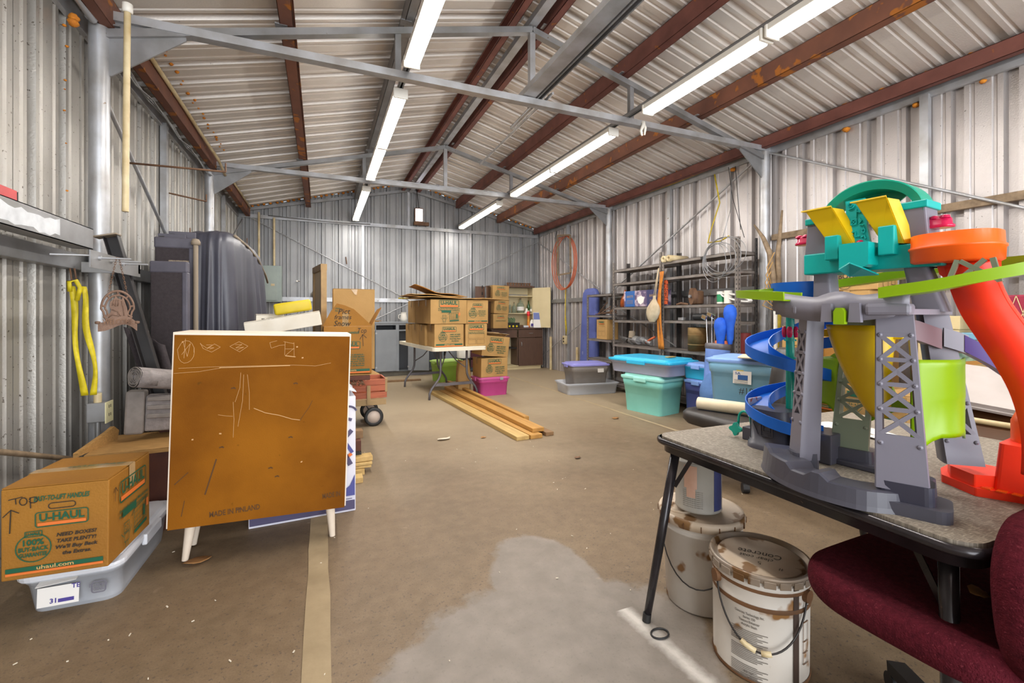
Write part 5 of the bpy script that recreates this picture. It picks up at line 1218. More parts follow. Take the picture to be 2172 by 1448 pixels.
# shelf contents
carton('yellow-brown box on the low shelving, third shelf up', (4.38, 6.30, .792), (.22, .30, .33), 0, lambda mb, F, w, d, h: (logo(mb, 0, h * .33, d * .55, F['l']), fields(mb, 0, -h * .1, d * .7, h * .5, F['l'])), flaps=False, tape=False)
t = thing('metal_rods', 'loose tangle of metal rods on the low shelving', 'rods', (4.40, 6.35, 1.193))
b = MB(); rnd = random.Random(8)
for i in range(12): b.cyl((rnd.uniform(-.1, .1), rnd.uniform(-.28, .28), .008 + rnd.uniform(0, .03)), (rnd.uniform(-.1, .1), rnd.uniform(-.28, .28), .01 + rnd.uniform(0, .2)), .006, n=5)
tag(b.build('rod_tangle', 'rust_brown', t), kind='stuff')
mat('amber_bottle', '9a4a1c', .15, alpha=.85, spec=.8); mat('dish_blue', '2f5fa0', .45); mat('dish_floral', 'b9a8b4', .5, 0, '5d4f6e', 16, 3, .42, .58); mat('dish_navy', '33365e', .5, 0, '3d3f6a', 6)
t = thing('amber_bottle', 'amber plastic bottle lying tipped on the middle shelf, left end', 'bottle', (4.36, 5.86, 1.318), rot=(.25, 0, 0)); MB().lathe([(.001, 0), (.05, 0), (.06, .07), (.045, .15), (.016, .19), (.02, .27), (.001, .28)], n=16, sx=.7).build('bottle_body', 'amber_bottle', t)
t = thing('dinnerware_box', 'long blue dinnerware carton with flower pictures on the middle shelf', 'box', (4.38, 5.33, 1.318))
MB().span((-.09, -.42, 0), (.09, .40, .235), .004).build('carton', 'dish_floral', t)
for y0, y1, m_ in ((.14, .36, 'dish_blue'), (-.41, -.13, 'dish_navy')): MB().span((-.0925, y0, .0), (-.0905, y1, .235)).build('printed_panel', m_, t)
M = face_M((-.0935, 0, .12), (-1, 0, 0)); mb = MB(); mb.use(0); text(mb, 'BARETTE', -.25, .03, .035, M, .15, .02); text(mb, 'BARETTE', .27, .03, .035, M, .16, .02)
for i in range(3): line(mb, [(-.33, -.03 - i * .02), (-.18, -.03 - i * .02)], .006, M); line(mb, [(.2, -.03 - i * .02), (.34, -.03 - i * .02)], .006, M)
mb.use(1); mb.add([(0 + a, -.02 + c_, .001) for a, c_ in ((-.08, .03), (0, .06), (.08, .03), (.06, -.04), (0, -.07), (-.06, -.04))], [(5, 4, 3, 2, 1, 0)], False, M); mb.build('printing', ['packing_tape', 'sticker_white'], t)['kind'] = 'stuff'
b = MB(); b.bar((0, 0, 0), (0, .0, .36), .02, .06, up=(0, 1, 0)); o = b.build('orange_sign', mat('sign_orange', 'cf5a30', .6, 0, '6a3020', 40, 2, .5, .55)); o.location = (4.28, 4.80, 1.34); tag(o, 'upright orange strip with dark marks on the post between the shelving bays', 'sign')
# canvas bag and orange straps hung from the middle post
mat('bag_canvas', 'c3b296', .85, 0, 'ab9a7e', 10); mat('strap_orange', 'c97a1e', .7, 0, 'a8601a', 14)
t = thing('canvas_bag', 'cream canvas pouch hanging from the middle shelving post', 'bag', (4.20, 4.90, 1.08)); b = MB(); rows = []
for i in range(9):
    u = i / 8; r = .03 + .105 * math.sin(min(1, u * 1.15 + .05) * PI) ** .8; rows.append([(.035 * math.cos(2 * PI * j / 14) * (r / .13) * 1.4, .03 + r * math.sin(2 * PI * j / 14) + (.05 - u * .05), .02 + .36 * u) for j in range(14)])
b.grid(rows, True, True); b.add(rows[0], [tuple(range(14))[::-1]]); b.build('pouch', 'bag_canvas', t); b = MB(); b.tube([(0, .02, .36), (.03, -.02, .75)], .008, 5); b.tube([(0, .06, .34), (.03, -.01, .75)], .006, 5); b.build('strap', 'bag_canvas', t)
for k, lab in ((0, 'left'), (1, 'right')):
    b = MB(); c_ = [(4.215 + .012 * k, 4.82 + .04 * k + .03 * math.sin(z * 6 + k), z) for z in [1.78 - i * .055 for i in range(20)]]
    b.strip([(x, y - .022 - .01 * math.sin(z * 11), z) for x, y, z in c_], [(x - .01, y + .022 + .012 * math.sin(z * 9 + 1), z) for x, y, z in c_], True); o = b.build('ratchet_strap', 'strap_orange'); solid(o, .004); tag(o, '%s of two orange web straps hanging down the middle shelving post' % lab, 'strap')
# pulley, cans, tins
t = thing('pulley_block', 'rusty round pulley with bracket on the middle shelf beyond the cream pouch', 'pulley', (4.38, 4.35, 1.33)); MB().cyl((-.10, 0, .10), (-.06, -.02, .10), .105, n=24).build('wheel', 'rust_brown', t); MB().span((-.06, -.06, 0), (.06, .06, .17), .02).build('bracket', 'rust_brown', t); MB().cyl((-.13, 0, .10), (.02, 0, .10), .02, n=10).build('axle', 'grey_steel', t); b = MB(); b.tube([(-.05, .1, .0), (-.05, .22, .02), (-.05, .3, .0)], .016, 6); b.build('lever', 'rust_brown', t)
t = thing('green_canister', 'white and green canister on the middle shelf', 'can', (4.36, 3.97, 1.33)); MB().cyl((0, 0, 0), (0, 0, .145), .04, n=16).build('can_body', 'white_enamel', t); MB().cyl((0, 0, .02), (0, 0, .11), .0405, n=16, cap=False).build('label', mat('label_green', '2d8a5a', .5), t); MB().cyl((-.0, -.11, 0), (0, -.11, .15), .045, n=16).build('paper_roll', 'white_enamel', t)
t = thing('rope_bundle', 'bundle of white and yellow rope on the middle shelf near the right post', 'rope', (4.36, 3.75, 1.33))
b = MB()
for k in range(4): b.tube([(-.02 + .012 * k, .19 * math.cos(2 * PI * i / 16) , .065 + .03 * math.sin(2 * PI * i / 16) - .22 * .19 * math.cos(2 * PI * i / 16) * -1) for i in range(16)], .012, 5, True)
tag(b.build('rope_loops', 'sticker_white', t), kind='stuff')
t = thing('black_tube', 'black foam tube lying on the fourth shelf', 'tube', (4.32, 4.20, 1.127)); MB().cyl((0, -.13, .045), (0, .13, .045), .042, n=16).build('sleeve', 'black_rubber', t); MB().lathe([(.001, .03), (.03, .025), (.042, 0)], n=14, M=Matrix.Translation((0, -.13, .045)) @ Matrix.Rotation(PI / 2, 4, 'X')).build('rounded_end', 'black_rubber', t)
t = thing('flat_tin', 'small flat tin on the fourth shelf left of the black tube', 'tin', (4.34, 4.57, 1.127)); MB().cyl((0, 0, 0), (0, 0, .035), .05, n=16).build('tin_body', 'grey_steel', t)
t = thing('rusty_can', 'big rusty open can on the third shelf', 'can', (4.40, 4.36, .742)); MB().lathe([(.001, .005), (.115, .005), (.118, .0), (.12, .29), (.116, .295), (.112, .29), (.112, .01)], n=24).build('can_body', mat('rusty_tin', '8f7347', .55, .4, '7a5a30', 9), t)
for z in (.08, .2): MB().lathe([(.1195, z - .006), (.123, z), (.1198, z + .006)], n=24).build('bead', 'rusty_tin', t)
t = thing('mechanical_parts', 'pile of oily pump parts on the third shelf of the far bay', 'parts', (4.38, 5.45, .742))
for (x, y, z, r, l, ry) in ((-.02, .08, .07, .06, .14, .3), (.0, -.06, .06, .045, .12, .9), (.02, .25, .05, .05, .1, .1), (-.03, -.2, .04, .03, .16, 1.2)): MB().cyl((x, y - l / 2, z), (x + .03, y + l / 2, z + .03 * ry), r, n=14).build('casting', 'grey_steel', t)
MB().cyl((-.02, .18, .1), (.0, .19, .20), .05, n=16).build('round_canister', 'dusty_edge', t)
b = MB(); b.tube([(-.02, -.15, .05), (-.03, -.25, .10), (-.02, -.34, .14)], .016, 6); b.build('wood_handle', 'orange_tube', t)
b = MB()
for i in range(7): b.tube([(-.08, .3 + .02 * i, .01 + .02 * i), (-.09, .2, .1), (-.06, .1 - .03 * i, .06)], .004, 4)
tag(b.build('wire_tangle', 'grey_steel', t), kind='stuff')
for i, (y, lab) in enumerate(((4.80, 'left'), (4.70, 'right'))):
    b = MB(); M = Matrix.Translation((4.40, y, 1.94 + .005)) @ Matrix.Rotation(-PI / 2, 4, 'Y')
    b.lathe([(.018, -.14), (.045, -.14), (.045, .17), (.018, .17), (.018, -.14)], n=18, M=M); o = b.build('paper_roll', 'pvc_cream'); tag(o, '%s of two cream paper rolls on the top shelf' % lab, 'roll')
b = MB(); b.cyl((-.03, 0, 0), (-.03, 0, .1), .03, n=12); o = b.build('dusty_jar', 'dusty_edge'); o.location = (4.5, 4.83, 1.905); tag(o, 'dusty jar standing behind the cream paper rolls', 'jar')
t = thing('cable_coil', 'thin grey cable coiled and hung on the top right of the shelving', 'cable', (4.22, 3.78, 1.88))
b = MB()
for k in range(5): b.tube([(-.01 * k, .28 * math.cos(2 * PI * i / 24 + k) * (1 - .1 * k) + .03 * k, .20 * math.sin(2 * PI * i / 24 + k) * (1 + .12 * math.sin(k * 2)) - .02 * k) for i in range(24)], .0045, 4, True)
b.build('coil', 'grey_steel', t); b = MB(); b.tube([(.0, .05, .15), (.2, .1, .55), (.36, .22, 1.05)], .005, 4); b.build('lead', 'grey_steel', t); MB().box((.0, .33, .0), (.03, .03, .025)).build('plug', 'black_rubber', t)
b = MB(); b.tube([(4.6, 4.28, 2.98), (4.6, 4.2, 2.6), (4.6, 4.33, 2.3), (4.57, 4.36, 2.12), (4.5, 4.1, 2.1), (4.3, 3.8, 2.1)], .009, 5); o = b.build('yellow_cable', 'yellow_cord'); tag(o, 'yellow cord dropping from the eave to the top shelf', 'cable')
b = MB(); b.tube([(4.60, 3.55, 3.08), (4.60, 5, 3.06), (4.60, 7, 3.08), (4.60, 9, 3.07)], .008, 5); o = b.build('yellow_cable', 'yellow_cord'); tag(o, 'yellow cord running along the right eave beyond the nearest truss', 'cable')
for pts, lab in (([(4.58, 3.95, 2.98), (4.57, 3.9, 2.5), (4.55, 3.85, 2.2)], 'nearer'), ([(4.58, 4.05, 3.0), (4.57, 3.98, 2.6), (4.55, 3.8, 2.1)], 'farther')):
    b = MB(); b.tube(pts, .004, 5); o = b.build('black_wire', 'black_rubber'); tag(o, '%s of two black wires hanging from the eave above the shelving' % lab, 'wire')
t = thing('wood_splint', 'weathered curved branch with ropes tied beside the right column', 'branch', (4.42, 3.33, 0))
b = MB(); b.tube([(0, .0, 1.35), (-.02, .0, 1.6), (-.02, .03, 1.85), (-.02, .11, 2.03), (-.02, .22, 2.19)], [.03, .035, .03, .022, .008], 7); b.build('curved_limb', 'weathered_wood_strip', t)
b = MB(); b.tube([(.03, -.04, 1.40), (.03, -.02, 1.8), (.06, -.05, 2.3)], [.03, .028, .01], 7); b.build('straight_limb', 'weathered_wood_strip', t)
b = MB(); b.cyl((.02, -.0, 1.42), (.0, -.03, 0.0), .02, n=10); b.build('white_pole', 'white_enamel', t)
b = MB()
for i in range(6): b.tube([(-.07, -.06 + .02 * i, 1.85 - .1 * i), (-.08, .02 + .01 * i, 1.7 - .08 * i), (-.06, -.03, 1.45 - .04 * i)], .006, 4)
tag(b.build('rope_wraps', 'cardboard', t), kind='stuff')
t = thing('bamboo_stick', 'tan stick wound with wire leaning right of the white pole', 'stick', (4.42, 3.1, 0)); MB().cyl((0, .10, 0.0), (0, .07, 1.3), .026, .022, 10).build('stick', 'wood_pine_end', t); b = MB(); b.tube([(.034 * math.cos(i * .9), .09 + .034 * math.sin(i * .9), .3 + i * .018) for i in range(50)], .003, 4); b.build('wire_winding', 'grey_steel', t)
b = MB(); b.tube([(4.57, 3.36, 1.45), (4.56, 3.38, 1.0), (4.56, 3.42, .6), (4.56, 3.40, .05)], .02, 6); o = b.build('yellow_hose', 'yellow_cord'); tag(o, 'yellow hose hanging beside the right column below the branch', 'hose')
for i in range(4):
    b = MB(); b.cyl((4.55, 3.48 + .025 * i, 0.0), (4.57, 3.49 + .02 * i, 1.3 - .05 * i), .008, n=6); o = b.build('metal_rod', 'grey_steel'); tag(o, 'thin steel rod standing behind the column with the branch, %s of four' % ('rightmost', 'second from right', 'third from right', 'leftmost')[i], 'rod', 'rods by the right column')

# bins in front of the shelving
mat('bin_grey', '8d8680', .5, 0, '837c76', 5); mat('lid_lavender', '8f8dd0', .45); mat('teal_plastic', '92e4da', .4, 0, '88dbd1', 4); mat('teal_lid', '9fe0d5', .4); mat('aqua_lid', '36b6e2', .35); mat('blue_violet', '4e5596', .45, 0, '474d8a', 4); mat('clear_blue', '8fc2de', .25, alpha=.9, col2='80b6d6', scale=3); mat('lid_periwinkle', '86a8e4', .4); mat('tub_clear_blue', 'b4bad2', .3, alpha=.85, col2='a6acc6', scale=3)
tub('storage_tub', 'shallow clear tub on the floor under the grey bin with lavender lid', (3.80, 6.02, 0), .86, .50, .17, -.14, 'clear_plastic', 'clear_plastic_lid', .92, .02, .05, lid=False)
t = tub('storage_bin', 'grey bin with lavender lid sitting in a shallow clear tub', (3.80, 6.05, .03), .62, .42, .40, -.14, 'bin_grey', 'lid_lavender', .84, .03, .05)
b = MB(); rect(b, .16, .12, .10, .06, face_M((0, -.215, .2), (0, -1, .08)), .004); b.build('label', 'sticker_white', t)
tub('storage_bin', 'teal bin under the shallow clear tub with aqua lid', (3.80, 4.50, 0), .46, .62, .42, .2, 'teal_plastic', 'teal_lid', .84, .05)
tub('storage_tub', 'shallow clear tub with bright aqua lid on top of the teal bin', (3.84, 4.56, .475), .58, .92, .155, .2, 'tub_clear_blue', 'aqua_lid', .92, .04, .06)
board_box('wood_chip', 'small scrap of wood on the aqua lid', 'wood', (3.95, 4.35, .675), (.15, .05, .012), 'wood_pine_pale', .2)
tub('storage_bin', 'dark blue violet bin behind the teal bin', (4.11, 3.99, 0), .26, .36, .42, .1, 'blue_violet', 'lid_periwinkle', .88, .03)
tub('storage_tub', 'blue tub with a pale lid stacked on the dark blue violet bin', (4.11, 3.99, .455), .26, .38, .15, .1, 'aqua_lid', 'lid_periwinkle', .92, .03)
# golf bag
mat('golf_blue', '6f8fd2', .6, 0, '5f7fc4', 5); mat('golf_pocket', '5a80b8', .75, 0, '4a6ea6', 6, bump=.3, bscale=30); mat('cover_royal', '1f5fd0', .7, 0, '174fb8', 14); mat('chrome', 'd8d6d6', .15, 1.0)
t = thing('golf_bag', 'pale blue golf bag leaning beside the blue numbered bin', 'bag', (3.92, 3.68, 0), rot=(.0, .10, 0))
b = MB(); b.lathe([(.001, 0), (.13, 0), (.135, .03), (.125, .12), (.12, .5), (.125, .80), (.13, .87), (.115, .88), (.11, .83)], n=24); b.build('bag_body', 'golf_blue', t)
MB().lathe([(.126, .82), (.134, .84), (.134, .87), (.126, .885)], n=24).build('top_ring', 'leg_grey', t)
b = MB(); rows = []
for i in range(10):
    u = i / 9; r = .085 + .07 * math.sin(u * PI); rows.append([(-.05 + r * .9 * math.cos(2 * PI * j / 18), -.05 + r * 1.1 * math.sin(2 * PI * j / 18), .14 + .42 * u) for j in range(18)])
b.grid(rows, True, True); b.add(rows[0], [tuple(range(18))[::-1]]); b.add(rows[-1], [tuple(range(18))]); b.build('side_pocket', 'golf_pocket', t)
b = MB(); b.tube([(-.155, -.14, .2), (-.19, -.16, .35), (-.15, -.14, .53)], .004, 5); b.build('zip', 'sticker_white', t)
for i, (dx, dy, l, tilt) in enumerate(((-.05, .06, .30, .05), (-.02, .04, .33, .02), (.02, .055, .31, .0))):
    b = MB(); b.cyl((dx, dy, .5), (dx + .02, dy + tilt, .86 + l), .007, n=8); b.box((dx + .01, dy + tilt + .02, .87 + l), (.02, .07, .05), (.4, 0, 0), .006)
    o = b.build('golf_club', 'chrome'); o.location = (3.93 + .09, 3.72, 0); tag(o, '%s of three chrome irons in the golf bag' % ('leftmost', 'middle', 'rightmost')[i], 'club', 'irons in the golf bag')
for i, (dx, dy, h, lab) in enumerate(((.0, -.03, 1.02, 'lower blue knitted headcover on a club in the golf bag'), (.05, -.11, 1.16, 'taller blue knitted headcover on a club in golf bag'))):
    t2 = thing('golf_driver', lab, 'club', (4.01 + dx, 3.70 + dy, 0)); MB().cyl((0, 0, .5), (0, -.02, h), .008, n=8).build('shaft', 'chrome', t2)
    MB().lathe([(.02, h - .28), (.035, h - .22), (.04, h - .1), (.055, h - .02), (.068, h + .05), (.06, h + .11), (.03, h + .145), (.001, h + .15)], (0, -.02, 0), 16).build('headcover', 'cover_royal', t2)
t2 = thing('snack_bag', 'orange and yellow packet on the third shelf beside the golf clubs', 'packet', (4.36, 3.95, .742)); MB().span((-.05, -.10, 0), (.05, .10, .15), .03).build('packet_body', mat('packet_orange', 'd06a40', .5, 0, 'd9a92c', 9, 2, .45, .55), t2)
t2 = thing('red_tin', 'dark red tin on the third shelf behind the golf clubs', 'tin', (4.42, 3.70, .742)); MB().cyl((0, 0, 0), (0, 0, .25), .075, n=16).build('tin_body', mat('dark_red_tin', '7a2a28', .5), t2)
t2 = thing('card_house', 'small brown box on the third shelf at its right end', 'box', (4.45, 3.52, .742)); MB().span((-.05, -.05, 0), (.05, .05, .12), .004).build('box_body', 'cardboard_dark', t2)
# office chair carrying the numbered bin
mat('leather_black', '37322f', .45, 0, '2c2826', 10); mat('cream_paper', 'd9cbae', .6, 0, 'cdbd9c', 8); mat('bin_content', '93aaa2', .7, 0, '7d968c', 14)
t = thing('office_chair', 'black leather office chair used as a stand for the blue numbered bin', 'chair', (2.80, 2.44, 0), .0)
b = MB(); rows = []
for z, s in ((.37, .80), (.38, .92), (.41, 1.0), (.45, 1.0), (.475, .93), (.48, .8)): rows.append([(x * s, y * s, z) for x, y in rrect(.54, .60, .14, 5)])
b.grid(rows, True, True); b.add(rows[-1], [tuple(range(len(rows[-1])))]); b.add(rows[0], [tuple(range(len(rows[0])))[::-1]]); b.build('seat', 'leather_black', t)
b = MB(); rows = []
for z, s in ((.40, .55), (.46, .9), (.60, 1.0), (.78, 1.0), (.88, .85), (.92, .55)): rows.append([(x + (z - .4) * .15, y * s, z) for x, y in rrect(.12, .40, .05, 5)])
b.grid(rows, True, True); b.add(rows[-1], [tuple(range(len(rows[-1])))]); o = b.build('backrest', 'leather_black', t); o.location = (-.03, -.36, .06); o.rotation_euler = (0, 0, -1.05)
MB().cyl((0, 0, .12), (0, 0, .38), .03, n=12).build('gas_post', 'black_rubber', t)
for i in range(5):
    a = 2 * PI * i / 5 + .35; c_, s_ = math.cos(a), math.sin(a); b = MB(); b.bar((0, 0, .14), (.30 * c_, .30 * s_, .085), .05, .035); lg = b.build('base_leg', 'black_rubber', t)
    MB().cyl((.30 * c_ - .02 * s_, .30 * s_ + .02 * c_, .033), (.30 * c_ + .02 * s_, .30 * s_ - .02 * c_, .033), .033, n=14).build('caster', 'black_rubber', lg)
t = tub('storage_bin', 'tall translucent blue bin marked #19 on the black office chair', (3.09, 2.44, .482), .66, .40, .365, -1.22, 'clear_blue', 'lid_periwinkle', .88, .03, .05)
M = face_M((.0, -.196, .20), (0, -1, .06)); b = MB(); rect(b, -.06, .05, .13, .095, M, .006); b.build('label', 'sticker_white', t)
b = MB(); b.use(0); rect(b, -.055, .05, .07, .035, M, .007); text(b, 'SA', -.09, .078, .018, M, .04, .02, z=.007); b.use(1); text(b, '#19', -.03, -.05, .05, M, .10, -.005, z=.007); text(b, 'Christmas', -.22, .13, .026, M, .10, -.005, z=.007)
for i in range(4): line(b, [(-.115, .03 - i * .008), (-.02, .03 - i * .008)], .002, M, .0075)
b.build('printing', ['dish_blue', 'print_black'], t)['kind'] = 'stuff'
b = MB(); rect(b, -.075, .125, .05, .06, M, .006); b.build('tape_tab', 'label_yellow' if 'label_yellow' in MATS else 'pvc_cream', t)
t = thing('cutting_board', 'white board lying on the lid of the blue numbered bin', 'board', (3.02, 2.30, .882), -1.0); MB().span((-.2, -.14, 0), (.2, .14, .012), .004).build('board_body', 'cream_paper', t)
t = thing('paper_scroll', 'cream roll lying along the front of the black office chair seat', 'roll', (2.74, 2.42, .527), -1.15); MB().cyl((-.22, 0, 0), (.22, 0, 0), .045, n=20).build('roll_body', 'cream_paper', t)

# boxes and oddments along the near part of the right wall, behind the toy
def bookpr(mb, F, w, d, h):
    mb.use(2)
    for f in 'lf':
        M = F[f]; W = w if f == 'f' else d; text(mb, 'BOOK', -.02, h * .22, .05, M, .16, .02); ring(mb, W * .24, .0, W * .2, h * .5, .005, .004, M); line(mb, arc(-W * .15, -h * .2, .05, .04, 0, 360, 12), .004, M)
G = 'cartons behind the toy tower'
def pr_left(mb, F, w, d, h): logo(mb, 0, h * .22, d * .62, F['l']); seal(mb, -d * .2, -h * .1, .07, F['l']); need(mb, d * .18, -.02, d * .34, F['l']); stripes(mb, -h * .4, d * .9, F['l'])
def pr_truck(mb, F, w, d, h): truck_art(mb, 0, 0, d * .7, F['l']); mb.use(0); rect(mb, 0, -h * .38, d * .9, .03, F['l'])
def pr_handles(mb, F, w, d, h): mb.use(0); text(mb, 'EASY-TO-LIFT HANDLES', 0, h * .33, .022, F['l'], d * .7, .02, .25); ring(mb, 0, h * .2, d * .4, .045, .02, .003, F['l']); logo(mb, 0, -h * .05, d * .55, F['l'])
def pr_art(mb, F, w, d, h):
    M = F['l']; mb.use(2); line(mb, arc(0, 0, .10, .09, 0, 360, 18), .005, M); line(mb, arc(.02, .0, .05, .05, 0, 360, 10), .004, M); line(mb, [(-.12, .12), (-.02, .14), (.03, .09), (.10, .13)], .005, M); line(mb, arc(0, -.05, .13, .09, 200, 340, 10), .006, M)
t = thing('storage_shelf', 'rough plank shelf loaded with cartons against the near right wall', 'shelf', (4.3, 2.2, 0))
MB().span((-.30, -1.0, .44), (.30, .75, .47)).build('plank_shelf', 'rough_wood', t)
for y in (-.95, .7): MB().span((-.28, y - .03, 0), (.28, y + .03, .44)).build('trestle', 'rough_wood', t)
carton('top carton marked book, behind the teal head of the toy tower', (4.28, 2.40, 1.405), (.36, .36, .165), .12, bookpr, G)
carton('carton marked book under the top one, behind the toy tower', (4.28, 2.42, 1.08), (.36, .34, .32), .0, bookpr, G)
carton('carton below the two marked book, behind the toy tower', (4.28, 2.42, .475), (.38, .38, .60), .0, None, G)
carton('carton with a round line drawing, left of the toy tower legs', (4.10, 2.72, .475), (.34, .32, .62), .0, pr_art, G, m='cardboard')
t = carton('carton with bold lettering seen through the toy lattice leg', (3.64, 2.23, .47), (.36, .38, .49), 0, pr_left, G, m='cardboard_amber')
t = carton('wide carton with the truck drawing low behind the toy tower', (3.54, 1.84, .47), (.36, .42, .22), 0, pr_truck, G)
t2 = thing('low_bench', 'dark bench carrying two cartons behind the card table', 'bench', (3.62, 2.03, 0)); MB().span((-.28, -.40, .43), (.28, .40, .468)).build('seat_board', 'dark_red_wood', t2)
for sx in (-.24, .24):
    for sy in (-.36, .36): MB().span((sx - .025, sy - .025, 0), (sx + .025, sy + .025, .43)).build('leg', 'dark_red_wood', t2)
carton('carton with hand hole printing, right of the toy tower', (3.72, 1.36, .47), (.36, .34, .43), 0, pr_handles, G, m='cardboard_amber')
carton('plain carton at right of the hand hole carton, behind the orange slide', (3.74, .97, .47), (.36, .36, .38), 0, None, G)
t2 = thing('low_shelf', 'dark low shelf under the hand hole carton', 'shelf', (3.72, 1.10, 0)); MB().span((-.25, -.5, .42), (.25, .5, .468)).build('shelf_top', 'dark_red_wood', t2)
for sy in (-.45, .45): MB().span((-.22, sy - .03, 0), (.22, sy + .03, .42)).build('support', 'dark_red_wood', t2)
mat('beige_card', 'cdb98a', .6); mat('floral_tin', '4f6a5e', .5, 0, '8aa08a', 22, 3, .4, .6); mat('sky_lid', '6f9fb4', .4); mat('plaid_red', '8f1f3a', .7)
t2 = thing('file_box', 'beige file box with a lid on the plank shelf, right of the toy tower', 'box', (4.28, 1.82, .475)); MB().span((-.15, -.12, 0), (.15, .12, .62), .004).build('box_body', 'beige_card', t2); MB().span((-.156, -.126, .62), (.156, .126, .715), .004).build('lid', 'beige_card', t2)
t2 = thing('floral_box', 'green patterned tin box with a blue lid behind the purple ramp', 'tin', (4.15, 1.58, .475)); MB().span((-.12, -.11, 0), (.12, .11, .57), .004).build('tin_body', 'floral_tin', t2); MB().span((-.124, -.114, .555), (.124, .114, .60), .004).build('lid', 'sky_lid', t2)
t2 = thing('plaid_case', 'red plaid case standing at right edge behind the orange slide', 'case', (4.15, 1.28, .475)); MB().span((-.1, -.17, .62), (.1, .17, .85), .01).build('case_body', 'plaid_red', t2); MB().span((-.1, -.17, 0), (.1, .17, .62), .01).build('case_base', 'pvc_cream', t2)
b = MB(); M = face_M((-.1015, 0, .735), (-1, 0, 0))
for i in range(6): line(b, [(-.17 + i * .06, -.11), (-.11 + i * .06, .11)], .004, M); line(b, [(-.11 + i * .06, -.11), (-.17 + i * .06, .11)], .004, M)
tag(b.build('plaid_lines', 'beige_card', t2), kind='stuff')
board_box('wall_board', 'weathered board on the right wall behind the toy, carrying rope', 'board', (4.56, 2.15, 1.535), (.14, .62, .025), 'weathered_wood_strip')
board_box('metal_sheet', 'grey sheet edge on the right wall behind lime track', 'sheet', (4.52, 1.65, 1.545), (.2, .5, .012), 'grey_steel')
b = MB(); b.tube([(4.5, 2.4 - i * .035, 1.572 + .012 * (i % 3)) for i in range(14)], .014, 5); o = b.build('rope_length', 'rust_brown'); tag(o, 'brown rope lying on the weathered wall board', 'rope')
# open bin with a white lid standing behind the card table
mat('brown_plastic', '6a4527', .5, 0, '5a3a20', 6); mat('white_lid', 'b0a6a0', .5, 0, 'a39992', 5)
t2 = thing('brown_tote', 'brown open tote with pale rim behind the card table', 'bin', (2.75, .98, .42)); b = MB(); rows = [[(x * s, y * s, z) for x, y in rrect(.42, .50, .07, 5)] for z, s in ((0, .9), (.34, 1.0), (.34, .96), (.02, .87))]; b.grid(rows, True, True); b.add(rows[0], [tuple(range(len(rows[0])))[::-1]]); b.add(rows[3], [tuple(range(len(rows[3])))]); b.build('tote_body', 'brown_plastic', t2)
b = MB(); b.tube([(x * 1.01, y * 1.01, .335) for x, y in rrect(.42, .5, .07, 5)], .012, 6, True); b.build('rim', 'pvc_cream', t2)
t2b = thing('tote_stand', 'dark crate under the brown tote', 'crate', (2.75, .98, 0)); MB().span((-.2, -.24, 0), (.2, .24, .418)).build('crate_body', 'dark_red_wood', t2b)
t2 = thing('white_board', 'white plastic panel slanting above the brown tote', 'lid', (3.06, 1.14, .83), rot=(.12, -.42, .2)); b = MB(); b.prism(rrect(.36, .42, .03, 4), .02); o = b.build('lid_panel', 'white_lid', t2); bevel(o, .006); MB().prism(rrect(.38, .44, .035, 4), .012, Matrix.Translation((0, 0, -.012))).build('lid_rim', 'white_lid', t2)
# ---------------------------------------------------------------- card table, buckets, maroon chair
def laminate():
    m = bpy.data.materials.new('table_vinyl'); m.use_nodes = True; MATS['table_vinyl'] = m
    nt = m.node_tree; N = nt.nodes; L = nt.links; b = N['Principled BSDF']; b.inputs['Roughness'].default_value = .55
    tc = N.new('ShaderNodeTexCoord'); facs = []
    for sc in ((30, 160, 1), (160, 30, 1)):
        mp = N.new('ShaderNodeMapping'); mp.inputs['Scale'].default_value = sc; mp.inputs['Rotation'].default_value = (0, 0, .05); L.new(tc.outputs['Object'], mp.inputs['Vector'])
        n = N.new('ShaderNodeTexNoise'); n.inputs['Scale'].default_value = 1.6; n.inputs['Detail'].default_value = 3; L.new(mp.outputs[0], n.inputs['Vector']); facs.append(n.outputs['Fac'])
    mx = N.new('ShaderNodeMath'); mx.operation = 'MAXIMUM'; L.new(facs[0], mx.inputs[0]); L.new(facs[1], mx.inputs[1])
    r = N.new('ShaderNodeValToRGB'); r.color_ramp.elements[0].position = .50; r.color_ramp.elements[1].position = .72; r.color_ramp.elements[0].color = lin('746a5e'); r.color_ramp.elements[1].color = lin('a99f8e')
    L.new(mx.outputs[0], r.inputs[0]); L.new(r.outputs[0], b.inputs['Base Color'])
    bp = N.new('ShaderNodeBump'); bp.inputs['Strength'].default_value = .2; bp.inputs['Distance'].default_value = .002; L.new(mx.outputs[0], bp.inputs['Height']); L.new(bp.outputs[0], b.inputs['Normal'])
laminate()
mat('black_metal', '262426', .2, .4, '3a3436', 12, spots='5a4a3c', sscale=30, sth=.72)
t = thing('card_table', 'folding card table with woven look top and black edge, carrying the toy tower', 'table', (1.86, .99, 0), -.006)
b = MB(); b.prism(rrect(1.18, .99, .06, 6), .028, Matrix.Translation((0, 0, .680))); o = b.build('table_top', 'table_vinyl', t); bevel(o, .006, 2)
b = MB(); P = rrect(1.198, 1.008, .068, 6); rows = []
for off, z in ((0, .702), (.006, .698), (.008, .690), (.006, .682), (0, .677), (-.014, .675), (-.014, .648), (-.024, .648), (-.024, .68)):
    s1, s2 = (1 + off / .60), (1 + off / .5); rows.append([(x * s1, y * s2, z) for x, y in P])
b.grid(rows, True, True); b.build('edge_band', 'black_metal', t)
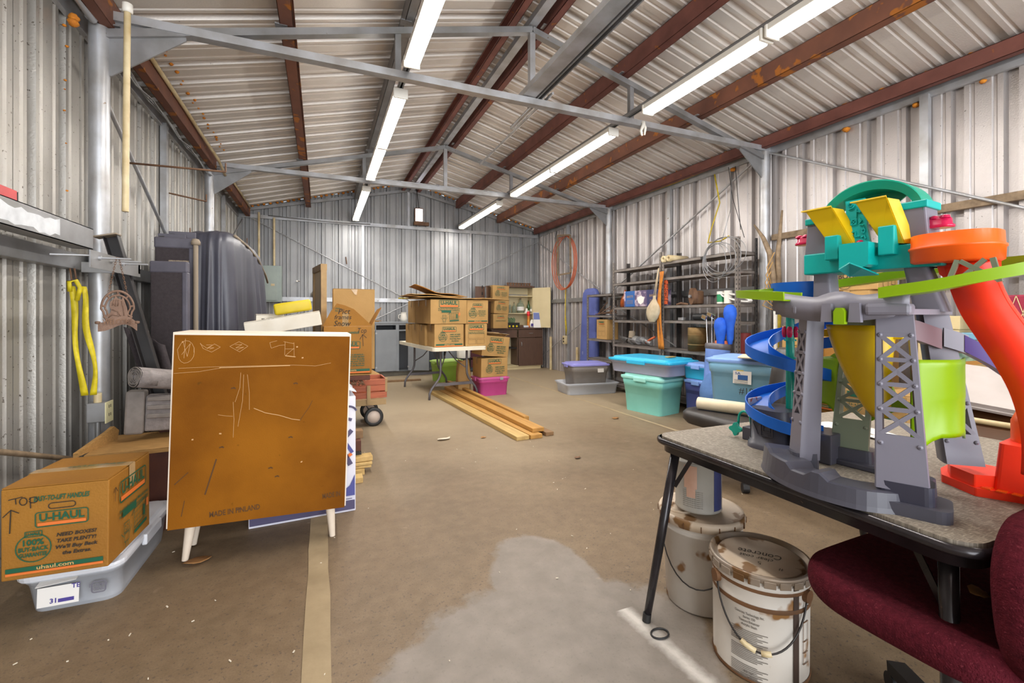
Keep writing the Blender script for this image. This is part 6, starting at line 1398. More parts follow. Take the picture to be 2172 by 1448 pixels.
def cleg(x, y, dx, dy):
    b = MB(); b.tube([(x, y, .665), (x + dx * .5, y + dy * .5, .33), (x + dx, y + dy, .0)], [.019, .018, .014], 12); lg = b.build('leg', 'black_metal', t)
    f = MB(); f.cyl((x + dx, y + dy, 0), (x + dx * .97, y + dy * .97, .03), .0165, n=12); f.build('foot_cap', 'black_rubber', lg)
    br = MB(); sx = 1 if x < 0 else -1; sy = 1 if y < 0 else -1
    br.bar((x + .015 * sx, y + .09 * sy, .668), (x + dx * .22 + .01, y + dy * .22 + .015 * sy, .515), .004, .016); br.build('lock_brace', 'black_metal', t)
cleg(-.54, .43, -.15, .0); cleg(-.525, -.425, .02, .0); cleg(.54, .43, .15, .0); cleg(.54, -.43, .05, -.0)
b = MB(); b.tube([(-.55 + .035 * math.cos(2 * PI * i / 20), .385 + .026 * math.sin(2 * PI * i / 20), .004) for i in range(20)], .0035, 6, True); o = b.build('rubber_ring', 'black_rubber'); o.location = (1.72, .96, 0); tag(o, 'small black ring lying on the floor at the card table foot', 'ring')

mat('bucket_white', 'cfc8be', .5, 0, 'bfb5a8', 4, 5, spots='8a6238', sscale=8, sth=.61); mat('bucket_lid', 'cfc0ae', .55, 0, 'b8a288', 6, 6, spots='7d5a34', sscale=9, sth=.58); mat('bucket_rust', '7a5434', .7, .2, '5d3f26', 8); mat('lid_metal', '9c9186', .4, .35, '8a7357', 7, 5, spots='6b4c2c', sscale=10, sth=.6); mat('bail_wire', '3a3634', .4, .6)
mat('label_print', '6b645c', .7)
def curved_text(mb, s, r, ang, z, h, w, bold=.01, dx=0):
    vs, fs = text_geo(s, bold, 0)
    if not vs: return
    xs = [v.x for v in vs]; W = max(xs) - min(xs); c_ = (max(xs) + min(xs)) / 2; k = w / W
    mb.add([(r * math.cos(ang + ((v.x - c_) * k + dx) / r), r * math.sin(ang + ((v.x - c_) * k + dx) / r), z + v.y * h / .72) for v in vs], fs)
def patch(mb, r, a0, a1, z0, z1, n=10):
    for i in range(n):
        b0, b1 = a0 + (a1 - a0) * i / n, a0 + (a1 - a0) * (i + 1) / n
        mb.add([(r * math.cos(b0), r * math.sin(b0), z0), (r * math.cos(b1), r * math.sin(b1), z0), (r * math.cos(b1), r * math.sin(b1), z1), (r * math.cos(b0), r * math.sin(b0), z1)], [(0, 1, 2, 3)], True)
# rear plastic bucket
t = thing('plastic_bucket', 'dirty white plastic bucket with a ribbed lid, under the paint can', 'bucket', (1.485, 1.455, 0))
t.scale = (1.07, 1.07, 1.08)
MB().lathe([(.001, 0), (.125, 0), (.13, .006), (.143, .29), (.150, .292), (.150, .30), (.144, .302), (.144, .312), (.151, .314), (.151, .322), (.145, .324)], n=40).build('bucket_body', 'bucket_white', t)
MB().lathe([(.146, .318), (.158, .320), (.160, .345), (.155, .356), (.147, .352), (.138, .343), (.05, .343), (.001, .343)], n=40).build('lid', 'bucket_lid', t)
b = MB(); b.lathe([(.05, .0), (.05, .006), (.042, .006), (.04, .0)], (-.065, .045, .343), 18); b.build('spout_ring', 'bucket_lid', t)
for k in range(16):
    a = 2 * PI * k / 16; b = MB(); b.box((.1605 * math.cos(a), .1605 * math.sin(a), .333), (.004, .003, .022), (0, 0, a)); b.build('lid_rib', 'bucket_rust', t)
va = math.atan2(-1.45, -1.475)
b = MB(); pts = []
for i in range(15):
    u = i / 14; a = va - 1.25 + 2.3 * u; pts.append((.152 * math.cos(a), .152 * math.sin(a), .27 - .16 * math.sin(u * PI) ** .8))
b.tube(pts, .0025, 5); b.build('bail', 'bail_wire', t)
b = MB(); b.box((.147 * math.cos(va - 1.25), .147 * math.sin(va - 1.25), .27), (.02, .03, .035), (0, 0, va - 1.25), .006); b.build('bail_ear', 'bucket_white', t)
b = MB()
for i in range(5): curved_text(b, '________', .1385, va + .62, .22 - i * .028, .02, .05)
ringa = va + .62
for z0, z1, a0, a1 in ((.095, .097, -.16, .16), (.06, .062, -.16, .16), (.06, .097, -.16, -.147), (.06, .097, .147, .16)): patch(b, .1375, ringa + a0, ringa + a1, z0, z1, 4)
b.build('warning_print', 'bucket_rust', t)['kind'] = 'stuff'
# paint can
t = thing('paint_can', 'grey labelled paint can with pink drips standing on the white bucket', 'can', (1.478, 1.462, .3865))
t.scale = (1.1, 1.1, 1.06)
MB().lathe([(.001, 0), (.082, 0), (.085, .004), (.0835, .008), (.0835, .182), (.086, .186), (.086, .191), (.078, .192), (.076, .184), (.001, .184)], n=36).build('can_body', mat('can_label', 'aaa69c', .5, 0, '98938a', 6, 5, spots='7a5a34', sscale=14, sth=.7), t)
b = MB(); va2 = math.atan2(-1.462, -1.478); patch(b, .0842, va2 + .70, va2 + 1.25, .012, .18); b.build('blue_band', mat('band_blue', '35407a', .5, 0, '2b3568', 9), t)
b = MB(); patch(b, .0848, va2 - .62, va2 - .05, .095, .182); patch(b, .0848, va2 - .5, va2 - .12, .06, .096, 4); b.build('pink_drip', mat('drip_pink', 'cfa892', .55, 0, 'c2987f', 10), t)
b = MB()
for i in range(9): curved_text(b, 'apply evenly and stir well before use', .0846, va2 - .25, .085 - i * .0075, .004, .075, 0)
b.build('fine_print', 'label_print', t)['kind'] = 'stuff'
# front steel pail
t = thing('steel_pail', 'white steel pail with lettered lid and wire handle, nearest on the floor', 'bucket', (1.42, 1.125, 0))
t.scale = (1.04, 1.04, 1.03)
MB().lathe([(.001, .004), (.138, .004), (.142, 0), (.145, .006), (.1425, .012), (.1445, .24), (.147, .244), (.1445, .25), (.1455, .30), (.149, .304), (.1455, .31), (.146, .335)], n=48).build('pail_body', 'bucket_white', t)
b = MB(); b.lathe([(.147, .325), (.154, .33), (.1555, .345), (.152, .352), (.146, .350), (.14, .338), (.132, .336), (.128, .341), (.05, .342), (.001, .342)], n=48); b.build('lid', 'lid_metal', t)
MB().lathe([(.1285, .3405), (.127, .343), (.001, .343)], n=48).build('lid_disc', 'bucket_lid', t)
b = MB()
for k in range(22):
    a = 2 * PI * k / 22; b.box((.1545 * math.cos(a), .1545 * math.sin(a), .328), (.004, .034, .022), (0, 0, a), .004)
tag(b.build('lid_crimps', 'lid_metal', t), kind='stuff')
for z in (.298, .243):
    MB().lathe([(.1465, z - .008), (.1478, z), (.1465, z + .006)], n=48).build('rust_line', 'bucket_rust', t)
MB().lathe([(.1455, .003), (.1465, .008), (.144, .014)], n=48).build('rust_line', 'bucket_rust', t)
vf = math.atan2(-1.125, -1.415); la = vf - .20
b = MB(); r0 = .1462
for i, (s, w_) in enumerate((('Concrete Technology, Inc.', .085), ('Series 150', .035), ('Texture Enhancer', .06), ('Acrylic Stain', .045))): curved_text(b, s, r0, la, .215 - i * .012, .008, w_, .02)
for j in range(3):
    for i in range(8): patch(b, r0, la - .38, la + .36 - .1 * ((i * 7 + j) % 3), .160 - j * .055 - i * .0055, .1622 - j * .055 - i * .0055, 6)
for i, w_ in enumerate((.03, .05, .06)): curved_text(b, ('BY', 'Concrete Technology', 'Largo, Florida')[i], r0, la, .03 - i * .008, .006, w_, .01)
b.build('label_print', 'label_print', t)['kind'] = 'stuff'
b = MB(); patch(b, .1465, vf + .68, vf + .82, .01, .325, 3); b.build('drip_stain', mat('drip_dark', '3b2a20', .6), t)
b = MB()
for z0, z1, a0, a1 in ((.07, .20, .95, .965), (.07, .20, 1.13, 1.145), (.2, .203, .95, 1.145), (.14, .143, .95, 1.145), (.07, .073, .95, 1.145), (.105, .108, .95, 1.145)): patch(b, .1463, vf + a0, vf + a1, z0, z1, 2)
b.build('hazard_print', 'bucket_rust', t)['kind'] = 'stuff'
a0 = vf - 1.0; a1 = vf + 1.05; b = MB(); pts = []
for i in range(25):
    u = i / 24; a = a0 + (a1 - a0) * u; pts.append(((.150 + .016 * math.sin(u * PI)) * math.cos(a), (.150 + .016 * math.sin(u * PI)) * math.sin(a), .285 - .165 * math.sin(u * PI) ** .75))
b.tube(pts, .003, 6); b.build('bail', 'bail_wire', t)
for u0, u1 in ((.36, .47), (.51, .62)):
    c_ = [pts[int(u0 * 24)], pts[int((u0 + u1) * 12)], pts[int(u1 * 24)]]; b = MB(); b.tube(c_, .0085, 10); b.build('handle_grip', 'pvc_cream', t)
for a in (a0, a1): b = MB(); b.cyl((.142 * math.cos(a), .142 * math.sin(a), .285), (.158 * math.cos(a), .158 * math.sin(a), .285), .02, n=14); b.build('bail_ear', 'bucket_rust', t)
M = Matrix.Translation((0, 0, .3435)) @ Matrix.Rotation(vf + PI / 2 + PI, 4, 'Z'); b = MB()
text(b, 'Concrete', .0, -.01, .032, M, .13, -.002, .2); text(b, 'clear coat', .01, .022, .022, M, .10, -.003, .2); text(b, '5', .0, .055, .02, M, None, -.008); text(b, '#', -.06, .07, .018, M, None, -.008); b.build('hand_lettering', 'print_black', t)['kind'] = 'stuff'
# maroon chair
def fabric_maroon():
    m = mat('maroon_fabric', '561a24', .95, 0, '45131c', 70, 3, bump=.5, bscale=260, spots='6a2a33', sscale=190, sth=.64, spec=.1); return m
fabric_maroon()
def cushion(mb, w, d, h, r, M=None, pz=1.0, n=7):
    rows = []
    for i in range(9):
        a = -PI / 2 + PI * i / 8; z = h / 2 * math.sin(a); k = 1 - (1 - math.cos(a) ** .7) * .5 * min(1, h / min(w, d) * 1.3) if abs(math.cos(a)) > 1e-6 else 1 - .5 * min(1, h / min(w, d) * 1.3)
        rows.append([(x * k, y * k, z) for x, y in rrect(w, d, r, n)])
    mb.grid(rows, True, True, M); mb.add(rows[0], [tuple(range(len(rows[0])))[::-1]], True, M); mb.add(rows[-1], [tuple(range(len(rows[-1])))], True, M)
t = thing('maroon_chair', 'maroon upholstered office chair pushed under the near corner of the card table', 'chair', (1.52, .63, 0), .03)
b = MB(); cushion(b, .58, .52, .085, .17); o = b.build('seat', 'maroon_fabric', t); o.location = (.0, .02, .455); subsurf(o)
b = MB(); cushion(b, .60, .36, .10, .15); o = b.build('backrest', 'maroon_fabric', t); o.location = (.02, -.195, .60); o.rotation_euler = (PI / 2 - .08, 0, 0); subsurf(o)
MB().bar((0, -.1, .41), (0, -.25, .56), .06, .015).build('back_bracket', 'black_metal', t)
MB().span((-.12, -.12, .395), (.12, .14, .415), .005).build('seat_plate', 'black_rubber', t); MB().cyl((0, 0, .1), (0, 0, .40), .03, n=14).build('gas_post', 'black_rubber', t)
for i in range(5):
    a = 2 * PI * i / 5 + .9; c_, s_ = math.cos(a), math.sin(a); b = MB(); b.bar((0, 0, .12), (.27 * c_, .27 * s_, .08), .05, .035); lg = b.build('base_leg', 'black_rubber', t)
    MB().cyl((.27 * c_ - .02 * s_, .27 * s_ + .02 * c_, .03), (.27 * c_ + .02 * s_, .27 * s_ - .02 * c_, .03), .03, n=14).build('caster', 'black_rubber', lg)
leaf((1.50, .58, .503), .03, 'dry leaf fragment on the maroon chair seat', 'dry_leaf', .4)

# ---------------------------------------------------------------- toy tower (local x to the viewer's right, y away)
def plast(n, c, c2=None, r=.35): return mat(n, c, r, 0, c2 or c, 3, spec=.4)
plast('toy_grey', '77747e', '706d78'); plast('toy_grey_dark', '494851', '43424b'); plast('toy_sock', '32313d'); plast('toy_deck', '7f7c86', '78757f'); plast('toy_teal', '06aaa4', '05a09a'); plast('toy_teal_arch', '0a967a', '098c72'); plast('toy_yellow', 'dfb80a', 'd8ae08'); plast('toy_lime', '88ac04', '80a203'); plast('toy_blue', '1463c4', '1058b6'); plast('toy_orange', 'ff3c1c', 'f83418'); plast('toy_orange_rim', 'ff6416', 'f85c12'); plast('toy_purple', '4d3a80', '463478'); plast('toy_pink', 'c91f50', 'bb1a48', .15); plast('toy_olive', '7d8570', '747c68'); plast('toy_mauve', '8d6a6e', '84626a'); plast('toy_green_pole', '17a08c', '149684', .2)
TOY = thing('toy_tower', 'tall plastic car ramp toy with teal head, lime and blue tracks on the card table', 'toy', (1.50, .87, .708), -1.45)
def q4(a, b, u): return tuple(a[i] + (b[i] - a[i]) * u for i in range(3))
def track(name, path, w, hw, m, t=.004, parent=None, flare=0.0, caps=False, lower=.0):
    """open channel following path: floor and two side walls"""
    P = [Vector(p) for p in path]; n = len(P); L_, R_ = [], []
    for i in range(n):
        d = (P[min(i + 1, n - 1)] - P[max(i - 1, 0)]); d.z = 0; d.normalize(); s = Vector((-d.y, d.x, 0)); L_.append(P[i] + s * w / 2); R_.append(P[i] - s * w / 2)
    up = Vector((0, 0, hw)); dn = Vector((0, 0, -lower)); tt = t
    prof = []
    b = MB()
    for i in range(n):
        s = (L_[i] - R_[i]).normalized()
        prof.append([L_[i] + up + s * flare, L_[i] + up - s * tt, L_[i] - s * tt, R_[i] + s * tt, R_[i] + up + s * tt, R_[i] + up - s * flare, R_[i] + dn, R_[i] - Vector((0, 0, tt)) + dn, L_[i] - Vector((0, 0, tt)) + dn, L_[i] + dn])
    k = len(prof[0])
    # flat shading across the profile, smooth along
    for j in range(k):
        b.grid([[p[j], p[(j + 1) % k]] for p in prof], True)
    b.add(prof[0], [tuple(range(k))]); b.add(prof[-1], [tuple(range(k))[::-1]])
    if caps:
        for e, q in ((0, 1), (n - 1, -1)): b.bar(L_[e] + up * .5, R_[e] + up * .5, t * 2, hw)
    o = b.build(name, m, parent or TOY); return o
# curved base ring joining the two front feet
b = MB(); A0, A1, n = 212, 335, 28; cx, cy = .045, -.005
RO = lambda e: .275 if e < .62 else .275 - .075 * ((e - .62) / .38) ** 1.2
def ringpt(a, r): return (cx + r * math.cos(math.radians(a)), cy + r * math.sin(math.radians(a)))
rows = []
for i in range(n + 1):
    a = A0 + (A1 - A0) * i / n; e = i / n; top = .048 + (.026 if e < .13 or e > .80 else (.016 if .42 < e < .5 or .13 <= e < .30 else 0)); ro = RO(e)
    rows.append([ringpt(a, r) + (z,) for r, z in ((ro + .006, 0), (ro + .002, .012), (ro - .004, top), (ro - .014, top + .002), (ro - .085, top), (ro - .09, 0))])
for j in range(6): b.grid([[r_[j], r_[(j + 1) % 6]] for r_ in rows], False)
b.add(rows[0], [(0, 1, 2, 3, 4, 5)]); b.add(rows[-1], [(5, 4, 3, 2, 1, 0)]); b.build('base_ring', 'toy_grey_dark', TOY)
def lattice_leg(cx0, cy0, cx1, cy1, z0, z1, w0, w1, face, name='lattice_leg', zs=.19, nb=4, depth0=.062, depth1=.05, m='toy_grey', solid_top=.06):
    """U-shaped leg: rounded outer post, latticed face with X braces; face = angle its lattice looks to"""
    t = bpy.data.objects.new(name, None)
    M0 = Matrix.Translation((cx0, cy0, z0)) @ Matrix.Rotation(face, 4, 'Z'); M1 = Matrix.Translation((cx1, cy1, z1)) @ Matrix.Rotation(face, 4, 'Z')
    def pt(u, v, h):  # u across -.5...5, v depth 0..1 behind the face, h 0..1 height
        w = w0 + (w1 - w0) * h; d = depth0 + (depth1 - depth0) * h
        return (M0 @ Vector((u * w, v * d, 0))).lerp(M1 @ Vector((u * w, v * d, 0)), h)
    b = MB(); hz = lambda z: (z - z0) / (z1 - z0); hs, ht = hz(zs), hz(z1 - solid_top)
    def plate(u0, u1, h0, h1, t0=0, t1=.16):
        vs = [pt(u, v, h) for h in (h0, h1) for u, v in ((u0, t0), (u1, t0), (u1, t1), (u0, t1))]; b.add(vs, [(0, 3, 2, 1), (4, 5, 6, 7), (0, 1, 5, 4), (1, 2, 6, 5), (2, 3, 7, 6), (3, 0, 4, 7)])
    plate(-.5, .5, 0, hs, 0, .12); plate(-.5, .5, ht, 1, 0, .12); plate(-.5, -.36, hs, ht, 0, .14); plate(.36, .5, hs, ht, 0, .14)
    # wrap-round sides
    for s in (-1, 1):
        seq = [(s * .5, 0), (s * .53, .12), (s * .5, .5), (s * .42, 1.0)]
        g = [[pt(u, v, h) for u, v in seq] for h in [k / 6 for k in range(7)]]; b.grid(g, True); g2 = [[pt(u - s * .09, v, h) for u, v in seq] for h in [k / 6 for k in range(7)]]; b.grid(g2[::-1], True)
        b.grid([[pt(u, v, h) for h in [k / 6 for k in range(7)]] for u, v in ((seq[-1][0], 1), (seq[-1][0] - s * .09, 1))], False)
    leg = b.build(name, m, TOY)
    cr = MB()
    def br(u0, h0, u1, h1):
        p, q = pt(u0, .07, h0), pt(u1, .07, h1); nrm = (pt(0, 0, h0) - pt(0, 1, h0)); cr.bar(p, q, .0105, .0085, up=tuple(nrm))
    for k in range(nb):
        a, c_ = hs + (ht - hs) * k / nb, hs + (ht - hs) * (k + 1) / nb; br(-.4, a, .4, c_); br(.4, a, -.4, c_); br(-.4, c_, .4, c_)
    cr.build('cross_brace', m, leg)
    for k in range(nb + 1):
        for s in (-1, 1):
            h = hs + (ht - hs) * k / nb - (.05 if k == 0 else 0); r = MB(); p = pt(s * .40, 0, h); nrm = (pt(0, 0, h) - pt(0, 1, h)).normalized(); r.lathe([(.006, 0), (.0055, .002), (.003, .004), (.001, .0045)], n=10, M=Matrix.Translation(p) @ nrm.to_track_quat('Z', 'Y').to_matrix().to_4x4()); r.build('rivet', m, leg)
    return leg
lattice_leg(.195, -.205, .168, -.175, .055, .50, .100, .072, .35)
lattice_leg(-.088, -.155, -.066, -.145, .055, .50, .062, .044, -.62, depth0=.06, depth1=.05)
lattice_leg(-.052, .10, -.03, .125, .05, .50, .098, .085, .25, zs=.15, m='toy_olive', depth0=.05, solid_top=.17, nb=3)
lattice_leg(.225, .115, .165, .10, .075, .50, .085, .06, .75, zs=.16, m='toy_grey', solid_top=.17, nb=2)
# leg socks
def sock(x, y, w, d, h, z0, m, rz): 
    b = MB(); rows = [[(a * s, c_ * s, z) for a, c_ in rrect(w, d, .02, 4)] for z, s in ((z0, 1.12), (z0 + .012, 1.1), (z0 + .014, 1.0), (z0 + h, .97))]; b.grid(rows, False, True); b.add(rows[-1], [tuple(range(len(rows[-1])))]); o = b.build('foot_sock', m, TOY); o.location = (x, y, 0); o.rotation_euler = (0, 0, rz)
sock(.187, -.165, .115, .085, .075, .0, 'toy_sock', .30); sock(-.078, -.13, .075, .075, .075, .0, 'toy_grey_dark', -.62); sock(-.052, .125, .12, .075, .055, 0, 'toy_grey_dark', .25)
b = MB(); b.prism(rrect(.165, .125, .03, 5), .030, Matrix.Translation((.190, -.158, 0)) @ Matrix.Rotation(.3, 4, 'Z')); o = b.build('foot_pad', 'toy_grey_dark', TOY); bevel(o, .005)
b = MB(); b.span((-.12, .07, 0), (.045, .20, .018), .004); b.build('rear_plinth', 'toy_grey_dark', TOY)
# deck and its curved front wall
b = MB(); n = 22; up_, lo_ = [], []
for i in range(n + 1):
    u = i / n; x = -.125 + .34 * u; y = -.20 - .018 * math.sin(u * PI) - .02 * u
    z = .530 - .022 * u + .02 * 0
    tz = .538 + (.025 * abs(2 * u - 1) ** 1.5) * (1 if u < .5 else .6) + (.016 * math.sin((u - .40) / .30 * PI) if .40 < u < .70 else 0)
    up_.append((x, y, tz)); lo_.append((x, y, .492 - .02 * math.sin(u * PI) + (.012 if u < .06 or u > .94 else 0)))
b.strip(lo_, up_, True); o = b.build('front_wall', 'toy_deck', TOY); solid(o, .006, 0)
b = MB(); pts = [(-.125, -.19), (.205, -.22), (.215, -.10), (.195, .12), (.10, .19), (-.09, .18), (-.15, .06), (-.14, -.1)]; b.prism(pts, .014, Matrix.Translation((0, 0, .492))); b.build('deck', 'toy_deck', TOY)
for x, y, w, a in ((-.065, -.175, .075, -.5), (.168, -.20, .09, .2)): b = MB(); b.box((0, 0, 0), (w, .07, .03), None, .008); o = b.build('leg_collar', 'toy_deck', TOY); o.location = (x, y, .505); o.rotation_euler = (0, 0, a)
b = MB(); 
for s in (-1, 1): MB().prism([(-.014, 0), (.014, 0), (.011, .05), (-.011, .05)], .014, Matrix(((1, 0, 0, .077 + s * .033), (0, 0, -1, -.232), (0, 1, 0, .472), (0, 0, 0, 1)))).build('deck_buttress', 'toy_deck', TOY)
b = MB(); b.prism([(-.013, 0), (.013, 0), (.013, .034), (.007, .044), (-.007, .044), (-.013, .034)], .016, Matrix(((1, 0, 0, .077), (0, 0, -1, -.236), (0, 1, 0, .466), (0, 0, 0, 1)))); o = b.build('lime_gate', 'toy_lime', TOY); bevel(o, .003)
# underside pieces
b = MB(); b.prism([(-.10, 0), (.0, -.11), (.03, -.11), (.09, 0)], .07, Matrix(((1, 0, 0, -.0), (0, 0, 1, .06), (0, 1, 0, .490), (0, 0, 0, 1)))); b.build('deck_bracket', 'toy_olive', TOY)
# yellow funnel chute
b = MB(); rows = []
for i in range(13):
    u = i / 12; cx_ = .045 + .055 * u ** 1.6; r = .068 * (1 - u) ** .75 + .016; z = .462 - .255 * u
    rows.append([(cx_ + r * math.cos(math.radians(a)), -.055 + .7 * r * math.sin(math.radians(a)) - .02 * u, z) for a in range(175, 366, 10)])
b.grid(rows, True); o = b.build('yellow_chute', 'toy_yellow', TOY); solid(o, .004)
for x in (-.035, .135): MB().box((x, -.06, .435), (.028, .014, .022), None, .003).build('chute_clip', 'toy_yellow', TOY)
# towers under the head
for x0, x1, lab in ((-.084, -.080, 0), (.148, .185, 1)):
    b = MB(); rows = []
    for z, x, w in ((.50, x1, .062 if not lab else .07), (.64, x0, .050)): rows.append([(x + a, y + .02, z) for a, y in rrect(w, .06, .012, 4)])
    b.grid(rows, True, True); b.build('neck_post', 'toy_grey', TOY)
# teal head
b = MB(); b.span((-.128, -.025, .622), (.215, .085, .688), .004); b.build('head_block', 'toy_teal', TOY)
b = MB(); M = Matrix(((1, 0, 0, 0), (0, 0, -1, -.025), (0, 1, 0, 0), (0, 0, 0, 1)))
b.prism([(.002, .628), (.030, .645), (.062, .628), (.076, .635), (.076, .700), (.002, .700)], .06, M); o = b.build('head_prow', 'toy_teal', TOY); bevel(o, .002)
b = MB(); b.add([(.002, -.085, .628), (.030, -.085, .645), (.062, -.085, .628), (.076, -.02, .61), (.002, -.02, .61)], [(0, 1, 2, 3, 4)]); o = b.build('prow_underside', 'toy_teal', TOY); solid(o, .004)
for x, zt in ((-.034, .735), (.104, .742)): MB().span((x - .019, -.052, .66), (x + .019, .0, zt), .003).build('step_block', 'toy_teal', TOY)
# yellow lift trays
for x in (-.083, .055):
    b = MB(); M = Matrix.Translation((x, -.06, .69)) @ Matrix.Rotation(.30, 4, 'Y') @ Matrix.Rotation(-.12, 4, 'X')
    M = Matrix(((1, 0, 0, 0), (0, 1, 0, 0), (0, 0, 1, 0), (0, 0, 0, 1)))
    k_ = 0 if x < 0 else 1; tl, tr, br_, bl = (x - .022, -.05, .820), (x + .052, -.053, .819), (x + (.103, .082)[k_], -.025, .690), (x + (.040, .031)[k_], -.02, .700)
    b.add([tl, tr, br_, bl], [(3, 2, 1, 0)]); 
    b.add([tr, (tr[0], tr[1] - .0, tr[2]), br_, (tr[0] + .016, tr[1] + .03, tr[2] - .005), (br_[0] + .014, br_[1] + .03, br_[2])], [(0, 2, 4, 3)])
    b.add([tl, (tl[0] + .0, tl[1] + .03, tl[2] - .002), (bl[0], bl[1] + .03, bl[2]), bl], [(0, 1, 2, 3)])
    b.add([tl, tr, (tr[0] + .003, tr[1] - .012, tr[2] + .004), (tl[0] - .012, tl[1] - .012, tl[2] + .003)], [(0, 1, 2, 3)])
    o = b.build('yellow_tray', 'toy_yellow', TOY); solid(o, .004, 0)
# centre sign with relief, button
b = MB(); M = Matrix.Translation((.022, -.012, .690)) @ Matrix.Rotation(-.10, 4, 'X') @ Matrix(((1, 0, 0, 0), (0, 0, -1, 0), (0, 1, 0, 0), (0, 0, 0, 1)))
b.prism([(-.028, 0), (.036, 0), (.024, .06), (.016, .150), (-.036, .150), (-.030, .07)], .012, M); o = b.build('head_sign', 'toy_teal', TOY); bevel(o, .002)
b = MB(); M2 = M @ Matrix.Translation((0, 0, .0135))
line(b, arc(-.022, .135, .006, .006, 0, 360, 10), .002, M2); line(b, [(-.025, .122), (-.015, .124), (-.01, .132)], .003, M2); line(b, [(-.005, .12), (-.004, .095)], .003, M2); line(b, [(-.004, .112), (.006, .108)], .003, M2); ring(b, -.010, .08, .016, .018, .001, .0025, M2); line(b, [(-.016, .073), (-.004, .087)], .002, M2); line(b, [(-.016, .087), (-.004, .073)], .002, M2)
for pts in ([(.004, .09), (.01, .082), (.004, .074)], [(.006, .07), (.015, .068)], [(.012, .05), (.016, .06), (.02, .05), (.016, .042), (.012, .05)], [(-.012, .05), (-.004, .05), (-.004, .035), (.006, .035)], [(-.02, .04), (-.012, .04), (-.018, .022)], [(.012, .032), (.02, .036), (.022, .026)], [(-.022, .028), (-.024, .012)]): line(b, pts, .0035, M2)
o = b.build('sign_relief', 'toy_teal', TOY); solid(o, .003, 0)
MB().lathe([(.010, 0), (.009, .005), (.004, .008), (.001, .0085)], n=14, M=M @ Matrix.Translation((.008, .014, .012))).build('red_button', 'toy_pink', TOY)
# grey side towers and arch
for x, s in ((-.098, -1), (.148, 1)):
    b = MB(); rows = [[(x + a, y + .035, z) for a, y in rrect(w, .085, .004, 2)] for z, w in ((.685, .072), (.79, .056))]; b.grid(rows, False, True); b.add(rows[1], [tuple(range(len(rows[1])))]); b.build('side_tower', 'toy_grey', TOY)
b = MB(); n = 26; rows = []
for i in range(n + 1):
    a = math.radians(182 - 184 * i / n); ca, sa = math.cos(a), math.sin(a); wv = 0.0
    x, z = .042 + .130 * ca, .785 + .105 * sa; xi, zi = .042 + .108 * ca, .785 + .078 * sa
    rows.append([(x, -.005, z), (x, .075, z), (x, .078, z - .006), (xi, .07, zi), (xi, .0, zi), (x, -.008, z - .004)])
for j in range(6): b.grid([[r_[j], r_[(j + 1) % 6]] for r_ in rows], True)
b.build('arch_band', 'toy_teal_arch', TOY)
b = MB(); b.prism([(.042 + .11 * math.cos(math.radians(a)), .785 + .08 * math.sin(math.radians(a))) for a in range(48, 142, 6)] + [(-.03, .815), (.085, .82)], .006, Matrix(((1, 0, 0, 0), (0, 0, -1, .07), (0, 1, 0, 0), (0, 0, 0, 1)))); b.build('arch_web', 'toy_teal_arch', TOY)
MB().cyl((-.095, .05, .775), (.145, .05, .800), .006, n=8).build('cross_rod', 'toy_teal_arch', TOY)
for x in (.148, -.098): MB().span((x - .033, -.012, .785), (x + .034, .085, .806), .003).build('arch_foot', 'toy_teal', TOY)
for x, s in ((.188, 1), (-.143, -1)):
    b = MB(); rows = [[(x + a * k, .03 + y * k, z) for a, y in rrect(.075, .045, .02, 5)] for z, k in ((.727, .93), (.729, 1.0), (.734, 1.0), (.737, .88), (.752, .84), (.756, .7))]; b.grid(rows, True, True); b.add(rows[0], [tuple(range(len(rows[0])))[::-1]]); b.add(rows[-1], [tuple(range(len(rows[-1])))]); o = b.build('beacon', 'toy_pink', TOY)
    for i in range(3): MB().lathe([(.012, 0), (.011, .006), (.006, .009), (.001, .01)], (x - .022 + i * .021, .02, .752), 10).build('beacon_dome', 'toy_pink', o)
    MB().box((x - s * .03, .03, .72), (.008, .02, .025)).build('beacon_bracket', 'rust_brown', TOY)
# lime track: loops left round the blue spiral, climbs behind the head and comes back on the right
LP = [(-.065, -.205, .536), (-.13, -.19, .541), (-.22, -.145, .550), (-.285, -.08, .556), (-.31, -.015, .560), (-.285, .06, .566), (-.22, .13, .576), (-.13, .19, .59), (-.02, .225, .605), (.08, .235, .617), (.20, .225, .624), (.33, .18, .624), (.43, .10, .620), (.475, 0, .612), (.455, -.09, .600), (.40, -.155, .585), (.33, -.195, .567), (.26, -.215, .550), (.19, -.225, .540), (.165, -.228, .536)]
def smooth(P, k=4):
    out = []
    for i in range(len(P) - 1):
        p0, p1, p2, p3 = [Vector(P[max(0, min(len(P) - 1, j))]) for j in (i - 1, i, i + 1, i + 2)]
        for s in range(k):
            u = s / k; out.append(.5 * ((2 * p1) + (p2 - p0) * u + (2 * p0 - 5 * p1 + 4 * p2 - p3) * u * u + (3 * p1 - p0 - 3 * p2 + p3) * u ** 3))
    return out + [Vector(P[-1])]
track('lime_track', smooth(LP), .075, .022, 'toy_lime', .004, flare=.002)
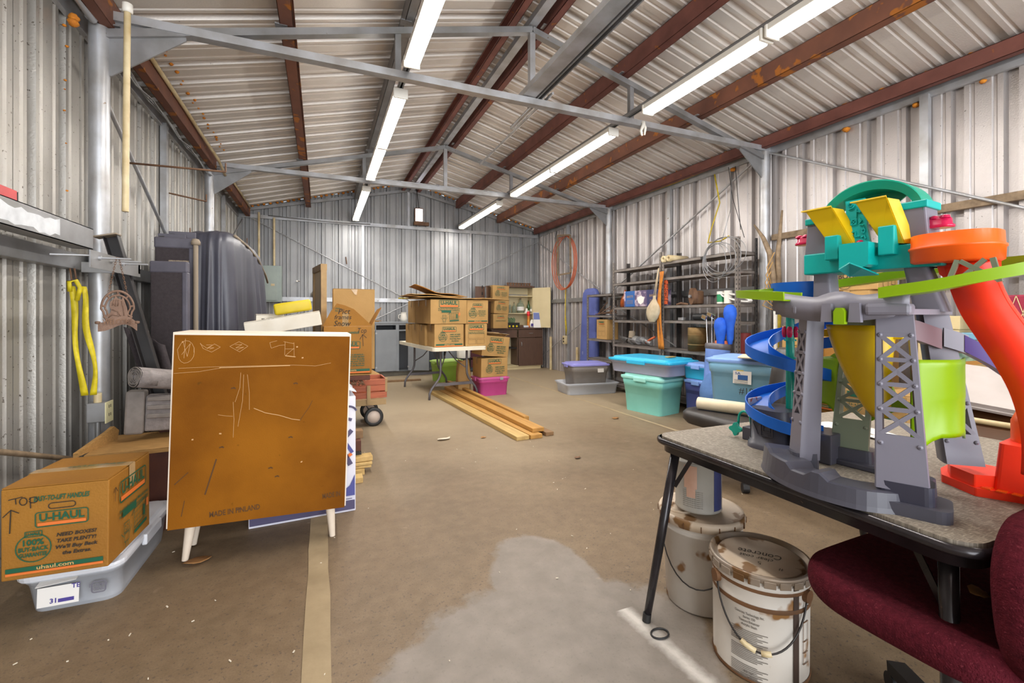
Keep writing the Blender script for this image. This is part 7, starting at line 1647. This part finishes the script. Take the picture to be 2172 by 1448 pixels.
# blue spiral
SP = []
for i in range(55):
    a = math.radians(270 - 690 * (1 - i / 54)); z = .105 + .22 * (270 - math.degrees(a)) / 360; SP.append((-.255 + .108 * math.cos(a), .13 + .108 * math.sin(a), z))
SP += [(-.21, .024, .096), (-.165, .030, .090), (-.11, .042, .086)]
track('blue_spiral', SP, .082, .030, 'toy_blue', .004, lower=.006)
track('blue_feeder', smooth([(-.272, .255, .365), (-.20, .275, .376), (-.12, .27, .390), (-.06, .25, .405)]), .07, .03, 'toy_blue', .004, lower=.006)
b = MB(); rows = []
for i in range(25):
    a = math.radians(95 + 255 * i / 24); ca, sa = math.cos(a), math.sin(a); rows.append([(-.195 + q * ca, .105 + q * sa, z) for q, z in ((.035, .548), (.098, .545), (.102, .604), (.098, .604), (.094, .552), (.035, .555))])
for j in range(6): b.grid([[q[j], q[(j + 1) % 6]] for q in rows], True)
b.build('blue_bowl', 'toy_blue', TOY)
b = MB(); b.cyl((-.255, .13, 0), (-.255, .13, .50), .014, n=12); b.build('spiral_pole', 'toy_green_pole', TOY)
for z in (.395, .330): MB().cyl((-.255, .13, z), (-.255, .13, z + .006), .02, n=14).build('pole_collar', 'toy_green_pole', TOY)
for k in range(4): a = k * PI / 2 + .4; b = MB(); b.lathe([(.006, 0), (.010, .012), (.010, .03), (.006, .04)], (-.255 + .017 * math.cos(a), .13 + .017 * math.sin(a), .408), 8); b.build('spinner_bead', 'toy_pink', TOY)
# spiral house
b = MB(); rows = [[(-.285 + a * k, .105 + y * k, z) for a, y in rrect(.15, .19, .05, 5)] for z, k in ((0, 1.07), (.018, 1.05), (.02, 1.0), (.03, .99), (.032, .94), (.145, .92))]; b.grid(rows, True, True); b.add(rows[-1], [tuple(range(len(rows[-1])))]); b.build('spiral_house', 'toy_grey_dark', TOY)
M = face_M((-.285 - .01, .105 - .0895, .085), (0, -1, 0)); b = MB(); ring(b, .02, -.005, .045, .06, .004, .003, M, .0005); ring(b, .02, .0, .028, .035, .003, .003, M, .0005); line(b, [(-.04, .05), (-.04, -.05)], .002, M); line(b, [(-.03, .045), (-.01, .03), (-.03, .01), (-.012, -.03)], .002, M); line(b, [(.01, .0), (.018, .006), (.03, .0)], .002, M)
o = b.build('door_relief', 'toy_grey_dark', TOY); solid(o, .003, 0)
b = MB(); b.span((-.195, .035, 0), (-.075, .15, .098), .004); b.build('spiral_exit', 'toy_grey_dark', TOY)
b = MB(); b.span((-.375, .06, .10), (-.368, .14, .17)); b.build('sticker', mat('toy_sticker', 'c2c0c6', .4, 0, 'c2603c', 40, 2, .55, .6), TOY)
b = MB(); b.span((-.415, .085, 0), (-.365, .15, .05), .003); b.build('lock_post', 'toy_grey_dark', TOY)
b = MB(); b.tube([(-.445, .105, .045)] + [(-.42 + .025 * math.cos(math.radians(a)), .11, .075 + .03 * math.sin(math.radians(a))) for a in range(180, -1, -20)] + [(-.395, .115, .052)], .005, 8); sh = b.build('padlock_hook', 'toy_green_pole', TOY)
b = MB(); b.prism([(.022 * math.cos(2 * PI * i / 20) * (1 + .25 * math.cos(4 * 2 * PI * i / 20)), .022 * math.sin(2 * PI * i / 20) * (1 + .25 * math.cos(4 * 2 * PI * i / 20))) for i in range(20)], .014, Matrix.Translation((-.447, .10, .032)) @ Matrix.Rotation(PI / 2, 4, 'X')); o = b.build('clover_knob', 'toy_green_pole', TOY); bevel(o, .003)
# lime barrel panels between the legs
def curved_panel(name, p0, p1, bul, z0, z1, low0=0, low1=0, n=10):
    b = MB(); p0, p1 = Vector(p0), Vector(p1); d = (p1 - p0); s = Vector((-d.y, d.x, 0)).normalized(); rows = []
    zz = [0, .06, .10, .48, .52, .90, .94, 1.0]
    for v in zz:
        row = []
        for i in range(n + 1):
            u = i / n; c_ = p0 + d * u + s * bul * math.sin(u * PI) * (1.0 + (.10 if v in (.52, .94, .06) else 0)); e0 = low0 * max(0, 1 - u * 4) + low1 * max(0, 1 - (1 - u) * 4); zb = z0 - e0; c_.z = zb + (z1 - zb) * v; row.append(tuple(c_))
        rows.append(row)
    b.grid(rows, True); o = b.build(name, 'toy_lime', TOY); solid(o, .006, 0); return o
curved_panel('barrel_panel', (-.20, .16, 0), (-.085, .11, 0), -.012, .185, .345, 0, .04)
curved_panel('barrel_panel', (.18, -.11, 0), (.228, .085, 0), -.035, .175, .375, .05, .02)
b = MB(); M = Matrix(((1, 0, 0, 0), (0, 0, -1, .16), (0, 1, 0, 0), (0, 0, 0, 1))); b.prism([(-.012, .345), (-.012, .145), (.055, .19), (.17, .185), (.17, .215), (.06, .225), (.03, .30)], .012, M); o = b.build('rear_panel', 'toy_lime', TOY); bevel(o, .002)
b = MB(); M = Matrix(((1, 0, 0, 0), (0, 0, -1, .145), (0, 1, 0, 0), (0, 0, 0, 1))); line(b, [(.018, .30), (.018, .205)], .005, M); line(b, [(-.008, .262), (.028, .262)], .005, M); line(b, [(.018, .205), (.035, .20)], .005, M); o = b.build('panel_ribs', 'toy_lime', TOY); solid(o, .004, 0)
MB().add([(-.155, .13, .343), (-.12, .125, .350), (-.085, .11, .372), (-.085, .11, .340)], [(0, 1, 2, 3)]).build('panel_tab', 'toy_lime', TOY)
# mauve and purple ramp on the right
track('mauve_ramp', [(.075, .03, .470), (.13, .07, .447), (.165, .105, .425)], .05, .026, 'toy_mauve', .004, lower=.026)
track('grey_ramp', [(.165, .105, .425), (.185, .13, .415), (.205, .152, .404)], .055, .030, 'toy_grey', .004, lower=.018)
track('purple_ramp', smooth([(.203, .15, .405), (.25, .18, .368), (.29, .205, .328), (.36, .25, .26)]), .06, .030, 'toy_purple', .004, lower=.012)
# orange bowl, x-frame and big slide
b = MB(); pb = rrect(.178, .178, .075, 8, .230, .02); c0 = (.230, .02)
def sc(k, z): return [(c0[0] + (x - c0[0]) * k, c0[1] + (y - c0[1]) * k, z) for x, y in pb]
rows = [sc(.9, .628), sc(.985, .633), sc(1.0, .663), sc(1.03, .665), sc(1.03, .671), sc(.985, .673), sc(.97, .704), sc(.945, .704), sc(.93, .641), sc(.5, .637)]
b.grid(rows, True, True); b.add(rows[0], [tuple(range(len(rows[0])))[::-1]]); b.add(rows[-1], [tuple(range(len(rows[-1])))]); b.build('orange_bowl', 'toy_orange_rim', TOY)
b = MB(); b.prism([(.16, .630), (.16, .622), (.195, .622), (.2, .60), (.225, .575), (.29, .56), (.305, .59), (.305, .630)], .05, Matrix(((1, 0, 0, 0), (0, 0, -1, .06), (0, 1, 0, 0), (0, 0, 0, 1)))); b.build('bowl_underside', 'toy_orange', TOY)
b = MB()
for p, q in (((.237, -.075, .555), (.257, -.065, .628)), ((.330, -.06, .570), (.318, -.06, .628)), ((.243, -.07, .56), (.305, -.06, .626)), ((.262, -.066, .625), (.328, -.06, .575))): MB().bar(p, q, .010, .010, up=(0, -1, 0)).build('x_frame_bar', 'toy_olive', TOY)
OS = [(.258, .03, .625), (.268, .03, .57), (.287, .03, .51), (.316, .03, .45), (.346, .03, .39), (.374, .03, .32), (.390, .03, .25), (.394, .04, .18), (.388, .06, .10)]
Sx = smooth(OS, 4); b = MB(); rows = []
for i, p in enumerate(Sx):
    w = .043; d = (Sx[min(i + 1, len(Sx) - 1)] - Sx[max(i - 1, 0)]).normalized(); sd = Vector((-d.z, 0, d.x))
    rows.append([p - sd * w + Vector((0, -.005, 0)), p - sd * w + Vector((0, -.03, 0)), p + sd * w + Vector((0, -.03, 0)), p + sd * w + Vector((0, -.005, 0))])
for j in range(3): b.grid([[q[j], q[j + 1]] for q in rows], True)
o = b.build('orange_slide', 'toy_orange', TOY); solid(o, .005, 0)
b = MB(); b.prism([(.135, .235), (.158, .165), (.245, .105), (.32, .14), (.40, .15), (.40, .40), (.13, .40)], .022); o = b.build('orange_base', 'toy_orange', TOY); bevel(o, .003)
b = MB(); b.prism([(.155, .22), (.178, .16), (.24, .115), (.275, .15), (.24, .24)], .055); o = b.build('orange_pedestal', 'toy_orange', TOY); bevel(o, .004)
b = MB(); rows = [[(.335 + x * k, .225 + y * k, z) for x, y in rrect(.135, .17, .015, 4)] for z, k in ((.02, 1.0), (.145, .86))]; b.grid(rows, False, True); b.add(rows[1], [tuple(range(len(rows[1])))]); b.build('orange_block', 'toy_orange', TOY)
MB().lathe([(.055, .11), (.055, .17), (.045, .195), (.02, .205), (.001, .207)], (.335, .25, .03), 24).build('orange_dome', 'toy_orange_rim', TOY)
b = MB()
for i in range(7):
    for j in range(5): b.box((.262 + i * .028, .118 + j * .008 + .018 * (i / 6), .0235), (.018, .005, .003))
tag(b.build('tread_bumps', 'toy_orange_rim', TOY), kind='stuff')
# paper on the table behind the toy
b = MB(); rows = [[(2.0 + .04 * i, 1.03 + .06 * j, .712 + .006 * math.sin(i * 1.3 + j)) for i in range(5)] for j in range(6)]; b.grid(rows); o = b.build('paper_sheet', 'sticker_white'); solid(o, .0015); tag(o, 'crumpled white sheet on the far side of the card table behind the toy', 'paper')
